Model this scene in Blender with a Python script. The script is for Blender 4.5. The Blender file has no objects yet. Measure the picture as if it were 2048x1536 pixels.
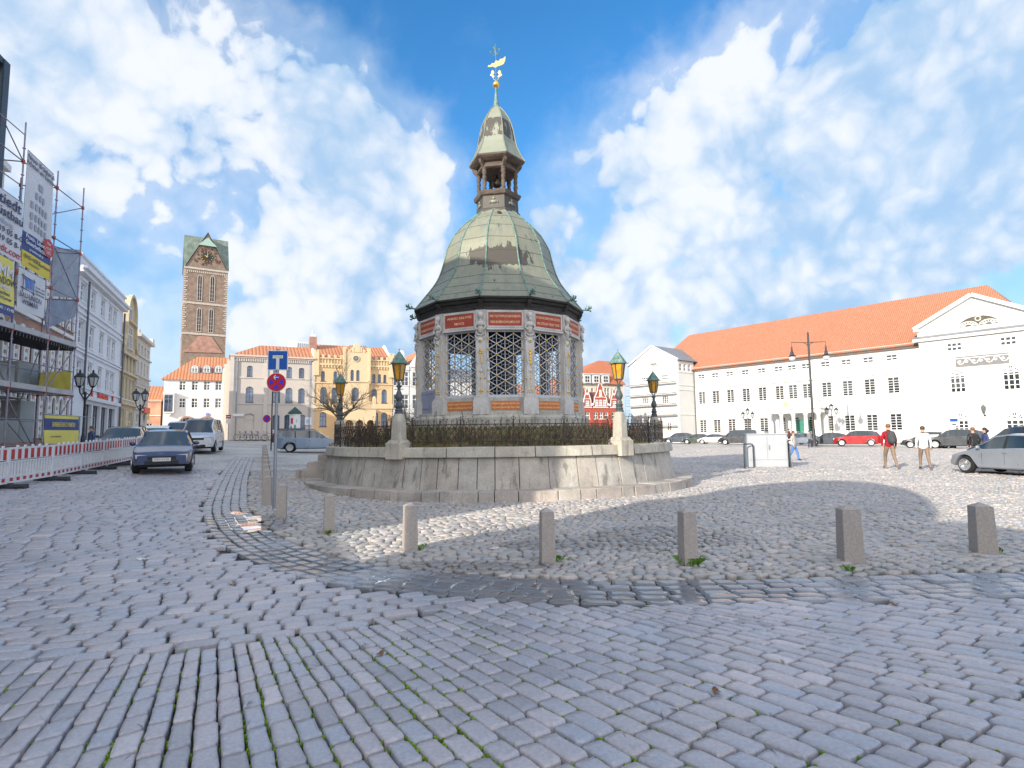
import bpy, bmesh, math, random
import numpy as np
from mathutils import Vector, Matrix
R = math.radians
PI = math.pi
S = bpy.context.scene
COL = S.collection
rng = random.Random(7)

# ------------------------------------------------------------------ camera
F = 1138.0                     # focal length in pixels of the 2048 px wide photograph
EYE = 1.65
PITCH, ROLL = math.atan(102 / F), 0.0122
cF = Vector((0, math.cos(PITCH), math.sin(PITCH)))
_R0, _U0 = Vector((1, 0, 0)), Vector((0, -math.sin(PITCH), math.cos(PITCH)))
cR = _R0 * math.cos(ROLL) - _U0 * math.sin(ROLL)
cU = _U0 * math.cos(ROLL) + _R0 * math.sin(ROLL)
cam = bpy.data.cameras.new('camera')
cam.lens, cam.sensor_width = F / 2048 * 36, 36
cam.clip_start, cam.clip_end = 0.05, 3000
co = bpy.data.objects.new('camera', cam)
co.matrix_world = Matrix(((cR.x, cU.x, -cF.x, 0), (cR.y, cU.y, -cF.y, 0), (cR.z, cU.z, -cF.z, EYE), (0, 0, 0, 1)))
COL.objects.link(co)
S.camera = co
S.view_settings.view_transform = 'Standard'
S.view_settings.look = 'None'
S.view_settings.gamma = 1
S.view_settings.exposure = 1.08
S.cycles.use_denoising = True
S.cycles.max_bounces = 6
S.cycles.transparent_max_bounces = 12
EYEV = Vector((0, 0, EYE))


def ray(px, py):
    return (cF + cR * ((px - 1024) / F) + cU * ((768 - py) / F))


def at_y(px, py, y):           # world point seen at a pixel of the photograph, y metres ahead
    d = ray(px, py)
    return EYEV + d * (y / d.y)


# ------------------------------------------------------------------ sun and sky
SUN_AZ, SUN_EL = R(39.5), R(19.0)       # the light travels towards +x+y
ldir = Vector((math.sin(SUN_AZ) * math.cos(SUN_EL), math.cos(SUN_AZ) * math.cos(SUN_EL), -math.sin(SUN_EL)))
sl = bpy.data.lights.new('sun', 'SUN')
sl.energy, sl.angle, sl.color = 2.9, R(0.5), (1.0, 0.92, 0.80)
so = bpy.data.objects.new('sun', sl)
so.rotation_euler = ldir.to_track_quat('-Z', 'Y').to_euler()
so.location = (-30, -40, 40)
COL.objects.link(so)

W = bpy.data.worlds.new('World')
S.world = W
W.use_nodes = True
wt = W.node_tree
wt.nodes.clear()


def nd(t, typ, ins=None, **props):
    n = t.nodes.new(typ)
    for k, v in props.items():
        setattr(n, k, v)
    for k, v in (ins or {}).items():
        if isinstance(v, bpy.types.NodeSocket):
            t.links.new(v, n.inputs[k])
        else:
            n.inputs[k].default_value = v
    return n


def mth(t, op, a, b=0.0, c=0.0, clamp=False):
    n = nd(t, 'ShaderNodeMath', {0: a, 1: b, 2: c}, operation=op)
    n.use_clamp = clamp
    return n.outputs[0]


def mixc(t, fac, a, b, blend='MIX'):
    n = nd(t, 'ShaderNodeMix', {0: fac, 6: a, 7: b}, data_type='RGBA', blend_type=blend)
    return n.outputs[2]


def ramp(t, fac, stops, interp='LINEAR'):
    n = nd(t, 'ShaderNodeValToRGB', {0: fac})
    n.color_ramp.interpolation = interp
    e = n.color_ramp.elements
    while len(e) < len(stops):
        e.new(0.5)
    for k, (p, c) in enumerate(stops):
        e[k].position = p
        e[k].color = c if len(c) == 4 else (*c, 1)
    return n.outputs[0]


def sstep(t, x, lo, hi):
    n = nd(t, 'ShaderNodeMapRange', {'Value': x, 'From Min': lo, 'From Max': hi, 'To Min': 0.0, 'To Max': 1.0}, interpolation_type='SMOOTHSTEP')
    return n.outputs[0]


tc = nd(wt, 'ShaderNodeTexCoord')
sky = nd(wt, 'ShaderNodeTexSky', sky_type='NISHITA', sun_disc=False)
sky.sun_elevation = SUN_EL
sky.sun_rotation = math.atan2(-ldir.x, -ldir.y)
sky.air_density, sky.dust_density, sky.ozone_density = 1.0, 0.4, 2.5
hs = nd(wt, 'ShaderNodeHueSaturation', {'Saturation': 1.3, 'Value': 1.3, 'Color': sky.outputs[0]})
# clouds: soft bodies placed about the sky dome, their edges broken by noise of the direction
dn = tc.outputs['Generated']
w1 = nd(wt, 'ShaderNodeTexNoise', {'Vector': dn, 'Scale': 5.0, 'Detail': 4.0, 'Roughness': 0.55})
sub = nd(wt, 'ShaderNodeVectorMath', {0: w1.outputs['Color'], 1: (0.5, 0.5, 0.5)}, operation='SUBTRACT')
sc1 = nd(wt, 'ShaderNodeVectorMath', {0: sub.outputs[0], 'Scale': 0.22}, operation='SCALE')
wd = nd(wt, 'ShaderNodeVectorMath', {0: dn, 1: sc1.outputs[0]}, operation='ADD')
wdn = nd(wt, 'ShaderNodeVectorMath', {0: wd.outputs[0]}, operation='NORMALIZE')
BLOBS = [(580, 540, 90, .7), (680, 600, 110, .8), (600, 690, 110, .6), (800, 690, 110, .7), (800, 480, 70, .5), (150, 120, 150, .6), (330, 130, 120, .6), (200, 330, 110, .4), (1230, 690, 120, .9), (1340, 640, 110, .8), (1480, 600, 120, .8), (1620, 520, 120, .7), (1780, 480, 120, .7), (1140, 540, 80, .7), (1560, 450, 120, .7), (1900, 330, 140, .7), (260, 690, 60, .3),
    # photograph px, py, radius px, weight
    (60, 120, 190, .8), (240, 60, 170, .55), (250, 220, 200, .85), (110, 330, 130, .40), (430, 200, 130, .9), (560, 230, 120, 1.0),
    (680, 280, 110, 1.0), (780, 320, 90, .95), (560, 330, 110, .6), (400, 330, 90, .25), (800, 400, 80, .5), (450, 90, 90, .5),
    (640, 480, 120, .8), (740, 560, 130, .95), (560, 600, 120, .8), (850, 640, 110, .9), (650, 650, 110, .85),
    (480, 680, 100, .6), (870, 560, 80, .6), (290, 620, 60, .40), (220, 700, 60, .2), (1130, 390, 70, .35), (1090, 560, 80, .7),
    (1180, 620, 110, .85), (1300, 620, 120, .7), (1270, 470, 110, 1.0), (1370, 540, 140, .85), (1360, 330, 110, 1.05), (1450, 240, 90, 1.1),
    (1480, 400, 150, 1.0), (1560, 220, 110, 1.0), (1600, 360, 150, .9), (1720, 300, 130, .9), (1660, 180, 80, .6), (1850, 110, 110, 1.05),
    (1960, 60, 120, 1.05), (1950, 230, 150, .85), (1850, 400, 150, .75), (1980, 420, 130, .7), (1700, 480, 120, .6), (1560, 560, 110, .6),
    (2040, 330, 120, .7), (1400, 670, 80, .5), (1450, 30, 70, .45), (1540, 10, 60, .3), (1690, 40, 50, .4), (2080, 150, 120, .8),
    (-150, 300, 200, .7), (-200, 80, 200, .7), (2300, 250, 250, .7), (2300, 550, 200, .4), (-150, 600, 120, .2)]
acc = None
for bx_, by_, br_, wgt in BLOBS:
    d0 = ray(bx_, by_)
    k = 2.0 * (d0.length * F / br_) ** 2 * 0.62
    d0 = d0.normalized()
    dt = nd(wt, 'ShaderNodeVectorMath', {0: wdn.outputs[0], 1: d0}, operation='DOT_PRODUCT').outputs['Value']
    e = mth(wt, 'EXPONENT', mth(wt, 'MULTIPLY_ADD', dt, k, -k))
    acc = mth(wt, 'MULTIPLY', e, wgt) if acc is None else mth(wt, 'MULTIPLY_ADD', e, wgt, acc)
# unseen sky behind the viewer: broken cloud added as fill for the shade
dy = nd(wt, 'ShaderNodeSeparateXYZ', {0: dn}).outputs
# bright cloud added overhead and behind the viewer, to whiten the ambient light
back = mth(wt, 'MULTIPLY', mth(wt, 'MAXIMUM', sstep(wt, dy[1], 0.30, -0.1), sstep(wt, dy[2], 0.66, 0.80)), 1.15)
acc = mth(wt, 'ADD', acc, back)
sat = mth(wt, 'SUBTRACT', 1.0, mth(wt, 'EXPONENT', mth(wt, 'MULTIPLY', acc, -0.85)))
wd2 = nd(wt, 'ShaderNodeVectorMath', {0: dn, 1: nd(wt, 'ShaderNodeVectorMath', {0: sub.outputs[0], 'Scale': 0.12}, operation='SCALE').outputs[0]}, operation='ADD').outputs[0]
p1_ = nd(wt, 'ShaderNodeTexVoronoi', {'Vector': wd2, 'Scale': 13.0, 'Smoothness': 0.35}, feature='SMOOTH_F1').outputs['Distance']
p2_ = nd(wt, 'ShaderNodeTexVoronoi', {'Vector': wd2, 'Scale': 34.0, 'Smoothness': 0.3}, feature='SMOOTH_F1').outputs['Distance']
puff = mth(wt, 'ADD', mth(wt, 'MULTIPLY_ADD', p1_, -0.40, 0.17), mth(wt, 'MULTIPLY_ADD', p2_, -0.24, 0.10))
fb_ = nd(wt, 'ShaderNodeTexNoise', {'Vector': wd2, 'Scale': 6.0, 'Detail': 8.0, 'Roughness': 0.62}).outputs[0]
fbm = mth(wt, 'MULTIPLY_ADD', fb_, 1.5, -0.75)
den = mth(wt, 'ADD', mth(wt, 'ADD', sat, fbm), puff)
cov = sstep(wt, den, 0.46, 0.70)
veil = mth(wt, 'MULTIPLY', sstep(wt, mth(wt, 'ADD', sat, mth(wt, 'MULTIPLY', fbm, 0.6)), 0.08, 0.62), 0.55)
cov = mth(wt, 'MAXIMUM', cov, veil)
w3 = nd(wt, 'ShaderNodeTexNoise', {'Vector': wd2, 'Scale': 3.2, 'Detail': 7.0, 'Roughness': 0.62, 'W': 5.0}, noise_dimensions='4D')
shade = sstep(wt, mth(wt, 'ADD', mth(wt, 'MULTIPLY_ADD', w3.outputs[0], 1.9, -0.95), mth(wt, 'MULTIPLY_ADD', puff, 0.7, mth(wt, 'MULTIPLY', den, 0.30))), -0.09, 0.44)
ccol = mixc(wt, shade, (2.05, 3.05, 4.3, 1), (4.6, 4.75, 5.0, 1))
haze = mth(wt, 'MULTIPLY', sstep(wt, dy[2], 0.42, 0.02), 0.80)
skyc = mixc(wt, haze, hs.outputs[0], (1.6, 2.75, 4.4, 1))
fin = mixc(wt, mth(wt, 'MULTIPLY', cov, 0.95), skyc, ccol)
# the unseen cloud behind the viewer is brightened further, to lift the shade
bk = sstep(wt, dy[1], 0.15, -0.55)
fin = mixc(wt, mth(wt, 'MULTIPLY', mth(wt, 'MULTIPLY', bk, cov), 0.9), fin, (9.6, 9.5, 9.9, 1))
bg = nd(wt, 'ShaderNodeBackground', {0: fin, 1: 0.10})
ow = nd(wt, 'ShaderNodeOutputWorld', {0: bg.outputs[0]})


# ------------------------------------------------------------------ ground height
def gz(x, y):
    L = max(0.0, -x - 3.0)
    a = 0.055 * L * L / (L + 2.0)
    t = min(1.0, max(0.0, -x / 12.0))
    a += 0.009 * max(0.0, y - 10.0) * t * t * (3 - 2 * t)
    return 1.75 * math.tanh(a / 1.75)


def gp(px, py):                # ground point seen at a pixel of the photograph
    d = ray(px, py)
    t, step = 0.5, 0.05
    prev = t
    while t < 400:
        p = EYEV + d * t
        if p.z <= gz(p.x, p.y):
            lo, hi = prev, t
            for _ in range(30):
                m = (lo + hi) / 2
                p = EYEV + d * m
                if p.z <= gz(p.x, p.y):
                    hi = m
                else:
                    lo = m
            return EYEV + d * hi
        prev = t
        t += step + t * 0.01
    return EYEV + d * 100


# ------------------------------------------------------------------ mesh helpers
class MB:
    def __init__(s):
        s.v, s.f, s.m, s.cur = [], [], [], 0

    def add(s, vs, fs, M=None):
        b = len(s.v)
        s.v += [tuple(M @ Vector(p)) for p in vs] if M is not None else [tuple(p) for p in vs]
        s.f += [tuple(b + i for i in f) for f in fs]
        s.m += [s.cur] * len(fs)
        return s

    def box(s, x0, x1, y0, y1, z0, z1, M=None):
        vs = [(x, y, z) for z in (z0, z1) for y in (y0, y1) for x in (x0, x1)]
        return s.add(vs, [(0, 2, 3, 1), (4, 5, 7, 6), (0, 1, 5, 4), (2, 6, 7, 3), (0, 4, 6, 2), (1, 3, 7, 5)], M)

    def cbox(s, cx, cy, cz, sx, sy, sz, M=None):
        return s.box(cx - sx / 2, cx + sx / 2, cy - sy / 2, cy + sy / 2, cz - sz / 2, cz + sz / 2, M)

    def quad(s, a, b, c, d, M=None):
        return s.add([a, b, c, d], [(0, 1, 2, 3)], M)

    def poly(s, pts, M=None):
        return s.add(pts, [tuple(range(len(pts)))], M)

    def tube(s, pts, rad, n=6, caps=True, M=None):
        pts = [Vector(p) for p in pts]
        if not hasattr(rad, '__len__'):
            rad = [rad] * len(pts)
        vs, fs = [], []
        t0 = (pts[1] - pts[0]).normalized()
        ref = Vector((0, 0, 1)) if abs(t0.z) < 0.9 else Vector((1, 0, 0))
        a = t0.cross(ref).normalized()
        for i, p in enumerate(pts):
            t = (pts[min(i + 1, len(pts) - 1)] - pts[max(i - 1, 0)]).normalized()
            a = (a - t * a.dot(t)).normalized()
            b = t.cross(a)
            for k in range(n):
                an = 2 * PI * k / n
                vs.append(p + (a * math.cos(an) + b * math.sin(an)) * rad[i])
        for i in range(len(pts) - 1):
            for k in range(n):
                q = (k + 1) % n
                fs.append((i * n + k, i * n + q, (i + 1) * n + q, (i + 1) * n + k))
        if caps:
            fs.append(tuple(range(n))[::-1])
            fs.append(tuple((len(pts) - 1) * n + k for k in range(n)))
        return s.add(vs, fs, M)

    def bar(s, a, b, w, d, M=None, up=(0, 0, 1)):       # rectangular bar a->b
        a, b = Vector(a), Vector(b)
        t = (b - a).normalized()
        u = Vector(up)
        if abs(t.dot(u)) > 0.97:
            u = Vector((0, 1, 0))
        x = t.cross(u).normalized() * (w / 2)
        y = x.cross(t).normalized() * (d / 2)
        vs = [a - x - y, a + x - y, a + x + y, a - x + y, b - x - y, b + x - y, b + x + y, b - x + y]
        return s.add(vs, [(3, 2, 1, 0), (4, 5, 6, 7), (0, 1, 5, 4), (1, 2, 6, 5), (2, 3, 7, 6), (3, 0, 4, 7)], M)

    def lathe(s, prof, n=16, c=(0, 0, 0), ph=0.0, capb=True, capt=True, M=None):
        vs, fs = [], []
        for r, z in prof:
            for k in range(n):
                an = ph + 2 * PI * k / n
                vs.append((c[0] + r * math.cos(an), c[1] + r * math.sin(an), c[2] + z))
        for i in range(len(prof) - 1):
            for k in range(n):
                q = (k + 1) % n
                fs.append((i * n + k, i * n + q, (i + 1) * n + q, (i + 1) * n + k))
        if capb and prof[0][0] > 1e-4:
            fs.append(tuple(range(n))[::-1])
        if capt and prof[-1][0] > 1e-4:
            fs.append(tuple((len(prof) - 1) * n + k for k in range(n)))
        return s.add(vs, fs, M)

    def ball(s, c, r, n=10, m=6, sc=(1, 1, 1), M=None):
        prof = [(max(1e-5, math.sin(PI * i / m)), -math.cos(PI * i / m)) for i in range(m + 1)]
        vs, fs = [], []
        for rr, z in prof:
            for k in range(n):
                an = 2 * PI * k / n
                vs.append((c[0] + r * sc[0] * rr * math.cos(an), c[1] + r * sc[1] * rr * math.sin(an), c[2] + r * sc[2] * z))
        for i in range(m):
            for k in range(n):
                q = (k + 1) % n
                fs.append((i * n + k, i * n + q, (i + 1) * n + q, (i + 1) * n + k))
        return s.add(vs, fs, M)

    def prism(s, poly, d0, d1, ax='y', M=None):
        """poly: 2-D outline; ax 'y' -> (x,z) outline extruded along y, 'z' -> (x,y) along z, 'x' -> (y,z) along x"""
        mk = {'y': lambda p, d: (p[0], d, p[1]), 'z': lambda p, d: (p[0], p[1], d), 'x': lambda p, d: (d, p[0], p[1])}[ax]
        n = len(poly)
        vs = [mk(p, d0) for p in poly] + [mk(p, d1) for p in poly]
        fs = [tuple(range(n)), tuple(range(2 * n - 1, n - 1, -1))]
        fs += [(i, n + i, n + (i + 1) % n, (i + 1) % n) for i in range(n)]
        return s.add(vs, fs, M)


def mesh_of(name, mb, mats, smooth=None, recalc=True):
    me = bpy.data.meshes.new(name)
    me.from_pydata(mb.v, [], mb.f)
    for m in (mats if isinstance(mats, (list, tuple)) else [mats]):
        me.materials.append(m)
    if max(mb.m, default=0) > 0:
        me.polygons.foreach_set('material_index', mb.m)
    if recalc:
        bm = bmesh.new()
        bm.from_mesh(me)
        bmesh.ops.recalc_face_normals(bm, faces=bm.faces)
        bm.to_mesh(me)
        bm.free()
    if smooth is not None:
        me.shade_smooth()
        if smooth < 180:
            me.set_sharp_from_angle(angle=R(smooth))
    me.update()
    return me


def link(name, data, parent=None, loc=(0, 0, 0), rz=0.0, rot=None):
    o = bpy.data.objects.new(name, data)
    COL.objects.link(o)
    o.parent = parent
    o.location = loc
    o.rotation_euler = rot if rot is not None else (0, 0, rz)
    return o


def obj(name, mb, mats, parent=None, loc=(0, 0, 0), rz=0.0, smooth=None, rot=None, bevel=None):
    o = link(name, mesh_of(name, mb, mats, smooth), parent, loc, rz, rot)
    if bevel:
        b = o.modifiers.new('bevel', 'BEVEL')
        b.width, b.segments, b.limit_method, b.angle_limit = bevel, 2, 'ANGLE', R(35)
    return o


def tag(o, label=None, cat=None, group=None, kind=None):
    if label: o['label'] = label
    if cat: o['category'] = cat
    if group: o['group'] = group
    if kind: o['kind'] = kind
    return o


def thing(name, label, cat, loc=(0, 0, 0), rz=0.0, group=None):
    return tag(link(name, None, None, loc, rz), label, cat, group)


def copy_tree(o, parent=None):
    c = o.copy()
    COL.objects.link(c)
    c.parent = parent
    for ch in list(o.children):
        copy_tree(ch, c)
    return c


def T(x=0, y=0, z=0, rz=0, ry=0, rx=0, s=None):
    M = Matrix.Translation((x, y, z)) @ Matrix.Rotation(rz, 4, 'Z') @ Matrix.Rotation(ry, 4, 'Y') @ Matrix.Rotation(rx, 4, 'X')
    if s is not None:
        M = M @ Matrix.Diagonal((*(s if hasattr(s, '__len__') else (s, s, s)), 1))
    return M


_txt = {}


def text_mb(mb, s, size, M, align='CENTER', extr=0.002, bold=0.0, fit=None):
    """letters as solid shapes added to a mesh; local x right, y up before M"""
    key = (s, align, extr, bold)
    if key not in _txt:
        c = bpy.data.curves.new('t', 'FONT')
        c.body, c.size, c.align_x, c.extrude, c.offset, c.resolution_u = s, 1.0, align, extr, bold, 3
        c.align_y = 'CENTER'
        o = bpy.data.objects.new('t', c)
        COL.objects.link(o)
        dg = bpy.context.evaluated_depsgraph_get()
        me = bpy.data.meshes.new_from_object(o.evaluated_get(dg))
        _txt[key] = ([tuple(v.co) for v in me.vertices], [tuple(p.vertices) for p in me.polygons])
        bpy.data.objects.remove(o)
        bpy.data.meshes.remove(me)
        bpy.data.curves.remove(c)
    vs, fs = _txt[key]
    sx = size
    if fit and vs:
        wd_ = max(v[0] for v in vs) - min(v[0] for v in vs)
        sx = min(fit / wd_, size * 1.25)
    mb.add([(v[0] * sx, v[1] * size, v[2] * size) for v in vs], fs, M)


# ------------------------------------------------------------------ materials
_mats = {}


def mat(name, col, rough=0.6, metal=0.0, var=0.15, scale=2.0, bump=0.0, bscale=25.0, spec=0.4, stretch=(1, 1, 1), col2=None, dirt=0.0, perobj=0.0, coat=0.0):
    if name in _mats:
        return _mats[name]
    m = bpy.data.materials.new(name)
    m.use_nodes = True
    t = m.node_tree
    p = t.nodes['Principled BSDF']
    p.inputs['Metallic'].default_value = metal
    p.inputs['Specular IOR Level'].default_value = spec
    p.inputs['Coat Weight'].default_value = coat
    tcn = nd(t, 'ShaderNodeTexCoord')
    vec = nd(t, 'ShaderNodeVectorMath', {0: tcn.outputs['Object'], 1: stretch}, operation='MULTIPLY').outputs[0]
    n1 = nd(t, 'ShaderNodeTexNoise', {'Vector': vec, 'Scale': scale, 'Detail': 6.0, 'Roughness': 0.6})
    c = (*col, 1)
    lo = tuple(max(0, x * (1 - var)) for x in col) + (1,)
    hi = tuple(min(1, x * (1 + var)) for x in col) + (1,)
    if col2 is not None:
        hi = (*col2, 1)
    k = ramp(t, n1.outputs[0], [(0.32, lo), (0.68, hi)])
    if dirt:
        n3 = nd(t, 'ShaderNodeTexNoise', {'Vector': vec, 'Scale': scale * 3.7, 'Detail': 8.0, 'Roughness': 0.7})
        k = mixc(t, mth(t, 'MULTIPLY', sstep(t, n3.outputs[0], 0.52, 0.72), dirt), k, tuple(x * 0.35 for x in col) + (1,))
    if perobj:
        oi = nd(t, 'ShaderNodeObjectInfo')
        k = nd(t, 'ShaderNodeHueSaturation', {'Value': mth(t, 'MULTIPLY_ADD', oi.outputs['Random'], perobj, 1 - perobj / 2), 'Color': k}).outputs[0]
    t.links.new(k, p.inputs['Base Color'])
    t.links.new(mth(t, 'MULTIPLY_ADD', n1.outputs[0], 0.25, rough - 0.125), p.inputs['Roughness'])
    if bump:
        n2 = nd(t, 'ShaderNodeTexNoise', {'Vector': vec, 'Scale': bscale, 'Detail': 5.0})
        b = nd(t, 'ShaderNodeBump', {'Strength': bump, 'Distance': 0.02, 'Height': n2.outputs[0]})
        t.links.new(b.outputs[0], p.inputs['Normal'])
    _mats[name] = m
    return m


def brick_mat(name, c1, c2, mortar, bw=0.25, bh=0.075, rough=0.8, mort=0.012):
    if name in _mats:
        return _mats[name]
    m = bpy.data.materials.new(name)
    m.use_nodes = True
    t = m.node_tree
    p = t.nodes['Principled BSDF']
    p.inputs['Roughness'].default_value = rough
    tcn = nd(t, 'ShaderNodeTexCoord')
    sp = nd(t, 'ShaderNodeSeparateXYZ', {0: tcn.outputs['Object']}).outputs
    v = nd(t, 'ShaderNodeCombineXYZ', {0: mth(t, 'ADD', sp[0], sp[1]), 1: sp[2]}).outputs[0]
    b = nd(t, 'ShaderNodeTexBrick', {'Vector': v, 'Color1': (*c1, 1), 'Color2': (*c2, 1), 'Mortar': (*mortar, 1), 'Scale': 1.0,
                                    'Mortar Size': mort, 'Brick Width': bw, 'Row Height': bh})
    n1 = nd(t, 'ShaderNodeTexNoise', {'Vector': tcn.outputs['Object'], 'Scale': 0.6, 'Detail': 6.0})
    k = mixc(t, 0.55, b.outputs[0], ramp(t, n1.outputs[0], [(0.3, (0.25, 0.25, 0.25)), (0.7, (0.75, 0.75, 0.75))]), 'OVERLAY')
    t.links.new(k, p.inputs['Base Color'])
    _mats[name] = m
    return m


def tile_mat(name, c1, c2, pitch=0.24, axis=0, row=0.33):
    """pantile roof: raised rolls running down the slope, course lines across"""
    if name in _mats:
        return _mats[name]
    m = bpy.data.materials.new(name)
    m.use_nodes = True
    t = m.node_tree
    p = t.nodes['Principled BSDF']
    p.inputs['Roughness'].default_value = 0.75
    tcn = nd(t, 'ShaderNodeTexCoord')
    sp = nd(t, 'ShaderNodeSeparateXYZ', {0: tcn.outputs['Object']}).outputs
    x = mth(t, 'DIVIDE', sp[axis], pitch)
    roll = mth(t, 'ABSOLUTE', mth(t, 'SINE', mth(t, 'MULTIPLY', x, PI)))
    rowf = mth(t, 'FRACT', mth(t, 'DIVIDE', sp[2], row))
    cell = nd(t, 'ShaderNodeCombineXYZ', {0: mth(t, 'FLOOR', x), 1: mth(t, 'FLOOR', mth(t, 'DIVIDE', sp[2], row))}).outputs[0]
    wn = nd(t, 'ShaderNodeTexWhiteNoise', {0: cell}, noise_dimensions='3D').outputs[0]
    n1 = nd(t, 'ShaderNodeTexNoise', {'Vector': tcn.outputs['Object'], 'Scale': 0.5, 'Detail': 5.0})
    k = mixc(t, mth(t, 'MULTIPLY_ADD', wn, 0.5, mth(t, 'MULTIPLY', n1.outputs[0], 0.5)), (*c1, 1), (*c2, 1))
    k = mixc(t, mth(t, 'MULTIPLY', sstep(t, roll, 0.35, 0.05), 0.75), k, tuple(c * 0.35 for c in c1) + (1,))
    t.links.new(k, p.inputs['Base Color'])
    h = mth(t, 'ADD', roll, mth(t, 'MULTIPLY', rowf, 0.5))
    b = nd(t, 'ShaderNodeBump', {'Strength': 0.9, 'Distance': 0.05, 'Height': h})
    t.links.new(b.outputs[0], p.inputs['Normal'])
    _mats[name] = m
    return m


def glass_mat(name, col=(0.02, 0.025, 0.03), rough=0.05, spec=0.9, perobj=0.0):
    if name in _mats:
        return _mats[name]
    m = mat(name, col, rough=max(0.06, rough), var=0.5, scale=0.9, spec=spec, perobj=perobj)
    p = m.node_tree.nodes['Principled BSDF']
    for l in list(p.inputs['Roughness'].links):
        m.node_tree.links.remove(l)
    p.inputs['Roughness'].default_value = rough
    p.inputs['Coat Weight'].default_value = 0.6
    p.inputs['Coat Roughness'].default_value = 0.02
    return m


iron = mat('black painted iron', (0.022, 0.022, 0.024), 0.5, var=0.3, scale=8, bump=0.2, spec=0.5)
steel = mat('galvanised steel', (0.34, 0.36, 0.38), 0.45, metal=0.6, var=0.2, scale=6)
gold = mat('gilding', (0.85, 0.52, 0.11), 0.32, metal=0.9, var=0.12, scale=14)
wood_white = mat('white painted timber', (0.78, 0.78, 0.75), 0.5, var=0.05)
pane_dark = glass_mat('window glass', (0.03, 0.034, 0.036), 0.04, perobj=0.8)
# ------------------------------------------------------------------ ground, setts, cobbles
nr = np.random.default_rng(11)


def gzv(x, y):
    L = np.maximum(0, -x - 3.0)
    a = 0.055 * L * L / (L + 2.0)
    t = np.clip(-x / 12.0, 0, 1)
    a = a + 0.009 * np.maximum(0, y - 10) * t * t * (3 - 2 * t)
    return 1.75 * np.tanh(a / 1.75)


CX, CY = -0.47, 20.6            # middle of the fountain
TY = 21.02                      # middle of its terrace
CVP = [(40, 8.2), (20, 7.0), (12, 6.5), (5.7, 6.35), (3.2, 6.22), (.96, 6.2), (-.4, 6.5), (-1.9, 7.1), (-3.2, 8.2), (-4.4, 9.6),
       (-5.7, 11.6), (-7.1, 14.3), (-10.6, 22.0), (-17.5, 38), (-26, 58), (-40, 90)]


def catmull(P, n):
    P = [np.array(p, float) for p in P]
    out = []
    for i in range(len(P) - 1):
        p0, p1, p2, p3 = P[max(i - 1, 0)], P[i], P[i + 1], P[min(i + 2, len(P) - 1)]
        for k in range(n):
            t = k / n
            out.append(0.5 * (2 * p1 + (p2 - p0) * t + (2 * p0 - 5 * p1 + 4 * p2 - p3) * t * t + (3 * p1 - p0 - 3 * p2 + p3) * t ** 3))
    out.append(P[-1])
    return np.array(out)


CURVE = catmull(CVP, 14)
_seg = CURVE[1:] - CURVE[:-1]
_sl = np.linalg.norm(_seg, axis=1)
_cum = np.concatenate([[0], np.cumsum(_sl)])


def side(P):                    # signed distance to the gutter line, + on the inner square
    out = np.zeros(len(P))
    for a in range(0, len(P), 4000):
        q = P[a:a + 4000]
        d = q[:, None, :] - CURVE[None, :-1, :]
        t = np.clip((d * _seg[None]).sum(2) / (_sl ** 2)[None], 0, 1)
        e = d - t[..., None] * _seg[None]
        r = np.linalg.norm(e, axis=2)
        k = r.argmin(1)
        i = np.arange(len(q))
        cr = _seg[k, 0] * d[i, k, 1] - _seg[k, 1] * d[i, k, 0]
        out[a:a + 4000] = np.where(cr < 0, 1, -1) * r[i, k]
    return out


RMAX = 25.0


def covered(P, rmax=RMAX):
    x, y = P[:, 0], P[:, 1]
    return (np.hypot(x, y) < rmax) & (y > 0.7) & (np.abs(x) < 1.12 * y + 2.6)


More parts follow.
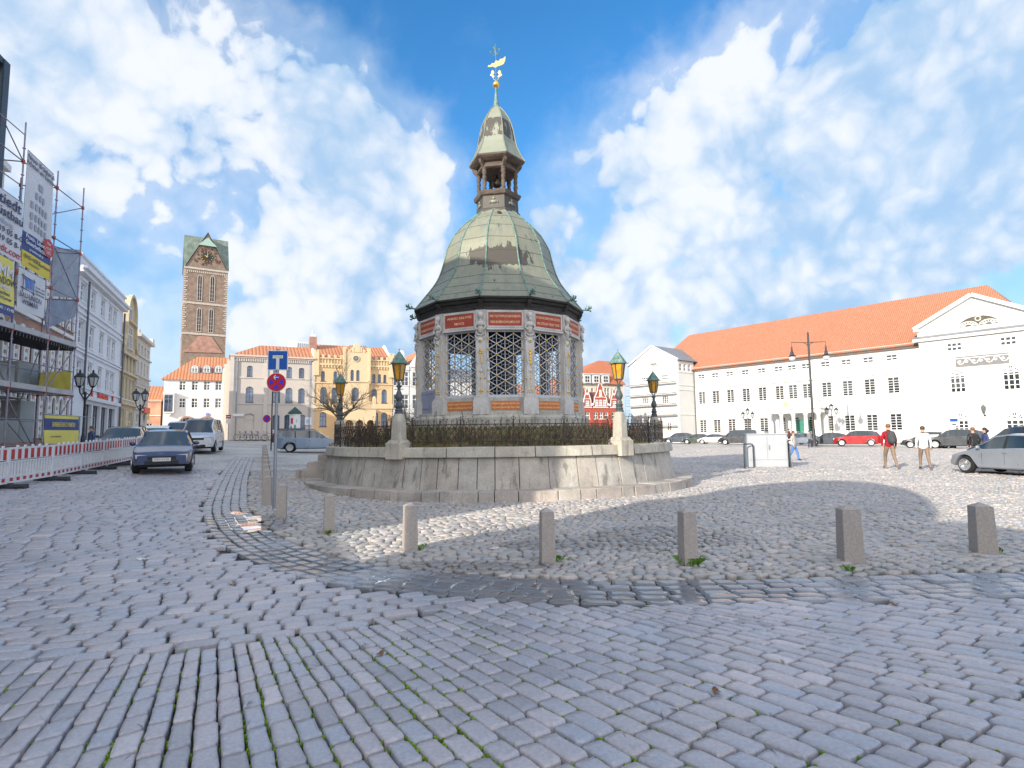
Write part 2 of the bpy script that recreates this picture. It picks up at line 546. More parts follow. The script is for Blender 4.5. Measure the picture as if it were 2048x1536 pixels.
def stones(name, Q, gap, K, ne, dome, mats, jit=0.006, tilt=0.012, hvar=0.006, dish=None):
    """Q: (N,4,2) plan corners; every stone is a rounded pillow of its own"""
    N = len(Q)
    c = Q.mean(1, keepdims=True)
    ln = np.linalg.norm(Q - c, axis=2, keepdims=True)
    Q = c + (Q - c) * (1 - gap * 0.75 / np.maximum(ln, .03))
    th = (np.arange(K) + 0.5) * 2 * PI / K
    n = ne * (0.8 + 0.4 * nr.random((N, 1)))
    cu, su = np.cos(th)[None], np.sin(th)[None]
    u = np.sign(cu) * np.abs(cu) ** (2 / n)
    v = np.sign(su) * np.abs(su) ** (2 / n)

    def bil(u, v):
        a, b = (u + 1)[..., None] / 2, (v + 1)[..., None] / 2
        return (Q[:, None, 0] * (1 - a) * (1 - b) + Q[:, None, 1] * a * (1 - b) + Q[:, None, 2] * a * b + Q[:, None, 3] * (1 - a) * b)
    rings = [(1.0, -0.085), (1.0, -0.006 - dome * .75), (0.935, -dome * .28), (0.62, -dome * 0.02)]
    oj = nr.normal(0, jit, (N, K, 2))
    allv = []
    tl = nr.normal(0, tilt, (N, 1, 2))
    hv = nr.normal(0, hvar, (N, 1))
    for s, z in rings:
        p = bil(u * s, v * s) + oj * s
        zz = gzv(p[..., 0], p[..., 1]) + z + hv + ((p - c) * tl).sum(2) * 8 * 0.12 + nr.normal(0, dome * .07, (N, K))
        allv.append(np.concatenate([p, zz[..., None]], 2))
    cz = gzv(c[:, 0, 0], c[:, 0, 1])[:, None] + hv + nr.normal(0, .001, (N, 1))
    ctr = np.concatenate([c, cz[..., None]], 2)
    V = np.concatenate(allv + [ctr], 1)          # N, 4K+1, 3
    if dish is not None:
        V[..., 2] += dish(V[..., :2].reshape(-1, 2)).reshape(V.shape[:2])
    k = np.arange(K)
    q = (k + 1) % K
    quads = np.concatenate([np.stack([r * K + k, r * K + q, (r + 1) * K + q, (r + 1) * K + k], 1) for r in range(3)])
    tris = np.stack([3 * K + k, 3 * K + q, np.full(K, 4 * K)], 1)
    M1 = 4 * K + 1
    off = (np.arange(N) * M1)[:, None, None]
    fq = (quads[None] + off).reshape(-1, 4)
    ft = (tris[None] + off).reshape(-1, 3)
    me = bpy.data.meshes.new(name)
    me.vertices.add(N * M1)
    me.vertices.foreach_set('co', V.reshape(-1).astype(np.float32))
    nl = fq.size + ft.size
    me.loops.add(nl)
    me.loops.foreach_set('vertex_index', np.concatenate([fq.ravel(), ft.ravel()]).astype(np.int32))
    me.polygons.add(len(fq) + len(ft))
    ls = np.concatenate([np.arange(len(fq)) * 4, fq.size + np.arange(len(ft)) * 3])
    me.polygons.foreach_set('loop_start', ls.astype(np.int32))
    me.materials.append(mats)
    me.update(calc_edges=True)
    me.shade_smooth()
    me.validate()
    o = link(name, me)
    o['kind'] = 'structure'
    return o


def stone_mat(name, base, pink, blue, rough, wet=0.0, bump=0.25, var=.35, bsc=55.0, spots=()):
    m = bpy.data.materials.new(name)
    m.use_nodes = True
    t = m.node_tree
    p = t.nodes['Principled BSDF']
    g = nd(t, 'ShaderNodeNewGeometry')
    tcn = nd(t, 'ShaderNodeTexCoord')
    ob = tcn.outputs['Object']
    k = ramp(t, g.outputs['Random Per Island'], [(0.0, base), (0.22, pink), (0.42, blue), (0.6, base), (0.8, tuple(c * .8 for c in base)), (1.0, tuple(min(1, c * 1.18) for c in pink))])
    n1 = nd(t, 'ShaderNodeTexNoise', {'Vector': ob, 'Scale': 38.0, 'Detail': 7.0, 'Roughness': 0.7})
    n2 = nd(t, 'ShaderNodeTexNoise', {'Vector': ob, 'Scale': 0.55, 'Detail': 4.0})
    k = mixc(t, var, k, ramp(t, n1.outputs[0], [(0.3, (.22, .22, .22)), (0.7, (.8, .8, .8))]), 'OVERLAY')
    k = mixc(t, 0.22, k, ramp(t, n2.outputs[0], [(0.3, (.25, .26, .28)), (0.7, (.75, .72, .7))]), 'OVERLAY')
    n4 = nd(t, 'ShaderNodeTexNoise', {'Vector': ob, 'Scale': 0.42, 'Detail': 5.0, 'W': 3.0}, noise_dimensions='4D')
    edge = mth(t, 'MULTIPLY_ADD', n4.outputs[0], 2.4, -1.2)
    wetm = None
    for sx, sy, rx, ry in spots:     # damp patches with an outline of their own
        v_ = nd(t, 'ShaderNodeVectorMath', {0: ob, 1: (sx, sy, 0)}, operation='SUBTRACT').outputs[0]
        v_ = nd(t, 'ShaderNodeVectorMath', {0: v_, 1: (1 / rx, 1 / ry, 0)}, operation='MULTIPLY').outputs[0]
        l_ = nd(t, 'ShaderNodeVectorMath', {0: v_}, operation='LENGTH').outputs['Value']
        w_ = sstep(t, mth(t, 'ADD', l_, edge), 1.15, 0.75)
        wetm = w_ if wetm is None else mth(t, 'MAXIMUM', wetm, w_)
    wetm = mth(t, 'MULTIPLY', wetm, wet) if wetm is not None else mth(t, 'MULTIPLY', 0.0, 0.0)
    k = mixc(t, mth(t, 'MULTIPLY', wetm, 0.58), k, (0.07, 0.075, 0.085, 1))
    t.links.new(k, p.inputs['Base Color'])
    n3 = nd(t, 'ShaderNodeTexNoise', {'Vector': ob, 'Scale': 16.0, 'Detail': 6.0, 'Roughness': .65})
    r = mth(t, 'ADD', mth(t, 'MULTIPLY_ADD', n3.outputs[0], 0.42, rough - 0.21), mth(t, 'MULTIPLY', wetm, -0.38))
    t.links.new(mth(t, 'MAXIMUM', r, 0.07), p.inputs['Roughness'])
    p.inputs['Specular IOR Level'].default_value = 0.65
    hb = mth(t, 'ADD', mth(t, 'MULTIPLY', n1.outputs[0], 0.5), n3.outputs[0])
    b = nd(t, 'ShaderNodeBump', {'Strength': bump, 'Distance': 0.012, 'Height': hb})
    t.links.new(b.outputs[0], p.inputs['Normal'])
    return m


m_sett = stone_mat('granite sett', (.375, .366, .392), (.415, .38, .388), (.345, .357, .402), 0.36, bump=.22, var=.34)
m_gutt = stone_mat('gutter sett', (.28, .29, .31), (.30, .28, .28), (.25, .28, .33), 0.30, wet=1.0, bump=.12, spots=[(.2, 6.4, 2.6, 1.0), (2.6, 6.2, .9, .6), (-5.2, 11.3, 1.2, 3.2), (-2.8, 7.8, 1.5, .9)])
m_cobb = stone_mat('field cobble', (.40, .375, .335), (.45, .385, .34), (.33, .33, .34), 0.5, wet=0.8, spots=[(2.6, 9.1, 1.5, 1.1), (.5, 8.7, 1.0, .5), (-.8, 7.4, 1.6, .35), (-4.9, 10.6, .7, 1.6)])

# far paving and soil between the stones: one sheet
m = bpy.data.materials.new('paving and soil')
m.use_nodes = True
t = m.node_tree
p = t.nodes['Principled BSDF']
ob = nd(t, 'ShaderNodeTexCoord').outputs['Object']
sp = nd(t, 'ShaderNodeSeparateXYZ', {0: ob}).outputs
vo = nd(t, 'ShaderNodeTexVoronoi', {'Vector': ob, 'Scale': 6.0}, feature='DISTANCE_TO_EDGE')
vc = nd(t, 'ShaderNodeTexVoronoi', {'Vector': ob, 'Scale': 6.0})
n1 = nd(t, 'ShaderNodeTexNoise', {'Vector': ob, 'Scale': 0.35, 'Detail': 6.0})
n2 = nd(t, 'ShaderNodeTexNoise', {'Vector': ob, 'Scale': 9.0, 'Detail': 6.0})
bwc = nd(t, 'ShaderNodeRGBToBW', {0: vc.outputs['Color']}).outputs[0]
far = ramp(t, bwc, [(0.15, (.44, .41, .38)), (0.5, (.52, .48, .43)), (0.85, (.58, .54, .48))])
far = mixc(t, 0.45, far, ramp(t, n1.outputs[0], [(0.35, (.25, .25, .25)), (0.65, (.72, .72, .72))]), 'OVERLAY')
far = mixc(t, mth(t, 'MULTIPLY', sstep(t, vo.outputs['Distance'], 0.07, 0.02), 0.5), far, (.055, .05, .04, 1))
soil = mixc(t, sstep(t, n2.outputs[0], .42, .6), (.022, .019, .015, 1), (.04, .034, .026, 1))
mossm = nd(t, 'ShaderNodeTexNoise', {'Vector': ob, 'Scale': 1.6, 'Detail': 5.0})
soil = mixc(t, mth(t, 'MULTIPLY', sstep(t, mossm.outputs[0], 0.50, 0.58), 0.75), soil, (.06, .11, .018, 1))
rr = nd(t, 'ShaderNodeVectorMath', {0: ob}, operation='LENGTH').outputs['Value']
inr = mth(t, 'MAXIMUM', mth(t, 'LESS_THAN', rr, RMAX - .1), mth(t, 'MULTIPLY', mth(t, 'LESS_THAN', rr, 65.8), mth(t, 'GREATER_THAN', sp[0], mth(t, 'MULTIPLY_ADD', sp[1], .16, -.9))))
inx = mth(t, 'LESS_THAN', mth(t, 'ABSOLUTE', sp[0]), mth(t, 'MULTIPLY_ADD', sp[1], 1.12, 2.5))
msk = mth(t, 'MULTIPLY', inr, inx)
t.links.new(mixc(t, msk, far, soil), p.inputs['Base Color'])
p.inputs['Roughness'].default_value = 0.7
hb = mth(t, 'MULTIPLY', sstep(t, vo.outputs['Distance'], 0.0, 0.2), mth(t, 'SUBTRACT', 1.0, msk))
b = nd(t, 'ShaderNodeBump', {'Strength': 0.45, 'Distance': 0.03, 'Height': hb})
t.links.new(b.outputs[0], p.inputs['Normal'])
m_ground = m

ax = np.sign(np.linspace(-1, 1, 121)) * (np.abs(np.linspace(-1, 1, 121)) ** 2.6) * 700
gx, gy = np.meshgrid(ax, ax + 12)
gzz = gzv(gx, gy) - 0.062
mb = MB()
mb.v = [tuple(q) for q in np.stack([gx, gy, gzz], 2).reshape(-1, 3)]
mb.f = [(j * 121 + i, j * 121 + i + 1, (j + 1) * 121 + i + 1, (j + 1) * 121 + i) for j in range(120) for i in range(120)]
mb.m = [0] * len(mb.f)
tag(obj('ground', mb, m_ground, smooth=180), kind='structure')


def courses(ts, s0, s1, lens, fn, jit):
    """running bond: stones between course lines ts, cut at random lengths along s"""
    out = []
    for i in range(len(ts) - 1):
        n = int((s1 - s0) / (sum(lens) / 2)) + 4
        cuts = s0 + np.cumsum(nr.uniform(lens[0], lens[1], n)) - nr.random() * lens[1]
        ta, tb = ts[i], ts[i + 1]
        sk = nr.normal(0, jit, (n, 2))
        a, b = cuts[:-1], cuts[1:]
        tj = nr.normal(0, jit * .7, (n, 4))
        q = np.stack([fn(ta + tj[:-1, 0], a + sk[:-1, 0]), fn(ta + tj[:-1, 1], b + sk[1:, 0]), fn(tb + tj[:-1, 2], b + sk[1:, 1]), fn(tb + tj[:-1, 3], a + sk[:-1, 1])], 1)
        out.append(q)
    return np.concatenate(out)


# near field: courses that fan out from the viewer, turning further left towards the right-hand side
def fieldA(tt, s):
    f = np.clip((tt + 2.2) / 6.5, -.25, 1.25)
    az = -(R(22) + R(20) * f * f * (3 - 2 * np.clip(f, 0, 1)) * (f > 0) + R(6) * np.minimum(f, 0))
    return np.stack([tt * .84 + s * np.sin(az), tt * .54 + s * np.cos(az)], -1)


ts = np.cumsum(nr.uniform(.168, .190, 140)) - 12.0
QA = courses(ts, -9, 14, (.19, .31), fieldA, .0055)


def zone_y(x):
    return np.interp(x, [-9, -3, -1.5, -.6, 0.2, .7], [4.2, 4.5, 5.15, 5.65, 6.1, 50])


cA = QA.mean(1)
sA = side(cA)
okA = covered(cA) & (sA < -.52) & (cA[:, 1] < zone_y(cA[:, 0]))
QA = QA[okA]
for i0, i1 in ((0, 3), (1, 2)):        # the joints along the courses are the wide, mossy ones
    ev = QA[:, i1] - QA[:, i0]
    QA[:, i0] += ev * .016
    QA[:, i1] -= ev * .016


def fieldB(tt, s):
    tt = tt + 0.06 * np.sin(s * .35) + .03 * np.sin(s * 1.1 + tt)
    return np.stack([s * .945 - tt * .327, s * .327 + tt * .945], -1)


ts = np.cumsum(nr.uniform(.155, .19, 190)) - 2.0
QB = courses(ts, -34, 12, (.22, .35), fieldB, .007)
cB = QB.mean(1)
okB = covered(cB) & (side(cB) < -.52) & (cB[:, 1] > zone_y(cB[:, 0]) + .02) & (cB[:, 0] < 1)
QB = QB[okB]
for i0, i1 in ((0, 1), (3, 2)):        # the cross joints gape here
    ev = QB[:, i1] - QB[:, i0]
    QB[:, i0] += ev * .022
    QB[:, i1] -= ev * .022
nearB = np.hypot(*QB.mean(1).T) < 10
stones('road', QA, .0145, 20, 7.5, .0095, m_sett, jit=.003, tilt=.005, hvar=.0025)
stones('road', QB[nearB], .0135, 16, 7.0, .0095, m_sett, jit=.0035, tilt=.005, hvar=.0028)
stones('road', QB[~nearB], .015, 12, 6.5, .0095, m_sett, jit=.0045, tilt=.005, hvar=.003)


def along(off, s):
    s = np.clip(s, 0, _cum[-1] - .01)
    k = np.clip(np.searchsorted(_cum, s) - 1, 0, len(_sl) - 1)
    d = _seg[k] / _sl[k][:, None]
    nrm = np.stack([d[:, 1], -d[:, 0]], 1)
    return CURVE[k] + d * (s - _cum[k])[:, None] + nrm * np.broadcast_to(off, s.shape)[:, None]


QG = courses(np.linspace(-.46, .46, 6), 0, _cum[-1], (.24, .38), along, .008)
QG = QG[covered(QG.mean(1), 34)]
gdish = lambda P: -0.022 * np.clip(1 - (side(P) / .6) ** 2, 0, 1)
stones('road', QG, .0085, 12, 6.0, .010, m_gutt, tilt=.006, hvar=.003, dish=gdish)


def fieldC(tt, s):
    tt = tt + .07 * np.sin(s * 1.3 + tt * .8) + .04 * np.sin(s * 3.1)
    s = s + .06 * np.sin(tt * 2.0)
    return np.stack([s * .90 - tt * .436, s * .436 + tt * .90], -1)


ts = np.cumsum(nr.uniform(.105, .15, 260)) - 6.0
QC = courses(ts, -16, 36, (.12, .23), fieldC, .019)
cC = QC.mean(1)
okC = covered(cC) & (side(cC) > .52) & (np.hypot(cC[:, 0] - CX, cC[:, 1] - TY) > 6.6)
QC = QC[okC]
stones('pavement', QC, .011, 9, 2.9, .030, m_cobb, jit=.008, tilt=.03, hvar=.008)

# the square further off, to the right of the fountain: the same cobbles, coarser
ts = np.cumsum(nr.uniform(.19, .25, 330)) - 6.0
QD = courses(ts, -10, 62, (.20, .32), fieldC, .02)
cD = QD.mean(1)
rD = np.hypot(cD[:, 0], cD[:, 1])
okD = (rD > RMAX) & (rD < 66) & (cD[:, 0] > .16 * cD[:, 1] - 1.0) & (cD[:, 0] < 1.05 * cD[:, 1] + 2) & (np.hypot(cD[:, 0] - CX, cD[:, 1] - TY) > 6.7)
stones('pavement', QD[okD], .016, 6, 3.2, .040, m_cobb, jit=.010, tilt=.03, hvar=.008)

# moss swelling in the joints of the near road
mb = MB()
cA = QA.mean(1)
for k in np.nonzero((np.hypot(cA[:, 0], cA[:, 1]) < 6.2) & (np.abs(cA[:, 0]) < 5))[0]:
    q = QA[k]
    c0 = cA[k]
    w = math.exp(-((c0[0] + .1) / 1.15) ** 2) * (1.0 if c0[1] < 4.8 else .5) + .13
    for (a, b, dens) in ((q[0], q[1], 1.0), (q[1], q[2], .30)):
        for _ in range(16):
            if rng.random() > w * dens * (.75 if math.sin(c0[0] * 7 + c0[1] * 3) > -.3 else .15):
                continue
            f = rng.random()
            p = a + (b - a) * f
            x, y = p[0] + rng.gauss(0, .004), p[1] + rng.gauss(0, .004)
            r = rng.uniform(.006, .014)
            mb.lathe([(r, -.03), (r, 0), (r * .9, r * .5), (r * .4, r * .85)], 5, (x, y, gz(x, y) - .016 - rng.random() * .010), rng.random() * 6, False)
m_moss = mat('moss', (.16, .27, .015), 0.9, var=.5, scale=30, bump=.6, bscale=300)
tag(obj('moss', mb, m_moss), 'bright green moss growing in the joints of the near setts', 'moss', kind='stuff')

# puddles standing in the gutter
m = bpy.data.materials.new('rain water')
m.use_nodes = True
t = m.node_tree
t.nodes.clear()
fr = nd(t, 'ShaderNodeFresnel', {'IOR': 1.45})
gl = nd(t, 'ShaderNodeBsdfGlossy', {'Color': (1, 1, 1, 1), 'Roughness': 0.02})
tr = nd(t, 'ShaderNodeBsdfTransparent', {0: (.55, .48, .40, 1)})
mx = nd(t, 'ShaderNodeMixShader', {0: mth(t, 'MULTIPLY', fr.outputs[0], 1.0, clamp=True), 1: tr.outputs[0], 2: gl.outputs[0]})
nd(t, 'ShaderNodeOutputMaterial', {0: mx.outputs[0]})
m_water = m


def puddle(s0, s1, wa, wb, h, label):
    mb = MB()
    n = 40
    ss = np.linspace(s0, s1, n)
    prof = np.sqrt(np.clip(1 - (np.linspace(-1, 1, n)) ** 2, 0, 1))
    ra = wa * prof * (1 + .25 * np.sin(ss * 7) + .15 * np.sin(ss * 17 + 1))
    rb = wb * prof * (1 + .25 * np.sin(ss * 5 + 2) + .15 * np.sin(ss * 13))
    A, B = along(-ra, ss), along(rb, ss)
    zz = min(gzv(A[:, 0], A[:, 1]).min(), gzv(B[:, 0], B[:, 1]).min()) if False else None
    vs = []
    for k in range(n):
        g = float(gzv(np.array([(A[k, 0] + B[k, 0]) / 2]), np.array([(A[k, 1] + B[k, 1]) / 2]))[0]) + h
        vs += [(A[k, 0], A[k, 1], g), (B[k, 0], B[k, 1], g)]
    mb.add(vs, [(2 * k, 2 * k + 1, 2 * k + 3, 2 * k + 2) for k in range(n - 1)])
    o = obj('water', mb, m_water, smooth=180)
    tag(o, kind='structure')


def s_of(x, y):
    d = np.hypot(CURVE[:, 0] - x, CURVE[:, 1] - y)
    return _cum[d.argmin()]


puddle(s_of(.8, 6.2), s_of(-2.0, 7.1), .25, .42, -.0305, '')
puddle(s_of(-4.7, 10.0), s_of(-6.0, 12.3), .12, .55, -.0215, '')
# ------------------------------------------------------------------ the fountain house on its terrace
D0 = math.hypot(CX, CY)


def zc(py, d=CY):               # height of a point d metres ahead, seen at picture row py
    return EYE + d * math.tan(PITCH + math.atan((768 - py) / F))


def rc(hw, z, d=CY):            # half width in pixels -> metres
    return hw * (d * math.cos(PITCH) + (z - EYE) * math.sin(PITCH)) / F


def pol(r, ph, z=0.0):          # ph in degrees, 0 towards the viewer, + to the right
    return (r * math.sin(R(ph)), -r * math.cos(R(ph)), z)


def masonry(name, base, warm, streak=0.6, pale=0.25, island=0.5):
    m = bpy.data.materials.new(name)
    m.use_nodes = True
    t = m.node_tree
    p = t.nodes['Principled BSDF']
    ob = nd(t, 'ShaderNodeTexCoord').outputs['Object']
    g = nd(t, 'ShaderNodeNewGeometry')
    k = ramp(t, g.outputs['Random Per Island'], [(0, base), (.35, warm), (.6, tuple(c * (1 - .3 * island) for c in base)), (.8, tuple(min(1, c * (1 + .2 * island)) for c in base)), (1, tuple(c * .9 for c in warm))])
    n0 = nd(t, 'ShaderNodeTexNoise', {'Vector': ob, 'Scale': 1.3, 'Detail': 7.0, 'Roughness': .65})
    n1 = nd(t, 'ShaderNodeTexNoise', {'Vector': ob, 'Scale': 24.0, 'Detail': 6.0, 'Roughness': .7})
    st = nd(t, 'ShaderNodeVectorMath', {0: ob, 1: (5.5, 5.5, 0.9)}, operation='MULTIPLY').outputs[0]
    n2 = nd(t, 'ShaderNodeTexNoise', {'Vector': st, 'Scale': 1.0, 'Detail': 5.0, 'Roughness': .6})
    n3 = nd(t, 'ShaderNodeTexNoise', {'Vector': st, 'Scale': .55, 'Detail': 6.0, 'Roughness': .7, 'W': 4.0}, noise_dimensions='4D')
    k = mixc(t, 0.5, k, ramp(t, n0.outputs[0], [(.3, (.2, .2, .2)), (.7, (.8, .78, .74))]), 'OVERLAY')
    k = mixc(t, 0.35, k, ramp(t, n1.outputs[0], [(.3, (.25, .25, .25)), (.7, (.75, .75, .75))]), 'OVERLAY')
    k = mixc(t, mth(t, 'MULTIPLY', sstep(t, n2.outputs[0], .54, .70), streak), k, (.055, .05, .04, 1))
    k = mixc(t, mth(t, 'MULTIPLY', sstep(t, n3.outputs[0], .60, .70), pale), k, (.62, .60, .57, 1))
    t.links.new(k, p.inputs['Base Color'])
    p.inputs['Roughness'].default_value = 0.85
    b = nd(t, 'ShaderNodeBump', {'Strength': .45, 'Distance': 0.015, 'Height': mth(t, 'ADD', n1.outputs[0], n0.outputs[0])})
    t.links.new(b.outputs[0], p.inputs['Normal'])
    return m


m_wallst = masonry('terrace sandstone', (.43, .405, .36), (.46, .41, .355), .55, .95)
m_cope = masonry('coping sandstone', (.46, .43, .36), (.47, .42, .35), .45, .25)
m_step = masonry('step sandstone', (.41, .385, .34), (.43, .37, .33), .35, .2)
m_pil = masonry('pale carved sandstone', (.58, .555, .53), (.57, .54, .49), .30, .15, .2)
m_plinth = masonry('plinth sandstone', (.46, .45, .40), (.47, .44, .37), .4, .1, .3)
m_dark = mat('dark joint', (.03, .027, .024), .9)


def ring_block(mb, r0b, r1b, r0t, r1t, z0, z1, a0, a1, n=3, dz=0.0):
    vs, fs = [], []
    for k in range(n + 1):
        a = a0 + (a1 - a0) * k / n
        vs += [pol(r0b, a, z0), pol(r1b, a, z0), pol(r1t, a, z1 + dz), pol(r0t, a, z1 + dz)]
    for k in range(n):
        b = 4 * k
        fs += [(b, b + 1, b + 5, b + 4), (b + 1, b + 2, b + 6, b + 5), (b + 2, b + 3, b + 7, b + 6), (b + 3, b, b + 4, b + 7)]
    fs += [(0, 3, 2, 1), (4 * n, 4 * n + 1, 4 * n + 2, 4 * n + 3)]
    mb.add(vs, fs)


LAMPS = [-26.7, 36.5, 97.0, -91.0]
terr = thing('fountain_terrace', 'round sandstone terrace of tall slabs with steps, carrying the copper roofed pavilion', 'terrace', (CX, TY, 0))


def ring_of(mb, r0b, r1b, r0t, r1t, z0, z1, wmin, wmax, gap, jz=.004, jr=.012, a_from=0., a_to=360.):
    a = a_from
    while a < a_to - .3:
        w = math.degrees(rng.uniform(wmin, wmax) / r1b)
        if a + w > a_to - math.degrees(wmin * .6 / r1b):
            w = a_to - a
        g = math.degrees(gap / r1b) / 2
        j = rng.uniform(-jr, jr)
        ring_block(mb, r0b, r1b + j, r0t, r1t + j, z0, z1, a + g, a + w - g, max(1, int(w / 2.5)), rng.uniform(-jz, jz))
        a += w


mb = MB(); ring_of(mb, 5.7, 6.76, 5.7, 6.73, -.1, .25, .42, 1.05, .018, .012, .02)
obj('step_ring', mb, m_step, terr, bevel=.018)
mb = MB(); ring_of(mb, 5.6, 6.16, 5.6, 5.99, .22, 1.06, .48, .86, .020, 0, .014)
obj('wall', mb, m_wallst, terr, bevel=.006)
mb = MB(); ring_of(mb, 5.45, 6.10, 5.45, 6.06, 1.07, 1.345, 1.0, 1.75, .018, .008, .012)
obj('coping', mb, m_cope, terr, bevel=.022)
mb = MB(); mb.lathe([(5.95, .1), (5.85, 1.10), (5.4, 1.12)], 72)
obj('core', mb, m_dark, terr)
# steps on the left
mb = MB()
for k in range(4):
    ro = 6.05 + .36 * (4 - k)
    ring_block(mb, 5.5, ro, 5.5, ro - .02, (-.1 if k == 0 else .26 * k + .0) , .26 * (k + 1) + .02, -91, -79.5, 3)
mb2 = MB()
obj('staircase', mb, m_step, terr, bevel=.02)

for k, a in enumerate(LAMPS):
    mb = MB()
    M = T(*pol(5.93, a, 0), rz=R(a))
    mb.box(-.25, .25, -.27, .25, 1.03, 1.47, M)
    mb.add([(sx * w, sy * w * .92, z) for z, w in ((1.47, .25), (1.56, .185)) for sx, sy in ((-1, -1), (1, -1), (1, 1), (-1, 1))],
           [(0, 1, 5, 4), (1, 2, 6, 5), (2, 3, 7, 6), (3, 0, 4, 7), (4, 5, 6, 7)], M)
    cs = lambda w, c, z: [(w, -c, z), (w, c, z), (c, w, z), (-c, w, z), (-w, c, z), (-w, -c, z), (-c, -w, z), (c, -w, z)]
    rings = cs(.18, .115, 1.55) + cs(.165, .105, 2.0) + cs(.16, .10, 2.08) + cs(.125, .06, 2.27)
    fs = [(i * 8 + q, i * 8 + (q + 1) % 8, i * 8 + 8 + (q + 1) % 8, i * 8 + 8 + q) for i in range(3) for q in range(8)] + [tuple(range(24, 32))]
    mb.add(rings, fs, M)
    obj('lamp_pedestal', mb, m_cope, terr, bevel=.012)

# grass mound inside
mb = MB(); mb.lathe([(5.5, 1.30), (5.1, 1.42), (4.2, 1.72), (3.4, 1.93), (2.9, 1.97), (.01, 1.97)], 60)
m_grass = mat('grass bank', (.13, .17, .035), .9, var=.5, scale=3.5, bump=.8, bscale=60, col2=(.26, .17, .08))
tag(obj('grass', mb, m_grass, loc=(CX, TY, 0), smooth=60), 'grass bank rising behind the iron railing', 'grass', kind='stuff')
mb = MB()
for _ in range(2600):
    a, r = rng.uniform(-105, 115), rng.uniform(3.3, 5.5)
    z = np.interp(r, [3.4, 4.2, 5.1, 5.5], [1.93, 1.72, 1.42, 1.30])
    x, y, _z = pol(r, a)
    h, an = rng.uniform(.05, .13), rng.random() * 6
    dx, dy = math.cos(an), math.sin(an)
    mb.add([(x - dy * .012, y + dx * .012, z - .01), (x + dy * .012, y - dx * .012, z - .01), (x + dx * h * .5, y + dy * h * .5, z + h)], [(0, 1, 2)])
m_blade = mat('grass blades', (.16, .24, .04), .8, var=.4, scale=4, col2=(.28, .26, .08))
tag(obj('grass', mb, m_blade, loc=(CX, TY, 0)), 'grass blades on the bank behind the railing', 'grass', kind='stuff')
# withered perennials behind the railing
mb = MB()
for _ in range(640):
    a = rng.choice([rng.uniform(-95, 60), rng.uniform(-95, 105)])
    r = rng.uniform(4.6, 5.5)
    x, y, _z = pol(r, a)
    z = float(np.interp(r, [3.4, 4.2, 5.1, 5.5], [1.93, 1.72, 1.42, 1.30]))
    H = rng.uniform(.25, .62) * (1.35 if -42 < a < -10 or rng.random() < .12 else 1.0)
    lx, ly = rng.gauss(0, .07), rng.gauss(0, .07)
    top = Vector((x + lx, y + ly, z + H))
    mb.cur = 0
    mb.tube([(x, y, z - .02), (x + lx * .3, y + ly * .3, z + H * .6), top], [.008, .006, .004], 4, False)
    for q in range(rng.randint(5, 10)):
        f = rng.uniform(.25, 1.0)
        p = Vector((x, y, z)).lerp(top, f)
        an, L = rng.random() * 6.28, rng.uniform(.04, .10)
        d = Vector((math.cos(an), math.sin(an), rng.uniform(-.5, .6))).normalized()
        sdv = d.cross(Vector((0, 0, 1))).normalized() * L * .32
        mb.cur = 1 if f > .55 or rng.random() < .5 else 2
        mb.add([p, p + d * L * .5 + sdv, p + d * L, p + d * L * .5 - sdv], [(0, 1, 2, 3)])
    if rng.random() < .5:
        mb.cur = 3 if rng.random() < .25 else 0
        mb.ball(top, rng.uniform(.014, .028), 5, 3, (1, 1, .6))
tag(obj('plants', mb, [mat('dead stems', (.10, .07, .045), .9), mat('dead leaves', (.17, .11, .06), .9, var=.6, scale=5), mat('green leaves', (.14, .20, .05), .8, var=.5, scale=5),
                                 mat('rusty seed heads', (.22, .07, .03), .9)], loc=(CX, TY, 0)), 'bed of withered perennials and brown seed heads behind the railing', 'plants', kind='stuff')

# ---- iron railings, one section between two pedestals
m_fence = mat('weathered wrought iron', (.062, .046, .038), .6, var=.5, scale=9, bump=.3, spec=.4)
RF = 5.80


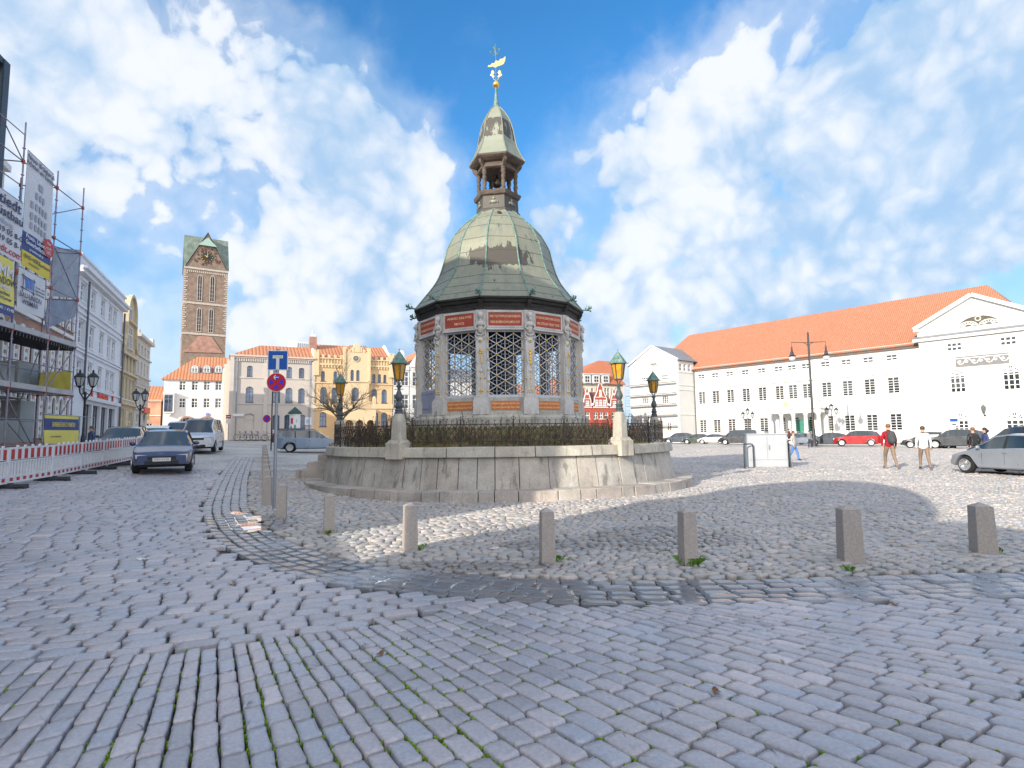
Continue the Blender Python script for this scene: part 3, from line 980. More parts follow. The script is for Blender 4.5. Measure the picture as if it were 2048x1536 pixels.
def railing(a0, a1, label, nposts):
    am = (a0 + a1) / 2
    root = thing('iron_railing', label, 'railing', (CX, TY, 1.345), 0, 'iron railings round the fountain terrace')
    W_ = lambda a, z, r=RF: pol(r, a, z)
    n = max(6, int(abs(a1 - a0) / 2.2))
    arc = lambda z: [W_(a0 + (a1 - a0) * k / n, z) for k in range(n + 1)]
    mb = MB()
    mb.tube(arc(.15), .013, 5); mb.tube(arc(.60), .013, 5)
    obj('rail', mb, m_fence, root, smooth=50)
    mb = MB()
    dA = math.degrees(.165 / RF)
    N = max(2, int((a1 - a0) / dA))
    dA = (a1 - a0) / N
    for k in range(N):
        for (p, q) in (((0, .15), (1, .375)), ((1, .15), (0, .375)), ((0, .375), (1, .60)), ((1, .375), (0, .60))):
            mb.bar(W_(a0 + dA * (k + p[0]), p[1]), W_(a0 + dA * (k + q[0]), q[1]), .016, .009, up=pol(1, a0 + dA * k))
    obj('lattice', mb, m_fence, root)
    mb = MB()
    for k in range(N):
        a = a0 + dA * (k + .5)
        for z in (.26, .49):               # little scroll rings in the diamonds
            c = Vector(W_(a, z, RF + .006))
            tv = Vector((math.cos(R(a)), math.sin(R(a)), 0))
            mb.tube([c + tv * (.03 * math.cos(q * PI / 4)) + Vector((0, 0, .042 * math.sin(q * PI / 4))) for q in range(9)], .0065, 4, False)
        for z, s in ((.60, 1), (.15, -1)):  # fleurs above the top rail, drops below the bottom rail
            c = Vector(W_(a0 + dA * k, z))
            h = .13 if s > 0 else .07
            mb.tube([c, c + Vector((0, 0, s * h))], [.009, .003], 4)
            mb.cbox(*(c + Vector((0, 0, s * h * .62))), .05 if s > 0 else .03, .012, .016, None) if False else mb.tube(
                [c + Vector((math.cos(R(a)) * q, math.sin(R(a)) * q, s * h * (.62 + .25 * abs(q) / .03))) for q in (-.03, 0, .03)], .007, 4)
    obj('scrollwork', mb, m_fence, root)
    for k in range(nposts):
        a = a0 + (a1 - a0) * k / (nposts - 1)
        mb = MB()
        M = T(*W_(a, 0), rz=R(a))
        mb.cbox(0, 0, .33, .032, .032, .66, M)
        mb.lathe([(.03, 0), (.03, .03), (.016, .04)], 8, M=M)
        for z in (.15, .40, .60):
            mb.cbox(0, 0, z, .055, .055, .03, M)
        mb.tube([(0, 0, .66), (0, 0, .80), (0, 0, .86)], [.014, .010, .002], 6, M=M)
        for s in (-1, 1):
            mb.tube([(0, 0, .70), (s * .05, 0, .74), (s * .06, 0, .78), (s * .03, 0, .79)], .008, 5, M=M)
        mb.ball((0, 0, .80), .02, 6, 4, M=M)
        mb.tube([(0, 0, .12), (0, -.10, .05), (0, -.14, .0)], .012, 5, M=M)
        obj('post', mb, m_fence, root)
    return root


railing(LAMPS[0] + 3.6, LAMPS[1] - 3.6, 'longest black iron lattice railing, in front of the gilded grilles between the two tallest lamps', 5)
railing(LAMPS[3] + 3.6, LAMPS[0] - 3.6, 'black iron lattice railing that ends at the top of the stone steps', 5)
railing(LAMPS[1] + 3.6, LAMPS[2] - 3.6, 'black iron lattice railing section standing before the white gable wing of the town hall', 5)
railing(LAMPS[2] + 3.6, 268.4, 'black iron lattice railing round the rear of the terrace, hidden by the pavilion', 8)

# ---- lamps on the pedestals
m_lampiron = mat('grey painted cast iron', (.085, .095, .10), .45, var=.3, scale=7, bump=.15)
m_verd = mat('verdigris sheet', (.13, .23, .19), .7, var=.35, scale=9, dirt=.5, col2=(.21, .33, .28))
m_amber = mat('amber glass', (.62, .30, .015), .15, var=.25, scale=6, spec=.7)


def pedestal_lamp(label, a):
    root = thing('pedestal_lamp', label, 'lamp', (CX + pol(5.93, a)[0], TY + pol(5.93, a)[1], 2.26), R(a) + .3, 'amber lanterns on the terrace pedestals')
    mb = MB()
    mb.lathe([(.125, 0), (.125, .05), (.10, .07), (.115, .11), (.085, .15), (.10, .20), (.115, .22), (.08, .25), (.085, .30), (.06, .34), (.065, .36), (.105, .44), (.11, .50), (.075, .58),
              (.045, .66), (.04, .72), (.075, .76), (.08, .79), (.035, .82)], 12)
    mb.tube([(-.13, 0, .69), (.13, 0, .69)], .010, 5)
    obj('column', mb, m_lampiron, root, smooth=50)
    mb = MB()
    for k in range(6):
        an = k * PI / 3
        mb.tube([(.03 * math.cos(an), .03 * math.sin(an), .80), (.05 * math.cos(an), .05 * math.sin(an), .88), (.11 * math.cos(an), .11 * math.sin(an), .94)], .008, 5)
    mb.lathe([(.135, .93), (.135, .955), (.115, .965)], 6)
    for k in range(6):
        an = k * PI / 3
        mb.bar((.125 * math.cos(an), .125 * math.sin(an), .95), (.195 * math.cos(an), .195 * math.sin(an), 1.40), .024, .024)
    mb.lathe([(.20, 1.38), (.215, 1.42), (.17, 1.44)], 6)
    obj('lantern_frame', mb, m_lampiron, root)
    mb = MB(); mb.lathe([(.112, .955), (.18, 1.39)], 6, capt=False)
    obj('amber_panes', mb, m_amber, root)
    mb = MB()
    mb.lathe([(.215, 1.405), (.255, 1.395), (.245, 1.43), (.13, 1.60), (.05, 1.71), (.02, 1.75)], 6)
    for k in range(6):
        an = k * PI / 3
        mb.tube([(.25 * math.cos(an), .25 * math.sin(an), 1.40), (.29 * math.cos(an), .29 * math.sin(an), 1.385), (.295 * math.cos(an), .295 * math.sin(an), 1.42)], .012, 5)
        an += PI / 6
        mb.lathe([(.02, 0), (.02, .02), (.001, .03)], 6, (.16 * math.cos(an), .16 * math.sin(an), 1.52))
    mb.tube([(0, 0, 1.74), (0, 0, 1.80)], [.012, .008], 5); mb.ball((0, 0, 1.80), .02, 8, 5)
    obj('lantern_roof', mb, m_verd, root)
    return root


pedestal_lamp('verdigris roofed amber lantern standing before the pale grey gabled house', LAMPS[0])
pedestal_lamp('large verdigris roofed amber lantern between red gabled house and white gable wing', LAMPS[1])
pedestal_lamp('smaller looking amber lantern in front of the scaffolded white gable wing', LAMPS[2])
pedestal_lamp('smaller looking amber lantern above the stone steps, in front of the bare tree', LAMPS[3])

# ---- the pavilion
pav = thing('fountain_pavilion', 'twelve sided sandstone pavilion with gilded grilles and bell shaped copper roof', 'pavilion', (CX, CY, 0))
VA = [-9.5 + 30 * k for k in range(12)]
MA = [5.5 + 30 * k for k in range(12)]
RV = 2.90
RM = RV * math.cos(R(15))
PHV = R(-9.5 - 90)
mb = MB()
mb.lathe([(3.20, 1.5), (3.20, 2.20), (3.14, 2.26), (3.05, 2.28), (3.05, 2.38)], 12, ph=PHV)
obj('plinth', mb, m_plinth, pav, bevel=.01)
# floor and dark ceiling inside
mb = MB(); mb.lathe([(2.7, 2.36), (2.7, 2.37)], 12, ph=PHV)
obj('floor', mb, m_plinth, pav)
mb = MB(); mb.lathe([(.34, 2.36), (.34, 4.3), (.6, 4.7), (.6, 5.3)], 10)
obj('water_tank', mb, mat('dark iron tank', (.03, .03, .03), .6), pav)
mb = MB(); mb.lathe([(2.75, 5.3), (2.6, 5.55)], 12, ph=PHV)
obj('ceiling', mb, mat('dark boards', (.03, .026, .022), .9), pav)

# pilasters (herms), one at every corner
def pilaster_mb():
    mb = MB()
    mb.box(-.25, .25, -.20, .16, 2.30, 2.76); mb.box(-.22, .22, -.17, .16, 2.76, 2.83)
    mb.box(-.165, .165, -.13, .16, 2.83, 5.60)
    mb.add([(-.10, -.165, 2.83), (.10, -.165, 2.83), (.16, -.165, 4.75), (-.16, -.165, 4.75), (-.10, -.13, 2.83), (.10, -.13, 2.83), (.16, -.13, 4.75), (-.16, -.13, 4.75)],
           [(0, 1, 2, 3), (4, 7, 6, 5), (0, 4, 5, 1), (1, 5, 6, 2), (2, 6, 7, 3), (3, 7, 4, 0)])
    mb.box(-.13, .13, -.17, -.12, 2.84, 2.90)
    return mb


def bust_mb(kind):
    mb = MB()
    mb.ball((0, -.19, 5.40), .082, 10, 7, (.95, .9, 1.2))
    mb.ball((0, -.275, 5.385), .014, 6, 4, (1, 1, 1.5))
    for s in (-1, 1):
        mb.ball((s * .03, -.262, 5.415), .010, 5, 3)
    mb.ball((0, -.165, 5.45), .09, 10, 6, (1.05, .9, .95))
    if kind:
        mb.ball((0, -.235, 5.30), .05, 8, 5, (1, .8, 1.3))
    mb.lathe([(.045, 5.22), (.04, 5.34)], 8, (0, -.175, 0))
    mb.ball((0, -.17, 5.14), .135, 10, 6, (1.05, .55, .75))
    mb.ball((0, -.155, 4.98), .11, 10, 6, (1.0, .6, 1.3))
    for s in (-1, 1):
        mb.tube([(s * .12, -.17, 5.18), (s * .165, -.19, 5.04), (s * .10, -.235, 4.95)], [.038, .034, .028], 7)
        mb.tube([(s * .15, -.16, 4.83), (s * .17, -.18, 4.76), (s * .12, -.20, 4.70), (s * .16, -.19, 4.64)], .022, 6)
    mb.tube([(0, -.165 + .09 * math.sin(PI * k / 8) * -.25, 4.86 - .05 * math.sin(PI * k / 8)) if False else (-.14 + .28 * k / 8, -.19, 4.84 - .07 * math.sin(PI * k / 8)) for k in range(9)], .025, 6)
    mb.lathe([(.03, 3.62), (.07, 3.64), (.075, 3.68), (.03, 3.72)], 10, (0, -.13, 0))
    mb.lathe([(.085, 0), (.07, .03), (.03, .035)], 10, M=T(0, -.165, 4.62, rx=R(90)))
    mb.lathe([(.055, 0), (.055, .025), (.035, .03), (.035, .0)], 10, M=T(0, -.165, 3.66, rx=R(90)))
    mb.tube([(-.11, -.17, 4.25), (-.12, -.18, 3.98), (-.08, -.18, 3.88)], .016, 5)
    mb.tube([(.11, -.17, 4.25), (.12, -.18, 3.98), (.08, -.18, 3.88)], .016, 5)
    return mb


def gilt_mb(kind):
    mb = MB()
    mb.ball((0, -.205, 4.62), .036, 8, 5)
    if kind:
        for k, (w, h) in enumerate(((.02, .07), (.035, .05), (.02, .09), (.03, .05), (.018, .08))):
            mb.ball((0, -.18, 4.30 - .10 * k), 1, 6, 4, (w, .015, h))
        for s in (-1, 1):
            mb.ball((s * .045, -.18, 4.22), .02, 6, 4)
        zz = [(-.0, 3.42), (-.14, 3.42), (-.05, 3.06), (.05, 3.06), (-.05, 3.0), (.05, 3.0)]
    else:
        mb.tube([(-.08, -.175, 4.22), (0, -.18, 4.35), (.08, -.175, 4.22)], .010, 5)
        for k in range(6):
            mb.ball((0, -.18, 4.28 - .075 * k), 1, 6, 4, (.022 - .002 * k, .012, .035))
        for s in (-1, 1):
            mb.ball((s * .04, -.18, 4.2), .018, 6, 4)
        zz = [(0, 3.44), (.13, 3.44), (0, 2.98), (0, 3.04), (-.05, 3.03), (.05, 3.03)]
    for x, z in zz:
        mb.ball((x, -.175, z), .024, 6, 4, (1, .8, 1.4))
    mb.bar((0, -.172, 3.10), (0, -.172, 3.55), .006, .01)
    return mb


P_me = mesh_of('pilaster', pilaster_mb(), m_pil)
B_me = [mesh_of('carved_bust', bust_mb(k), m_pil, 60) for k in (0, 1)]
G_me = [mesh_of('gilded_ornament', gilt_mb(k), gold, 60) for k in (0, 1)]
for k, a in enumerate(VA):
    p = link('pilaster', P_me, pav, pol(RV - .05, a), R(a))
    link('carved_bust', B_me[k % 2], p)
    link('gilded_ornament', G_me[k % 2], p)

# grilles
GW, GZ0, GZ1 = 1.14, 2.83, 4.97
m_grille = mat('pale grey painted grille', (.52, .53, .56), .5, var=.12, scale=10)
m_fleur = mat('grey wrought fleurs', (.34, .345, .36), .5)


def grille_meshes(z0):
    fb, lb, bb = MB(), MB(), MB()
    for x in (-GW / 2 + .02, GW / 2 - .02):
        fb.box(x - .03, x + .03, -.035, .035, z0, GZ1)
    fb.box(-GW / 2, GW / 2, -.032, .032, z0, z0 + .09); fb.box(-GW / 2, GW / 2, -.032, .032, GZ1 - .05, GZ1)
    w = (GW - .06) / 4
    h = .335
    xs = [-2 * w, -w, 0, w, 2 * w]
    for x in xs[1:4]:
        lb.box(x - .010, x + .010, -.012, .012, z0 + .05, GZ1 - .03)
    ztop = GZ1 - .10
    fl = MB()
    for i in range(4):
        for j in range(-1, 8):
            za = ztop - h * j + (0 if i % 2 else -h / 2)
            zb = ztop - h * j + (-h / 2 if i % 2 else 0)
            for (p, q) in (((xs[i], za), (xs[i + 1], zb)), ((xs[i], za), (xs[i + 1], zb - h if i % 2 == 0 else zb + h - 0 * h))):
                pa, pb = Vector((p[0], -.02, p[1])), Vector((q[0], -.02, q[1]))
                if abs(pb.z - pa.z) > h * .6:
                    continue
                if min(pa.z, pb.z) < z0 + .02 or max(pa.z, pb.z) > GZ1:
                    continue
                lb.bar(pa, pb, .026, .016, up=(0, 1, 0))
        # second family of diagonals
        for j in range(-1, 8):
            za = ztop - h * j + (0 if i % 2 else -h / 2)
            zb = za - h / 2
            for zz in (za + h / 2, zb):
                pa, pb = Vector((xs[i], -.02, za)), Vector((xs[i + 1], -.02, zz))
                if min(pa.z, pb.z) < z0 + .02 or max(pa.z, pb.z) > GZ1:
                    continue
                lb.bar(pa, pb, .022, .014, up=(0, 1, 0))
                c = (pa + pb) / 2
        for j in range(14):
            zc_ = ztop - h / 2 * j + h * .02
            if z0 + .14 < zc_ < GZ1 - .1:
                s = 1 if (i + j) % 2 else -1
                c = Vector((xs[i] + w * (.5 + .12 * s), .0, zc_))
                for an in (0, 120, 240):
                    d = Vector((math.cos(R(an)) * s, 0, math.sin(R(an)))) * .062
                    fl.bar(c, c + d, .010, .006, up=(0, 1, 0))
                    fl.ball(c + d, .016, 5, 3)
    for i, x in enumerate(xs):
        for j in range(-1, 8):
            z = ztop - h * j + (0 if i % 2 else -h / 2)
            if z0 + .03 < z < GZ1 - .02:
                bb.ball((x, -.04, z), .037, 8, 5, (1, .75, 1))
    return (mesh_of('grille_frame', fb, m_grille), mesh_of('grille_bars', lb, m_grille), mesh_of('fleurs', fl, m_fleur), mesh_of('gilded_bosses', bb, gold, 60))


GM = grille_meshes(GZ0)
GMd = grille_meshes(3.12)
UP = [('HINC TVLIT POPVLVS SVAE DE MONTE', 'VNDA SALVBRIS AQVAE LIMPIDA FLVIT'), ('EX FONTE SVBITO PER OCVLOS', 'NEC SITIS HIC VRGET CIVES'),
      ('STAT PER PRVDENTES PATRES', 'INCOMPLETVM OPVS DEDIT'), ('ANNO SALVTIS', 'MDCII')]
LO = ['Wismaria zeiget hier den Brunnen|und seine Zierde der Stadt allhie', 'Im Iahre nach Christi Geburt|ward er erbauet mit Fleiß']
m_red = mat('red inscription panel', (.36, .055, .035), .6, var=.25, scale=6)
m_orange = mat('orange inscription panel', (.55, .17, .05), .6, var=.25, scale=8)
m_ltr = mat('pale gilt lettering', (.80, .60, .30), .45)
for k, a in enumerate(MA):
    door = k == 10
    gm = GMd if door else GM
    g = link('grille', gm[0], pav, pol(RM - .07, a), R(a))
    for nm, me in zip(('grille_bars', 'fleurs', 'gilded_bosses'), gm[1:]):
        link(nm, me, g)
    hid = math.cos(R(a)) < -.3
    mb = MB()           # frieze block with frame
    mb.box(-.62, .62, -.10, .14, 4.97, 5.60)
    mb.box(-.585, .585, -.125, -.10, 5.03, 5.09); mb.box(-.585, .585, -.125, -.10, 5.52, 5.58)
    mb.box(-.585, -.53, -.123, -.10, 5.09, 5.52); mb.box(.53, .585, -.123, -.10, 5.09, 5.52)
    mb.box(-.60, .60, -.15, -.10, 4.965, 5.015)
    f = obj('frieze', mb, m_pil, pav, pol(RM - .03, a), R(a))
    mb = MB(); mb.box(-.528, .528, -.110, -.09, 5.092, 5.518)
    pn = obj('inscription_panel', mb, m_red, f)
    if not hid:
        mb = MB()
        tx = UP[k % len(UP)] if k != 0 else UP[0]
        for q, s in enumerate(tx):
            M = T(0, -.114, 5.395 - .185 * q) @ Matrix.Rotation(R(90), 4, 'X')
            text_mb(mb, s, .105, M, fit=.98 - .04 * q, bold=.012)
        obj('inscription', mb, m_ltr, f)
    mb = MB()
    if not door:
        mb.box(-.60, .60, -.06, .14, 2.36, 2.84)
        b = obj('parapet', mb, m_plinth, pav, pol(RM - .03, a), R(a))
        mb = MB(); mb.box(-.45, .45, -.075, -.05, 2.44, 2.72)
        obj('inscription_panel', mb, m_orange, b)
        if not hid:
            mb = MB()
            for q, s in enumerate(LO[k % 2].split('|')):
                M = T(0, -.079, 2.64 - .12 * q) @ Matrix.Rotation(R(90), 4, 'X')
                text_mb(mb, s, .085, M, fit=.86, bold=.014)
            obj('inscription', mb, m_ltr, b)
    else:
        m_door = mat('blue grey door', (.30, .32, .40), .5, var=.1)
        for s in (-1, 1):
            mb = MB(); mb.box(min(s * .01, s * .55), max(s * .01, s * .55), -.06, .0, 2.0, 3.14)
            for z in (2.15, 2.55, 3.05):
                mb.box(min(s * .05, s * .5), max(s * .05, s * .5), -.075, -.06, z, z + .03)
            obj('door', mb, m_door, pav, pol(RM - .03, a), R(a))

# eave
m_wood = mat('dark weathered oak', (.035, .031, .028), .75, var=.5, scale=3, stretch=(1, 1, 5), bump=.3, bscale=30)
mb = MB()
mb.lathe([(2.88, 5.58), (2.94, 5.60), (2.95, 5.70), (2.90, 5.72), (2.92, 5.84), (2.99, 5.87), (3.02, 5.95), (3.10, 5.97), (3.10, 6.03), (2.8, 6.04)], 12, ph=PHV, capb=False, capt=False)
obj('cornice', mb, m_wood, pav)
mb = MB()
for a in VA:
    M = T(*pol(2.90, a), rz=R(a))
    mb.prism([(0, 5.66), (0, 5.93), (-.16, 5.93), (-.16, 5.88), (-.05, 5.70)], -.06, .06, 'x', M)
obj('eave_brackets', mb, m_wood, pav)

# copper
def copper(name, dark_at=None, green=(.285, .295, .225)):
    m = bpy.data.materials.new(name)
    m.use_nodes = True
    t = m.node_tree
    p = t.nodes['Principled BSDF']
    ob = nd(t, 'ShaderNodeTexCoord').outputs['Object']
    st = nd(t, 'ShaderNodeVectorMath', {0: ob, 1: (4.0, 4.0, .55)}, operation='MULTIPLY').outputs[0]
    n1 = nd(t, 'ShaderNodeTexNoise', {'Vector': st, 'Scale': 1.2, 'Detail': 8.0, 'Roughness': .65})
    n2 = nd(t, 'ShaderNodeTexNoise', {'Vector': ob, 'Scale': .8, 'Detail': 6.0})
    n3 = nd(t, 'ShaderNodeTexNoise', {'Vector': ob, 'Scale': 7.0, 'Detail': 6.0, 'Roughness': .7})
    k = ramp(t, n1.outputs[0], [(.28, (.15, .18, .15)), (.45, tuple(c * .78 for c in green)), (.62, (.27, .27, .195)), (.8, (.20, .232, .19))])
    k = mixc(t, sstep(t, n2.outputs[0], .45, .65), k, (.245, .24, .17, 1))
    k = mixc(t, mth(t, 'MULTIPLY', sstep(t, n3.outputs[0], .55, .75), .35), k, (.12, .15, .13, 1))
    if dark_at:
        sp = nd(t, 'ShaderNodeSeparateXYZ', {0: ob}).outputs
        st2 = nd(t, 'ShaderNodeVectorMath', {0: ob, 1: (3.2, 3.2, .5)}, operation='MULTIPLY').outputs[0]
        n4 = nd(t, 'ShaderNodeTexNoise', {'Vector': st2, 'Scale': 1.6, 'Detail': 3.0, 'Roughness': .75, 'W': dark_at[2]}, noise_dimensions='4D')
        zb = mth(t, 'MULTIPLY', sstep(t, sp[2], dark_at[0] - .12, dark_at[0]), sstep(t, sp[2], dark_at[1] + .15, dark_at[1]))
        if len(dark_at) > 4:        # one ragged stain where the patina has worn off
            v_ = nd(t, 'ShaderNodeVectorMath', {0: ob, 1: dark_at[4]}, operation='SUBTRACT').outputs[0]
            v_ = nd(t, 'ShaderNodeVectorMath', {0: v_, 1: tuple(1 / q for q in dark_at[5])}, operation='MULTIPLY').outputs[0]
            l_ = nd(t, 'ShaderNodeVectorMath', {0: v_}, operation='LENGTH').outputs['Value']
            zb = mth(t, 'MULTIPLY', mth(t, 'MULTIPLY_ADD', zb, .55, .42), sstep(t, l_, 1.25, .55))
        msk = sstep(t, mth(t, 'ADD', n4.outputs[0], mth(t, 'MULTIPLY', zb, .34)), dark_at[3], dark_at[3] + .035)
        k = mixc(t, mth(t, 'MULTIPLY', msk, .93), k, (.065, .055, .045, 1))
    t.links.new(k, p.inputs['Base Color'])
    t.links.new(mth(t, 'MULTIPLY_ADD', n3.outputs[0], .3, .38), p.inputs['Roughness'])
    p.inputs['Metallic'].default_value = .12
    b = nd(t, 'ShaderNodeBump', {'Strength': .15, 'Distance': .02, 'Height': n2.outputs[0]})
    t.links.new(b.outputs[0], p.inputs['Normal'])
    return m


DOME = [(613, 159), (600, 141), (585, 129.5), (570, 120), (552, 112.5), (531, 106.5), (509, 101.5), (494, 94), (478, 85), (466, 75), (453, 63), (444, 52), (436, 44), (431, 36)]
dz = [zc(y) for y, w in DOME]
dr = [rc(w, z) / .985 for (y, w), z in zip(DOME, dz)]
dz[0] = 6.03
dr[0] = 3.08
# refine with a smooth curve
prof = []
pts = [np.array(p) for p in zip(dr, dz)]
cm = catmull(pts, 3)
m_dome = copper('weathered copper dome', (7.38, 7.88, 2.0, .62, (.10, -1.85, 7.66), (1.15, 1.6, .60)))
mb = MB(); mb.lathe([(3.08, 6.00)] + [(float(a), float(b)) for a, b in cm], 12, ph=PHV, capb=False)
obj('dome', mb, m_dome, pav)
m_cop = copper('copper seams')
mb = MB()
for a in VA:
    mb.tube([pol(float(r) + .012, a, float(z)) for r, z in cm[::2]], .026, 6)
obj('roof_ribs', mb, m_verd, pav, smooth=60)
mb = MB()
for z in (6.25, 6.55, 6.91, 7.38, 7.88, 8.38, 8.90, 9.35):
    r = float(np.interp(z, cm[:, 1], cm[:, 0]))
    mb.tube([pol(r + .002, a, z) for a in VA + [VA[0]]], .009, 4, False)
obj('roof_seams', mb, mat('dark seam', (.10, .12, .10), .7), pav)
mb = MB()
for a in (MA[0], MA[2], MA[9], MA[5]):
    r = float(np.interp(9.52, cm[:, 1], cm[:, 0]))
    mb.lathe([(.07, -.05), (.085, .02), (.02, .04)], 10, M=T(*pol(r - .0, a, 9.5), rz=R(a), rx=R(60)))
obj('roof_vents', mb, m_wood, pav)


def gargoyle_mb():
    mb = MB()
    mb.tube([(0, .10, 0), (0, -.05, .02), (0, -.20, .0), (0, -.28, .06)], [.03, .028, .022, .015], 6)
    for (x, y, z, sx, sz) in ((0, -.30, .10, .035, .06), (.06, -.24, .09, .03, .05), (-.06, -.24, .09, .03, .05), (.08, -.18, .02, .045, .025), (-.08, -.18, .02, .045, .025),
                              (0, -.22, .14, .025, .05), (.05, -.28, -.03, .03, .03), (-.05, -.28, -.03, .03, .03), (0, -.10, .07, .03, .04)):
        mb.ball((x, y, z), 1, 6, 4, (sx, .028, sz))
        mb.tube([(0, -.15, .01), (x, y, z)], .010, 4)
    mb.tube([(0, -.12, .03), (.02, -.14, .16), (0, -.16, .23)], [.010, .008, .003], 5)
    return mb


g_me = mesh_of('copper_finial', gargoyle_mb(), m_verd, 60)
for a in VA:
    link('copper_finial', g_me, pav, pol(3.08, a, 6.06), R(a))

# lantern turret
PH6 = R(20.5 - 90)
H6 = [20.5 + 60 * k for k in range(6)]
m_drum = copper('weathered copper drum', (9.75, 10.35, 5.0, .70))
mb = MB(); mb.lathe([(.90, 9.66), (.85, 9.80), (.80, 9.86), (.78, 10.34)], 6, ph=PH6)
obj('lantern_drum', mb, m_drum, pav)
m_oak2 = mat('brown weathered oak', (.115, .085, .065), .75, var=.4, scale=4, stretch=(1, 1, 4), bump=.3)
mb = MB(); mb.lathe([(.79, 10.32), (.86, 10.36), (.90, 10.44), (.91, 10.50), (.80, 10.55)], 6, ph=PH6)
obj('lantern_ledge', mb, m_oak2, pav)
mb = MB()
mb.lathe([(.06, 10.02), (.10, 10.04), (.09, 10.12), (.03, 10.2), (.05, 10.26), (.02, 10.3)], 8, M=T(*pol(.69, 50.5 - 60), 0)) if False else None
for a in H6:
    M = T(*pol(.70, a + 30, 10.12), rz=R(a + 30))
    mb.ball((0, 0, .09), .05, 8, 5, (1, .5, 1.1), M); mb.ball((0, 0, -.04), .10, 8, 5, (1.3, .4, .7), M)
    for s in (-1, 1):
        mb.tube([(s * .05, 0, -.05), (s * .14, -.01, -.02), (s * .16, -.01, -.10)], .02, 5, M=M)
obj('relief_ornament', mb, m_cop, pav, smooth=60)
mb = MB()
mb.lathe([(.085, 0), (.07, .08), (.075, .1), (.06, .16), (.085, .3), (.06, .42), (.085, .5), (.06, .62), (.095, .72), (.08, .80), (.10, .92)], 8)
for k in range(8):
    mb.ball((.06 * math.cos(k * 2.4), .06 * math.sin(k * 2.4), .12 + .1 * k), .035, 6, 4)
c_me = mesh_of('lantern_column', mb, m_oak2, 50)
for a in H6:
    link('lantern_column', c_me, pav, pol(.70, a, 10.53), R(a))
mb = MB()
mb.lathe([(.72, 11.38), (.80, 11.42), (.80, 11.50), (.72, 11.52), (.74, 11.60), (.86, 11.64), (.98, 11.70), (1.06, 11.76), (1.07, 11.82), (.9, 11.84)], 6, ph=PH6)
for a in H6:
    mb.prism([(.05, 11.38), (.05, 11.68), (-.16, 11.68), (-.13, 11.56), (-.02, 11.44)], -.05, .05, 'x', T(*pol(.80, a), rz=R(a)))
obj('lantern_cornice', mb, m_oak2, pav)
mb = MB(); mb.lathe([(.02, 10.9), (.14, 10.92), (.19, 11.0), (.16, 11.15), (.06, 11.25), (.03, 11.4)], 10)
obj('bell', mb, mat('dark bronze', (.05, .04, .03), .5, metal=.5), pav, smooth=60)
m_lroof = copper('weathered copper turret roof', (12.65, 13.35, 9.0, .77), (.33, .37, .29))
mb = MB(); mb.lathe([(1.07, 11.81), (.90, 12.10), (.76, 12.42), (.69, 12.75), (.64, 13.05), (.56, 13.35), (.45, 13.62), (.30, 13.86), (.15, 14.03), (.09, 14.10)], 6, ph=PH6)
obj('lantern_roof', mb, m_lroof, pav)
mb = MB()
lr = [(1.07, 11.81), (.90, 12.10), (.76, 12.42), (.69, 12.75), (.64, 13.05), (.56, 13.35), (.45, 13.62), (.30, 13.86), (.15, 14.03), (.09, 14.10)]
for a in H6:
    mb.tube([pol(r + .008, a, z) for r, z in lr], .02, 5)
obj('lantern_roof_ribs', mb, m_cop, pav, smooth=60)
mb = MB(); mb.lathe([(.13, 14.03), (.085, 14.25), (.055, 14.55), (.035, 14.86)], 10)
obj('spire', mb, m_verd, pav, smooth=60)
mb = MB(); mb.ball((0, 0, 14.97), .13, 16, 10)
obj('gilded_ball', mb, gold, pav, smooth=180)
vane = link('weather_vane', mesh_of('weather_vane', MB().tube([(0, 0, 15.05), (0, 0, 16.62)], [.014, .007], 6), m_verd), pav)
ppx = .0196
mb = MB()
m_gleam = mat('bright gilding', (.95, .72, .30), .25, metal=.75, var=.08)
flag = [(-67, -45), (-55, -30), (-45, -32), (-30, -14), (-12, -12), (0, 12), (22, 8), (35, 28), (55, 32), (78, 55), (74, 20), (62, -10), (40, -24), (10, -36), (-8, -48), (-26, -38), (-44, -46)]
mb.prism([(x * ppx / 4.04, z * ppx / 4.04) for x, z in flag], -.012, .012, 'y', T(0, 0, 15.88, rz=R(8)))
obj('gilded_flag', mb, m_gleam, vane)
mb = MB()
for s in (-1, 1):
    for (x, z, w, h) in ((.13, .24, .06, .10), (.17, .14, .06, .07), (.11, .08, .05, .06)):
        mb.ball((s * x + .01, 0, 15.22 + z), 1, 8, 5, (w, .02, h))
    mb.tube([(0, 0, 15.12), (s * .08, 0, 15.18), (s * .13, 0, 15.32)], .012, 5)
obj('gilded_rosettes', mb, m_gleam, vane, smooth=60)
mb = MB()
for an, r in ((0, 0.0), (75, .16), (-70, .17), (-15, .02), (20, .0)):
    pass
for (x, z, s) in ((-.05, .30, .05), (-.01, .27, .045), (.14, .24, .04), (-.18, .12, .04), (.05, .06, .045), (-.03, .36, .03)):
    mb.tube([(0, 0, 16.12), (x * .7, 0, 16.12 + z * .6), (x, 0, 16.15 + z)], .009, 4)
    for q in range(4):
        mb.ball((x + s * .7 * math.cos(q * 1.57), 0, 16.15 + z + s * .7 * math.sin(q * 1.57)), s * .6, 6, 4)
obj('copper_flowers', mb, m_verd, vane, smooth=60)
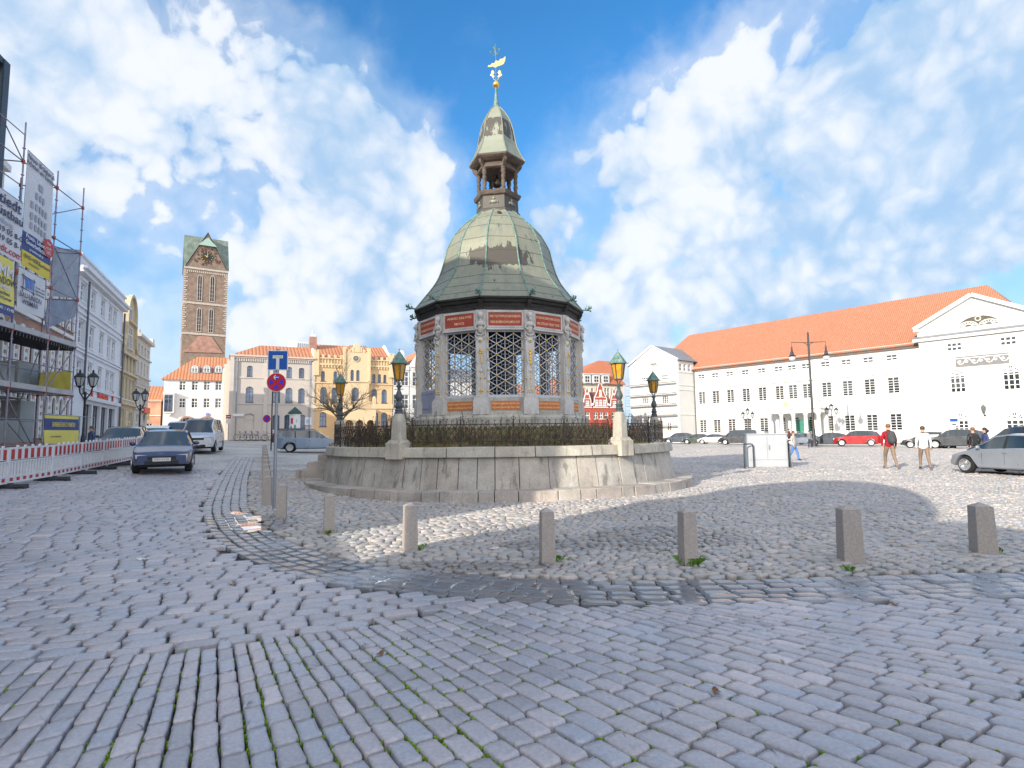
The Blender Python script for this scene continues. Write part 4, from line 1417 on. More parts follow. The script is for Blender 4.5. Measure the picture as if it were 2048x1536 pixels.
# ------------------------------------------------------------------ buildings
class Fac:
    """a facade plane: local x to the right along it, y into the building, z up from the ground there"""
    def __init__(s, ox, oy, ux, uy, zb=None):
        l = math.hypot(ux, uy)
        s.o = Vector((ox, oy, 0)); s.u = Vector((ux / l, uy / l, 0)); s.n = Vector((-uy / l, ux / l, 0))
        s.ang = math.atan2(uy, ux)
        s.zb = gz(ox, oy) if zb is None else zb

    def px(s, x, y, off=0.0):
        d = ray(x, y)
        t = (s.o + s.n * off - Vector((0, 0, 0))).dot(s.n) / d.dot(s.n)
        p = EYEV + d * t
        return (p - s.o).dot(s.u), p.z - s.zb

    def rect(s, cx, y0, y1, w, off=0.0):          # window given by centre column, top row, bottom row, width in px
        xa, za = s.px(cx - w / 2, (y0 + y1) / 2, off)
        xb, _ = s.px(cx + w / 2, (y0 + y1) / 2, off)
        _, zt = s.px(cx, y0, off)
        _, zb = s.px(cx, y1, off)
        return (xa + xb) / 2, zb, abs(xb - xa), zt - zb

    def root(s, name, label, cat='building', group=None):
        return thing(name, label, cat, (s.o.x, s.o.y, s.zb), s.ang, group)


def arc_pts(xa, xb, zs, rise, n=8):
    """points over an arch from xa to xb springing at zs"""
    w = (xb - xa) / 2
    c = (xa + xb) / 2
    if rise >= w * .999:
        return [(c - w * math.cos(PI * k / n), zs + rise * math.sin(PI * k / n)) for k in range(n + 1)]
    r = (w * w + rise * rise) / (2 * rise)
    a = math.asin(w / r)
    return [(c + r * math.sin(-a + 2 * a * k / n), zs + rise - r + r * math.cos(-a + 2 * a * k / n)) for k in range(n + 1)]


def pointed_pts(xa, xb, zs, rise, n=5):
    c = (xa + xb) / 2
    L = [(xa + (c - xa) * (1 - math.cos(PI / 2 * k / n)) * 1.0, zs + rise * math.sin(PI / 2 * k / n) ** .9) for k in range(n + 1)]
    return L + [(xa + xb - x, z) for x, z in L[-2::-1]]


def wall_open(mb, x0, x1, z0, z1, ops, depth=.22, y=0.0):
    """front wall face with window openings and their reveals; op = (xa, xb, za, zb, rise)"""
    xs = sorted({x0, x1, *[o[0] for o in ops], *[o[1] for o in ops]})
    zs = sorted({z0, z1, *[o[2] for o in ops], *[o[3] + o[4] for o in ops]})
    xs = [x for x in xs if x0 <= x <= x1]; zs = [z for z in zs if z0 <= z <= z1]
    inside = lambda x, z: any(o[0] < x < o[1] and o[2] < z < o[3] + o[4] for o in ops)
    for j in range(len(zs) - 1):
        run = None
        for i in range(len(xs)):
            full = i < len(xs) - 1 and not inside((xs[i] + xs[i + 1]) / 2, (zs[j] + zs[j + 1]) / 2)
            if full and run is None:
                run = xs[i]
            if not full and run is not None:
                mb.quad((run, y, zs[j]), (xs[i], y, zs[j]), (xs[i], y, zs[j + 1]), (run, y, zs[j + 1]))
                run = None
    for xa, xb, za, zb, rise in ops:
        top = arc_pts(xa, xb, zb, rise) if rise > 0 else [(xa, zb), (xb, zb)]
        out = [(xa, za)] + top + [(xb, za)]
        for k in range(len(out)):
            p, q = out[k], out[(k + 1) % len(out)]
            mb.quad((p[0], y, p[1]), (q[0], y, q[1]), (q[0], y + depth, q[1]), (p[0], y + depth, p[1]))
        if rise > 0:
            h = len(top) // 2
            zt = zb + rise
            mb.poly([(xa, y, zt)] + [(p[0], y, p[1]) for p in top[h::-1]])
            mb.poly([(xb, y, zt)] + [(p[0], y, p[1]) for p in top[h:]][::-1])


_wm = {}


def win_meshes(w, h, rise, nx, rows, fr, mul, m_f, m_p, sill, hood, arch):
    key = (round(w, 2), round(h, 2), round(rise, 2), nx, tuple(rows), fr, mul, m_f.name, m_p.name, sill, arch)
    if key in _wm:
        return _wm[key]
    mb = MB()
    t = .05
    top = (pointed_pts(-w / 2, w / 2, h, rise) if arch == 'pointed' else arc_pts(-w / 2, w / 2, h, rise)) if rise > 0 else [(-w / 2, h), (w / 2, h)]
    out = [(-w / 2, 0)] + top + [(w / 2, 0)]
    inn = []
    cx, cz = 0, h / 2
    for x, z in out:
        sx = 1 if x < 0 else -1
        if abs(x) < 1e-6: sx = 0
        inn.append((x + sx * fr * (1 if z <= h + 1e-6 else max(.35, abs(x) / (w / 2))), z + (fr if z < 1e-6 else -fr if (z >= h - 1e-6 and (rise == 0 or z > h + 1e-6)) else 0)))
    n = len(out)
    vs = [(x, 0, z) for x, z in out] + [(x, 0, z) for x, z in inn] + [(x, t, z) for x, z in out] + [(x, t, z) for x, z in inn]
    fs = []
    for k in range(n):
        q = (k + 1) % n
        fs += [(k, q, n + q, n + k), (n + k, n + q, 3 * n + q, 3 * n + k)]
    mb.add(vs, fs)
    tot = h + rise
    hx = lambda x: h + (rise * (1 - (abs(x) / (w / 2)) ** 2) ** .5 if rise > 0 else 0)
    for i in range(1, nx):
        x = -w / 2 + w * i / nx
        mb.box(x - mul / 2, x + mul / 2, .006, t, fr * .9, hx(x) - fr * .9)
    for r in rows:
        z = tot * r
        thick = mul * (1.5 if r == max(rows, default=0) and len(rows) < 3 else .55)
        xe = w / 2 - fr * .9
        if z > h and rise > 0:
            xe = w / 2 * (1 - ((z - h) / rise) ** 2) ** .5 - fr * .9
        mb.box(-xe, xe, .012, t - .004, z - thick / 2, z + thick / 2)
    if sill:
        mb.box(-w / 2 - .08, w / 2 + .08, -.20, .02, -.07, 0.0)
    a = mesh_of('window', mb, m_f)
    mb = MB()
    mb.poly([(x, t * .6, z) for x, z in out])
    b = mesh_of('pane', mb, m_p)
    _wm[key] = (a, b)
    return _wm[key]


def window(parent, x, z, w, h, rise=0, nx=2, rows=(.5,), fr=.06, mul=.05, m_f=None, m_p=None, y=.13, sill=True, arch='round'):
    a, b = win_meshes(w, h, rise, nx, rows, fr, mul, m_f or wood_white, m_p or pane_dark, sill, False, arch)
    o = link('window', a, parent, (x, y, z))
    link('pane', b, o)
    return o


def op(r, rise=0):              # opening from rect (cx, z, w, h)
    x, z, w, h = r
    return (x - w / 2, x + w / 2, z, z + h - rise, rise)


def block(name, root, x0, x1, z0, z1, ops, dep, m, depth=.22, side=True):
    mb = MB()
    wall_open(mb, x0, x1, z0, z1, ops, depth)
    mb.quad((x0, 0, z0), (x0, 0, z1), (x0, dep, z1), (x0, dep, z0))
    mb.quad((x1, 0, z0), (x1, dep, z0), (x1, dep, z1), (x1, 0, z1))
    mb.quad((x0, dep, z0), (x0, dep, z1), (x1, dep, z1), (x1, dep, z0))
    mb.quad((x0, 0, z1), (x1, 0, z1), (x1, dep, z1), (x0, dep, z1))
    # a dark inner lining a little behind the windows
    return obj(name, mb, m, root)


def saddle(mb, x0, x1, y0, y1, z0, zr, hl=0.0, hr=0.0, ov=.25, th=.12):
    """roof with its ridge along x; hl, hr = how far the ridge stops short (hip) left and right"""
    ym = (y0 + y1) / 2
    f = ov / (ym - y0) * (zr - z0)
    a, b, c, d = (x0 - ov, y0 - ov, z0 - f), (x1 + ov, y0 - ov, z0 - f), (x1 + ov, y1 + ov, z0 - f), (x0 - ov, y1 + ov, z0 - f)
    e, g = (x0 - (ov if hl == 0 else 0) + hl, ym, zr), (x1 + (ov if hr == 0 else 0) - hr, ym, zr)
    vs = [a, b, c, d, e, g]
    vs += [(p[0], p[1], p[2] - th) for p in vs]
    mb.add(vs, [(0, 1, 5, 4), (1, 2, 5), (2, 3, 4, 5), (3, 0, 4), (7, 6, 10, 11), (8, 7, 11), (9, 8, 11, 10), (6, 9, 10), (0, 6, 7, 1), (1, 7, 8, 2), (2, 8, 9, 3), (3, 9, 6, 0)])


def strips(mb, x0, x1, zs, proud=.08):
    for z, h in zs:
        mb.box(x0 - .02, x1 + .02, -proud, -.002, z, z + h)


m_white = mat('white render', (.64, .63, .60), .8, var=.05, scale=.3, dirt=.06)
m_white2 = mat('white trim', (.70, .69, .665), .75, var=.04)
m_otile = tile_mat('orange plain tiles', (.40, .155, .08), (.49, .21, .12), .25, 0, .25)
m_zinc = mat('grey zinc sheet', (.24, .25, .26), .55, metal=.2, var=.12, scale=.7)
m_green = mat('green painted door', (.05, .22, .16), .5)
m_gut = mat('copper brown gutter', (.10, .10, .085), .6)

# ---- town hall
u0 = (.617, -.787)
fm = Fac(31.5, 98.0, *u0, 0.0)
hall = fm.root('town_hall', 'long white town hall with big orange roof, columned porch, pedimented end and scaffolded gable wing', 'town hall')
xe = fm.px(1843, 690)[0]
_, zE = fm.px(1738, 694)
_, zs1 = fm.px(1738, 726)
_, zs2 = fm.px(1738, 794)
_, zs3 = fm.px(1738, 806)
XL, XR = -10.4, xe + 11.2
tops = [1402, 1429.7, 1459, 1490.4, 1523, 1557.3, 1584, 1612.6, 1651.7, 1693.6, 1738, 1785.7]
xs_w = [fm.px(p, 760)[0] for p in tops] + [fm.px(1838, 760)[0]]
_, zt0, _, ht0 = fm.rect(1738, 714.5, 724.6, 17)
_, zm0, _, hm0 = fm.rect(1738, 758.5, 789, 17)
_, zg0, _, hg0 = fm.rect(1738, 829.5, 861, 17)
WW = 1.32
ops = []
wl = []
porch_x = (fm.px(1534, 830)[0], fm.px(1638, 830)[0])
for i, x in enumerate(xs_w[:-1]):
    wl.append((x, zt0, WW * .95, ht0, (.5,), 2)); wl.append((x, zm0, WW, hm0, (.16, .33, .66, .82, .5), 2)); wl.append((x, zg0, WW, hg0, (.16, .33, .66, .82, .5), 2))
ops = [(x - w / 2, x + w / 2, z, z + h, 0) for x, z, w, h, r, nx in wl]
block('wall', hall, XL, XR, 0, zE, ops, 14, m_white)
for x, z, w, h, r, nx in wl:
    window(hall, x, z, w, h, 0, 2, r, .055, .085, sill=False, y=.16)
mb = MB()
strips(mb, 0, xe - .05, [(zs1, .10), (zs2 - .05, .12), (zs3, .16), (.0, .55)], .07)
strips(mb, 0, xe - .05, [(zE - .55, .12), (zE - .28, .16)], .16)
for x in xs_w[:-1]:
    if not (xs_w[5] - .5 < x < xs_w[7] + .5):
        mb.box(x - .95, x + .95, -.22, -.002, zm0 + hm0 + .50, zm0 + hm0 + .62)
        mb.box(x - .95, x - .75, -.16, -.002, zm0 + hm0 + .28, zm0 + hm0 + .50); mb.box(x + .75, x + .95, -.16, -.002, zm0 + hm0 + .28, zm0 + hm0 + .50)
    mb.box(x - .75, x + .75, -.12, -.002, zg0 - .12, zg0 - .02)
    mb.box(x - .75, x + .75, -.10, -.002, zm0 - .12, zm0 - .02)
    for s in (-1, 1):
        mb.box(x + s * .76 - .09, x + s * .76 + .09, -.05, -.003, zm0 - .02, zm0 + hm0 + .1)
a, b = xs_w[5] - 1.4, xs_w[7] + 1.4
mb.box(a, b, -.25, -.002, zm0 + hm0 + .5, zm0 + hm0 + .64)
mb.prism([(a, zm0 + hm0 + .66), (b, zm0 + hm0 + .66), ((a + b) / 2, zm0 + hm0 + 1.55)], -.16, -.003)
obj('stone_trim', mb, m_white2, hall)
mb = MB()
saddle(mb, XL, XR, 0, 14, zE, zE + 7.15, 5.0, 5.6, .55, .14)
obj('roof', mb, m_otile, hall)
mb = MB(); mb.tube([(0, -.62, zE - .52), (xe, -.62, zE - .52)], .10, 6)
mb.tube([(.12, -.12, 0), (.12, -.12, zE - .8), (.0, -.55, zE - .5)], .07, 6)
obj('gutter', mb, m_gut, hall)
# porch
pd = 2.8
_, zB1 = fm.px(1600, 815, -pd)
_, zB0 = fm.px(1600, 826, -pd)
px0, px1 = fm.px(1531, 820, -pd)[0], fm.px(1641, 820, -pd)[0]
porch = obj('porch', MB().box(px0 - .2, px1 + .2, -pd - .3, 0, zB1 - .18, zB1).box(px0, px1, -pd - .05, 0, zB0 + .02, zB1 - .18).box(px0 - .3, px1 + .3, -pd - .5, 0, 0, .25), m_white2, hall)
for k in range(5):
    x = px0 + .45 + (px1 - px0 - .9) * k / 4
    mb = MB(); mb.lathe([(.36, .25), (.36, .40), (.29, .46), (.25, zB0 - .35), (.30, zB0 - .28), (.36, zB0 - .18), (.36, zB0 + .02)], 12, (x, -pd + .3, 0))
    obj('column', mb, m_white2, porch, smooth=50)
for xx in (px0 + .45, px1 - .45):
    obj('pier', MB().box(xx - .3, xx + .3, -.5, -.002, .25, zB0 + .02), m_white2, porch)
mb = MB()
mb.box(px0 + .1, px1 - .1, -pd - .12, -pd, zB1, zB1 + .95); mb.box(px0, px1, -pd - .18, -pd + .06, zB1 + .95, zB1 + 1.05)
for xx in (px0 + .1, px1 - .25):
    mb.box(xx, xx + .15, -pd, -.002, zB1, zB1 + .95)
obj('balustrade', mb, m_white2, porch)
mb = MB(); mb.lathe([(.42, 0), (.3, .03)], 10, M=T((px0 + px1) / 2 - .8, -pd - .13, zB1 + .5, rx=R(90)))
mb.box((px0 + px1) / 2 - 1.1, (px0 + px1) / 2 - .5, -pd - .15, -pd - .12, zB1 + .25, zB1 + .75)
obj('crest', mb, mat('faded gilt crest', (.75, .55, .25), .6), porch)
xd = (px0 + px1) / 2 + .2
mb = MB()
mb.box(xd - 1.0, xd + 1.0, -.10, -.003, .25, 3.3); mb.box(xd - .03, xd + .03, -.13, -.10, .25, 3.1)
obj('door', mb, m_green, hall)
# left wing
fw = Fac(31.5 - .617 * 10.4 - .787 * 4.5, 98.0 + .787 * 10.4 - .617 * 4.5, *u0, 0.0)
WWd = 10.4
zWe = fw.px(1356, 718)[1]
zWa = fw.px(1306, 692)[1]
zW1 = fw.px(1330, 739)[1]
wing = link('wing', None, hall, (-10.4, -4.5, 0))
wr = []
for cx, y0, y1, w, rows, nx in ((1288.5, 755, 763.5, 12, (.5,), 3), (1329, 749.5, 759, 12.5, (.5,), 3), (1290, 796, 808, 11, (.25, .5, .75), 3), (1330, 792, 807, 11.5, (.25, .5, .75), 3), (1338, 846, 862, 9, (.25, .5, .75), 2), (1293, 846, 862, 9, (.25, .5, .75), 2)):
    wr.append((fw.rect(cx, y0, y1, w), rows, nx))
mb = MB()
wall_open(mb, 0, WWd, 0, zWe, [op(r) for r, _, _ in wr])
mb.poly([(0, 0, zWe), (WWd, 0, zWe), (WWd / 2, 0, zWa)])
sw = []
for k in range(3):
    yy = .8 + 1.25 * k
    sw.append((yy, zWe - 1.9, .8, 1.2))
Ms = Matrix.Translation((WWd, 0, 0)) @ Matrix.Rotation(R(90), 4, 'Z')
m2 = MB(); wall_open(m2, 0, 4.5, 0, zWe, [(y - w / 2, y + w / 2, z, z + h, 0) for y, z, w, h in sw])
mb.add(m2.v, m2.f, Ms)
mb.quad((0, 0, 0), (0, 0, zWe), (0, 14, zWe), (0, 14, 0))
obj('wall', mb, m_white, wing)
for r, rows, nx in wr:
    window(wing, *r, 0, nx, rows, .08, .10, sill=False)
for y, z, w, h in sw:
    o = window(wing, 0, z, w, h, 0, 2, (.5,), .08, .09, sill=False)
    o.location = (WWd - .13, y, z); o.rotation_euler = (0, 0, R(90))
mb = MB()
strips(mb, 0, WWd, [(zW1, .16), (zW1 + .45, .10), (4.7, .18), (0, .6)], .09)
for (x0, z0, x1, z1) in ((-.2, zWe - .05, WWd / 2, zWa + .05), (WWd + .2, zWe - .05, WWd / 2, zWa + .05)):
    mb.bar((x0, -.14, z0), (x1, -.14, z1), .28, .30, up=(0, 1, 0))
for z, h in ((zWe - 2.2, .16), (4.7, .18), (zWe - 4.4, .14), (zWe - 5.2, .10)):
    mb.box(WWd + .002, WWd + .09, 0, 4.45, z, z + h)
cx, cz = WWd / 2 - .1, (zW1 + zWa) / 2 - .25
obj('stone_trim', mb, m_white2, wing)
def lunette(parent, x, z, r, name='lunette'):
    mb = MB()
    mb.poly([(x - r, -.02, z)] + [(x + r * math.cos(PI - PI * k / 12), -.02, z + r * .62 * math.sin(PI * k / 12)) for k in range(13)])
    o = obj(name, mb, mat('dark olive glass', (.10, .085, .05), .3), parent)  # dark olive base colour
    mb = MB()
    ring = lambda s, c=(x, z): [(c[0] + s * r * math.cos(PI - PI * k / 12), -.05, c[1] + s * r * .62 * math.sin(PI * k / 12)) for k in range(13)]
    mb.tube(ring(1.0), .05 * r + .02, 5)
    for s in (-1, 1):
        c = (x + s * r * .48, z)
        mb.tube([(c[0] + .45 * r * math.cos(PI - PI * k / 8), -.05, c[1] + .30 * r * math.sin(PI * k / 8)) for k in range(9)], .03 * r, 4)
        for k in range(1, 8):
            a = PI * k / 8
            mb.bar((c[0] + .16 * r * math.cos(a), -.045, c[1] + .12 * r * math.sin(a)), (c[0] + .44 * r * math.cos(a), -.045, c[1] + .29 * r * math.sin(a)), .05 * r, .03, up=(0, 1, 0))
    mb.tube([(x + .13 * r * math.cos(k * PI / 5), -.05, z + .42 * r + .13 * r * math.sin(k * PI / 5)) for k in range(11)], .03 * r, 4)
    mb.box(x - r - .1, x + r + .1, -.10, -.022, z - .10, z)
    obj('tracery', mb, m_white2, o)
lunette(wing, *[fw.px(1308, 733)[0], fw.px(1308, 733)[1]], 1.05)
mb = MB()
ov = .3
a_, b_ = (-.25, zWe - .15), (WWd + .25, zWe - .15)
mb.add([(a_[0], -ov, a_[1]), (WWd / 2, -ov, zWa + .12), (WWd / 2, 11, zWa + .12), (a_[0], 11, a_[1]), (b_[0], -ov, b_[1]), (b_[0], 11, b_[1])], [(0, 1, 2, 3), (1, 4, 5, 2)])
mb.add([(a_[0], -ov, a_[1] - .14), (WWd / 2, -ov, zWa - .02), (WWd / 2, 11, zWa - .02), (a_[0], 11, a_[1] - .14), (b_[0], -ov, b_[1] - .14), (b_[0], 11, b_[1] - .14)], [(0, 3, 2, 1), (1, 2, 5, 4)])
obj('roof', mb, m_zinc, wing)
# right pedimented end
pxl = fm.px(1843, 760, -1.2)[0]
ped = link('pedimented_end', None, hall, (pxl, -1.2, 0))
fp = Fac(*(fm.o + fm.u * pxl - fm.n * 1.2).xy, *u0, 0.0)
PW = 2 * (fp.px(1953, 700)[0])
zPc = fp.px(1880, 674)[1]
zPa = fp.px(1953, 588)[1]
rr = [(fp.rect(1908, 685, 701.5, 31), 0, 3, (.5,)), (fp.rect(2016, 672.5, 690, 34), 0, 3, (.5,)),
      (fp.rect(1915, 738, 785, 31), 1, 3, (.2, .4, .62)), (fp.rect(2022.5, 729, 779.5, 35), 1, 3, (.2, .4, .62)),
      (fp.rect(1922, 826, 863, 30), 1, 3, (.2, .38, .58)), (fp.rect(2030, 823.5, 864, 37), 1, 3, (.2, .38, .58))]
rr.append(((PW - rr[0][0][0], *rr[0][0][1:]), 0, 3, (.5,))) if False else None
ol = [op(r, r[2] / 2 if ar else 0) for r, ar, nx, rows in rr]
mb = MB()
wall_open(mb, 0, PW, 0, zPc, ol)
mb.quad((0, 0, 0), (0, 0, zPc), (0, 1.2, zPc), (0, 1.2, 0)); mb.quad((PW, 0, 0), (PW, 1.2, 0), (PW, 1.2, zPc), (PW, 0, zPc))
mb.prism([(-.1, zPc - .0), (PW + .1, zPc - .0), (PW + .1, zPc + 1.35), (PW / 2, zPa - .25), (-.1, zPc + 1.35)], 0.02, 6.5)
obj('wall', mb, m_white, ped)
for (r, ar, nx, rows) in rr:
    rs = r[2] / 2 if ar else 0
    window(ped, r[0], r[1], r[2], r[3] - rs, rs, nx, rows, .10, .12, sill=True)
    if ar:
        mb = MB()
        for k in range(1, 8):
            a = PI * k / 8
            mb.bar((r[0] + .25 * rs * math.cos(a), .12, r[1] + r[3] - rs + .25 * rs * math.sin(a)), (r[0] + .95 * rs * math.cos(a), .12, r[1] + r[3] - rs + .95 * rs * math.sin(a)), .10, .03, up=(0, 1, 0))
        mb.box(r[0] - r[2] / 2, r[0] + r[2] / 2, .10, .15, r[1] + r[3] - rs - .12, r[1] + r[3] - rs + .06)
        obj('fanlight', mb, m_white2, ped)
mb = MB()
zq = fp.px(1900, 704)[1]
strips(mb, 0, PW, [(zPc - .62, .12), (zq, .12), (zq - .95, .08), (fp.px(1900, 801)[1], .18), (fp.px(1900, 804)[1] - .6, .06), (0, .6)], .07)
mb.box(-.5, PW + .5, -.5, -.002, zPc - .35, zPc - .02)
for k in range(9):
    mb.lathe([(.20, 0), (.16, .05)], 10, M=T(1.0 + (PW - 2) * k / 8, -.01, zq - .45, rx=R(90)))
for s in (-1, 1):
    xa = PW / 2 + s * (PW / 2 + .35)
    mb.bar((xa, -.2, zPc + 1.30), (PW / 2, -.2, zPa), .42, .55, up=(0, 1, 0))
    mb.box(min(xa, xa - s * .5), max(xa, xa - s * .5), -.35, .05, zPc + .95, zPc + 1.45)
obj('stone_trim', mb, m_white2, ped)
mb = MB(); mb.add([(-.55, -.55, zPc), (PW + .55, -.55, zPc), (PW + .4, -.02, zPc + .34), (-.4, -.02, zPc + .34)], [(0, 1, 2, 3)])
obj('sheet_flashing', mb, m_zinc, ped)
lunette(ped, *fp.px(1957, 651), 2.0)
mb = MB()
xa, za = fp.px(1911, 721); xb, zb = fp.px(2018, 718)
pzc = fp.px(1965, 720)[1]
mb.box(xa, xb, -.04, -.003, pzc - .62, pzc + .62)
fr = obj('relief_panel', mb, mat('grey relief ground', (.20, .195, .19), .8), ped)
mb = MB()
for k in range(7):
    c = xa + .45 + (xb - xa - .9) * k / 6
    s = 1 if k % 2 else -1
    mb.tube([(c + (.40 - .045 * q) * math.cos(q * .75 * s), -.06, pzc + (.40 - .045 * q) * math.sin(q * .75 * s)) for q in range(9)], .065, 5)
    mb.ball((c, -.05, pzc), .12, 6, 4)
obj('scroll_relief', mb, m_white2, fr)
mb = MB()
mb.add([(-.4, -.35, zPc + 1.5), (PW / 2, -.35, zPa + .22), (PW / 2, 6.5, zPa + .22), (-.4, 6.5, zPc + 1.5), (PW + .4, -.35, zPc + 1.5), (PW + .4, 6.5, zPc + 1.5)], [(0, 1, 2, 3), (1, 4, 5, 2)])
obj('roof', mb, m_otile, ped)
# scaffolding on the wing
sc = thing('scaffold', 'light scaffold of grey planks and thin poles in front of the white gable wing', 'scaffold', (fw.o.x, fw.o.y, 0), fw.ang)
m_plank = mat('grey scaffold planks', (.30, .28, .25), .8)
for y in (763, 785, 807, 828.5, 850.5):
    z = fw.px(1340, y, -.9)[1]
    obj('deck', MB().box(-.3, WWd - .2, -1.2, -.45, z - .10, z), m_plank, sc)
    obj('guard_rail', MB().tube([(-.3, -1.2, z + .95), (WWd - .2, -1.2, z + .95)], .018, 4).tube([(-.3, -1.2, z + .5), (WWd - .2, -1.2, z + .5)], .018, 4), steel, sc)
for k in range(5):
    x = -.2 + (WWd - .2) * k / 4
    obj('pole', MB().tube([(x, -1.2, 0), (x, -1.2, fw.px(1340, 750, -.9)[1])], .022, 5), steel, sc)
wl_ = thing('wall_lantern', 'black wall lantern on the pedimented white facade between two arched windows', 'lantern', tuple(fp.o + fp.u * fp.px(1969, 820)[0] + Vector((0, 0, fp.px(1969, 832)[1]))), fp.ang)
mb = MB(); mb.tube([(0, 0, 0), (0, -.3, .15), (0, -.42, .45)], .05, 5); mb.ball((0, -.02, .05), .12, 6, 4)
obj('bracket', mb, iron, wl_)
mb = MB()
mb.lathe([(.14, .45), (.24, .95), (.28, .97), (.14, 1.2), (.05, 1.28), (.04, 1.45)], 6, (0, -.42, 0))
obj('lamp_head', mb, mat('smoky lamp glass', (.12, .12, .12), .2), wl_)

# ---- backdrop along the far side
ub = (.9, .435)
m_beige = mat('beige render', (.54, .48, .42), .85, var=.05, scale=.5)
m_beige2 = mat('beige trim', (.56, .50, .44), .8, var=.05)
m_tile2 = tile_mat('orange pantiles', (.48, .18, .08), (.56, .25, .13), .42, 0, .34)
m_bluefr = mat('slate blue window frame', (.10, .12, .16), .5)
pane_sky = glass_mat('blue reflecting glass', (.07, .11, .18), .03, perobj=.6)
fb = Fac(-33.5, 68.0, *ub)
bei = fb.root('beige_house', 'beige three storey house with orange pantiles and bicycles parked along its wall', 'house')
XB = fb.px(628, 760)[0]
zc_ = fb.px(549, 713)[1]
rows3 = [(499.7, 731.5, 753.5, 11), (552, 732, 754.5, 11), (578.5, 734, 756, 11), (603.3, 736, 758, 11)]
rows2 = [(499, 773, 805, 15), (552.5, 774.5, 805, 15), (578, 775.5, 806, 14), (603, 776.5, 806, 13)]
rows1 = [(552, 829, 858, 14), (575, 829, 858, 13), (604, 829, 858, 13)]
wl = [(fb.rect(*r), .12, 2, (.35, .65)) for r in rows3] + [(fb.rect(*r), .28, 2, (.33, .66)) for r in rows2] + [(fb.rect(*r), .22, 2, (.5,)) for r in rows1]
niche = fb.rect(498, 827, 858, 21)
block('wall', bei, 0, XB, 0, zc_, [op(r, ri) for r, ri, _, _ in wl] + [op(niche, .25)], 9, m_beige)
for r, ri, nx, rows in wl:
    window(bei, r[0], r[1], r[2], r[3] - ri, ri, nx, rows, .06, .05, m_bluefr, pane_sky, sill=True)
mb = MB(); mb.quad((niche[0] - niche[2] / 2, .18, niche[1]), (niche[0] + niche[2] / 2, .18, niche[1]), (niche[0] + niche[2] / 2, .18, niche[1] + niche[3]), (niche[0] - niche[2] / 2, .18, niche[1] + niche[3]))
for q in (-.35, 0, .35):
    mb.box(niche[0] + q - .13, niche[0] + q + .13, .12, .178, niche[1] + 1.1, niche[1] + 1.4)
obj('blind_niche', mb, m_beige2, bei)
mb = MB()
zA, zBb = fb.px(549, 758)[1], fb.px(549, 809)[1]
strips(mb, 0, XB, [(zA, .16), (zBb, .18), (0, .7)], .07)
for x in (-.05, fb.px(531.5, 780)[0] - .25, XB - .35):
    mb.box(x, x + .45, -.10, -.003, 0, zc_ - .5)
mb.box(-.2, XB + .1, -.22, -.002, zc_ - .35, zc_ - .16); mb.box(-.3, XB + .1, -.32, -.002, zc_ - .16, zc_ + .02)
nden = 34
for k in range(nden):
    x = .3 + (XB - .6) * k / nden
    mb.box(x, x + .14, -.15, -.003, zc_ - .75, zc_ - .36)
obj('cornice', mb, m_beige2, bei)
mb = MB(); saddle(mb, -.2, XB, 0, 9, zc_ + .03, fb.px(560, 693, 4.5)[1], 3.2, 0, .3)
obj('roof', mb, m_tile2, bei)
mb = MB()
A, Bp = (-.02, .02), (-9.2, 10.5)
pw = Matrix.Identity(4)
d = (fb.n * 0)
bl = Vector((-42.2, 82.5, 0)) - fb.o
Bp = (bl.dot(fb.u), bl.dot(fb.n))
mb.quad((A[0], A[1], 0), (A[0], A[1], zc_), (Bp[0], Bp[1], zc_), (Bp[0], Bp[1], 0))
mb.quad((XB, 9, 0), (XB, 9, zc_), (Bp[0], Bp[1], zc_), (Bp[0], Bp[1], 0))
for f in (.0, .25, .55):
    x, y = A[0] + (Bp[0] - A[0]) * f, A[1] + (Bp[1] - A[1]) * f
    mb.box(x - .35, x + .10, y - .28, y + .3, 0, zc_ + .1 - .4 * f)
obj('side_wall', mb, m_beige2, bei)
for q in (.42, XB - .5):
    obj('downpipe', MB().tube([(q, -.14, 0), (q, -.14, zc_ - .3)], .06, 5), mat('blue grey downpipe', (.25, .29, .36), .5), bei)
mb = MB(); x, z = fb.px(471, 829)
mb.box(x - .6, x + .9, -.2, -.12, z - .22, z + .1)
obj('name_board', mb, m_white2, bei)
# rooftop box and chimney behind
rb = thing('rooftop_storey', 'grey glazed flat roofed rooftop storey seen over the beige house', 'rooftop', tuple(fb.o + fb.u * (fb.px(580, 690, 14)[0]) + fb.n * 14), fb.ang)
zt = fb.px(595, 681, 14)[1] + fb.zb
wdt = fb.px(618, 690, 14)[0] - fb.px(579, 690, 14)[0]
obj('wall', MB().box(0, wdt * .35, 0, 5, -.2, zt).box(wdt * .35, wdt, .05, 5, -.2, zt - .25), m_white2, rb)
obj('glazing', MB().box(wdt * .36, wdt * .98, 0, .04, zt - 1.3, zt - .4), mat('grey glazing', (.22, .25, .28), .2), rb)
for k in range(7):
    obj('mullion', MB().box(wdt * (.36 + .1 * k), wdt * (.36 + .1 * k) + .08, -.03, .0, zt - 1.35, zt - .3), m_white2, rb)
m_brick = brick_mat('red brick', (.36, .13, .07), (.30, .10, .06), (.38, .33, .28))

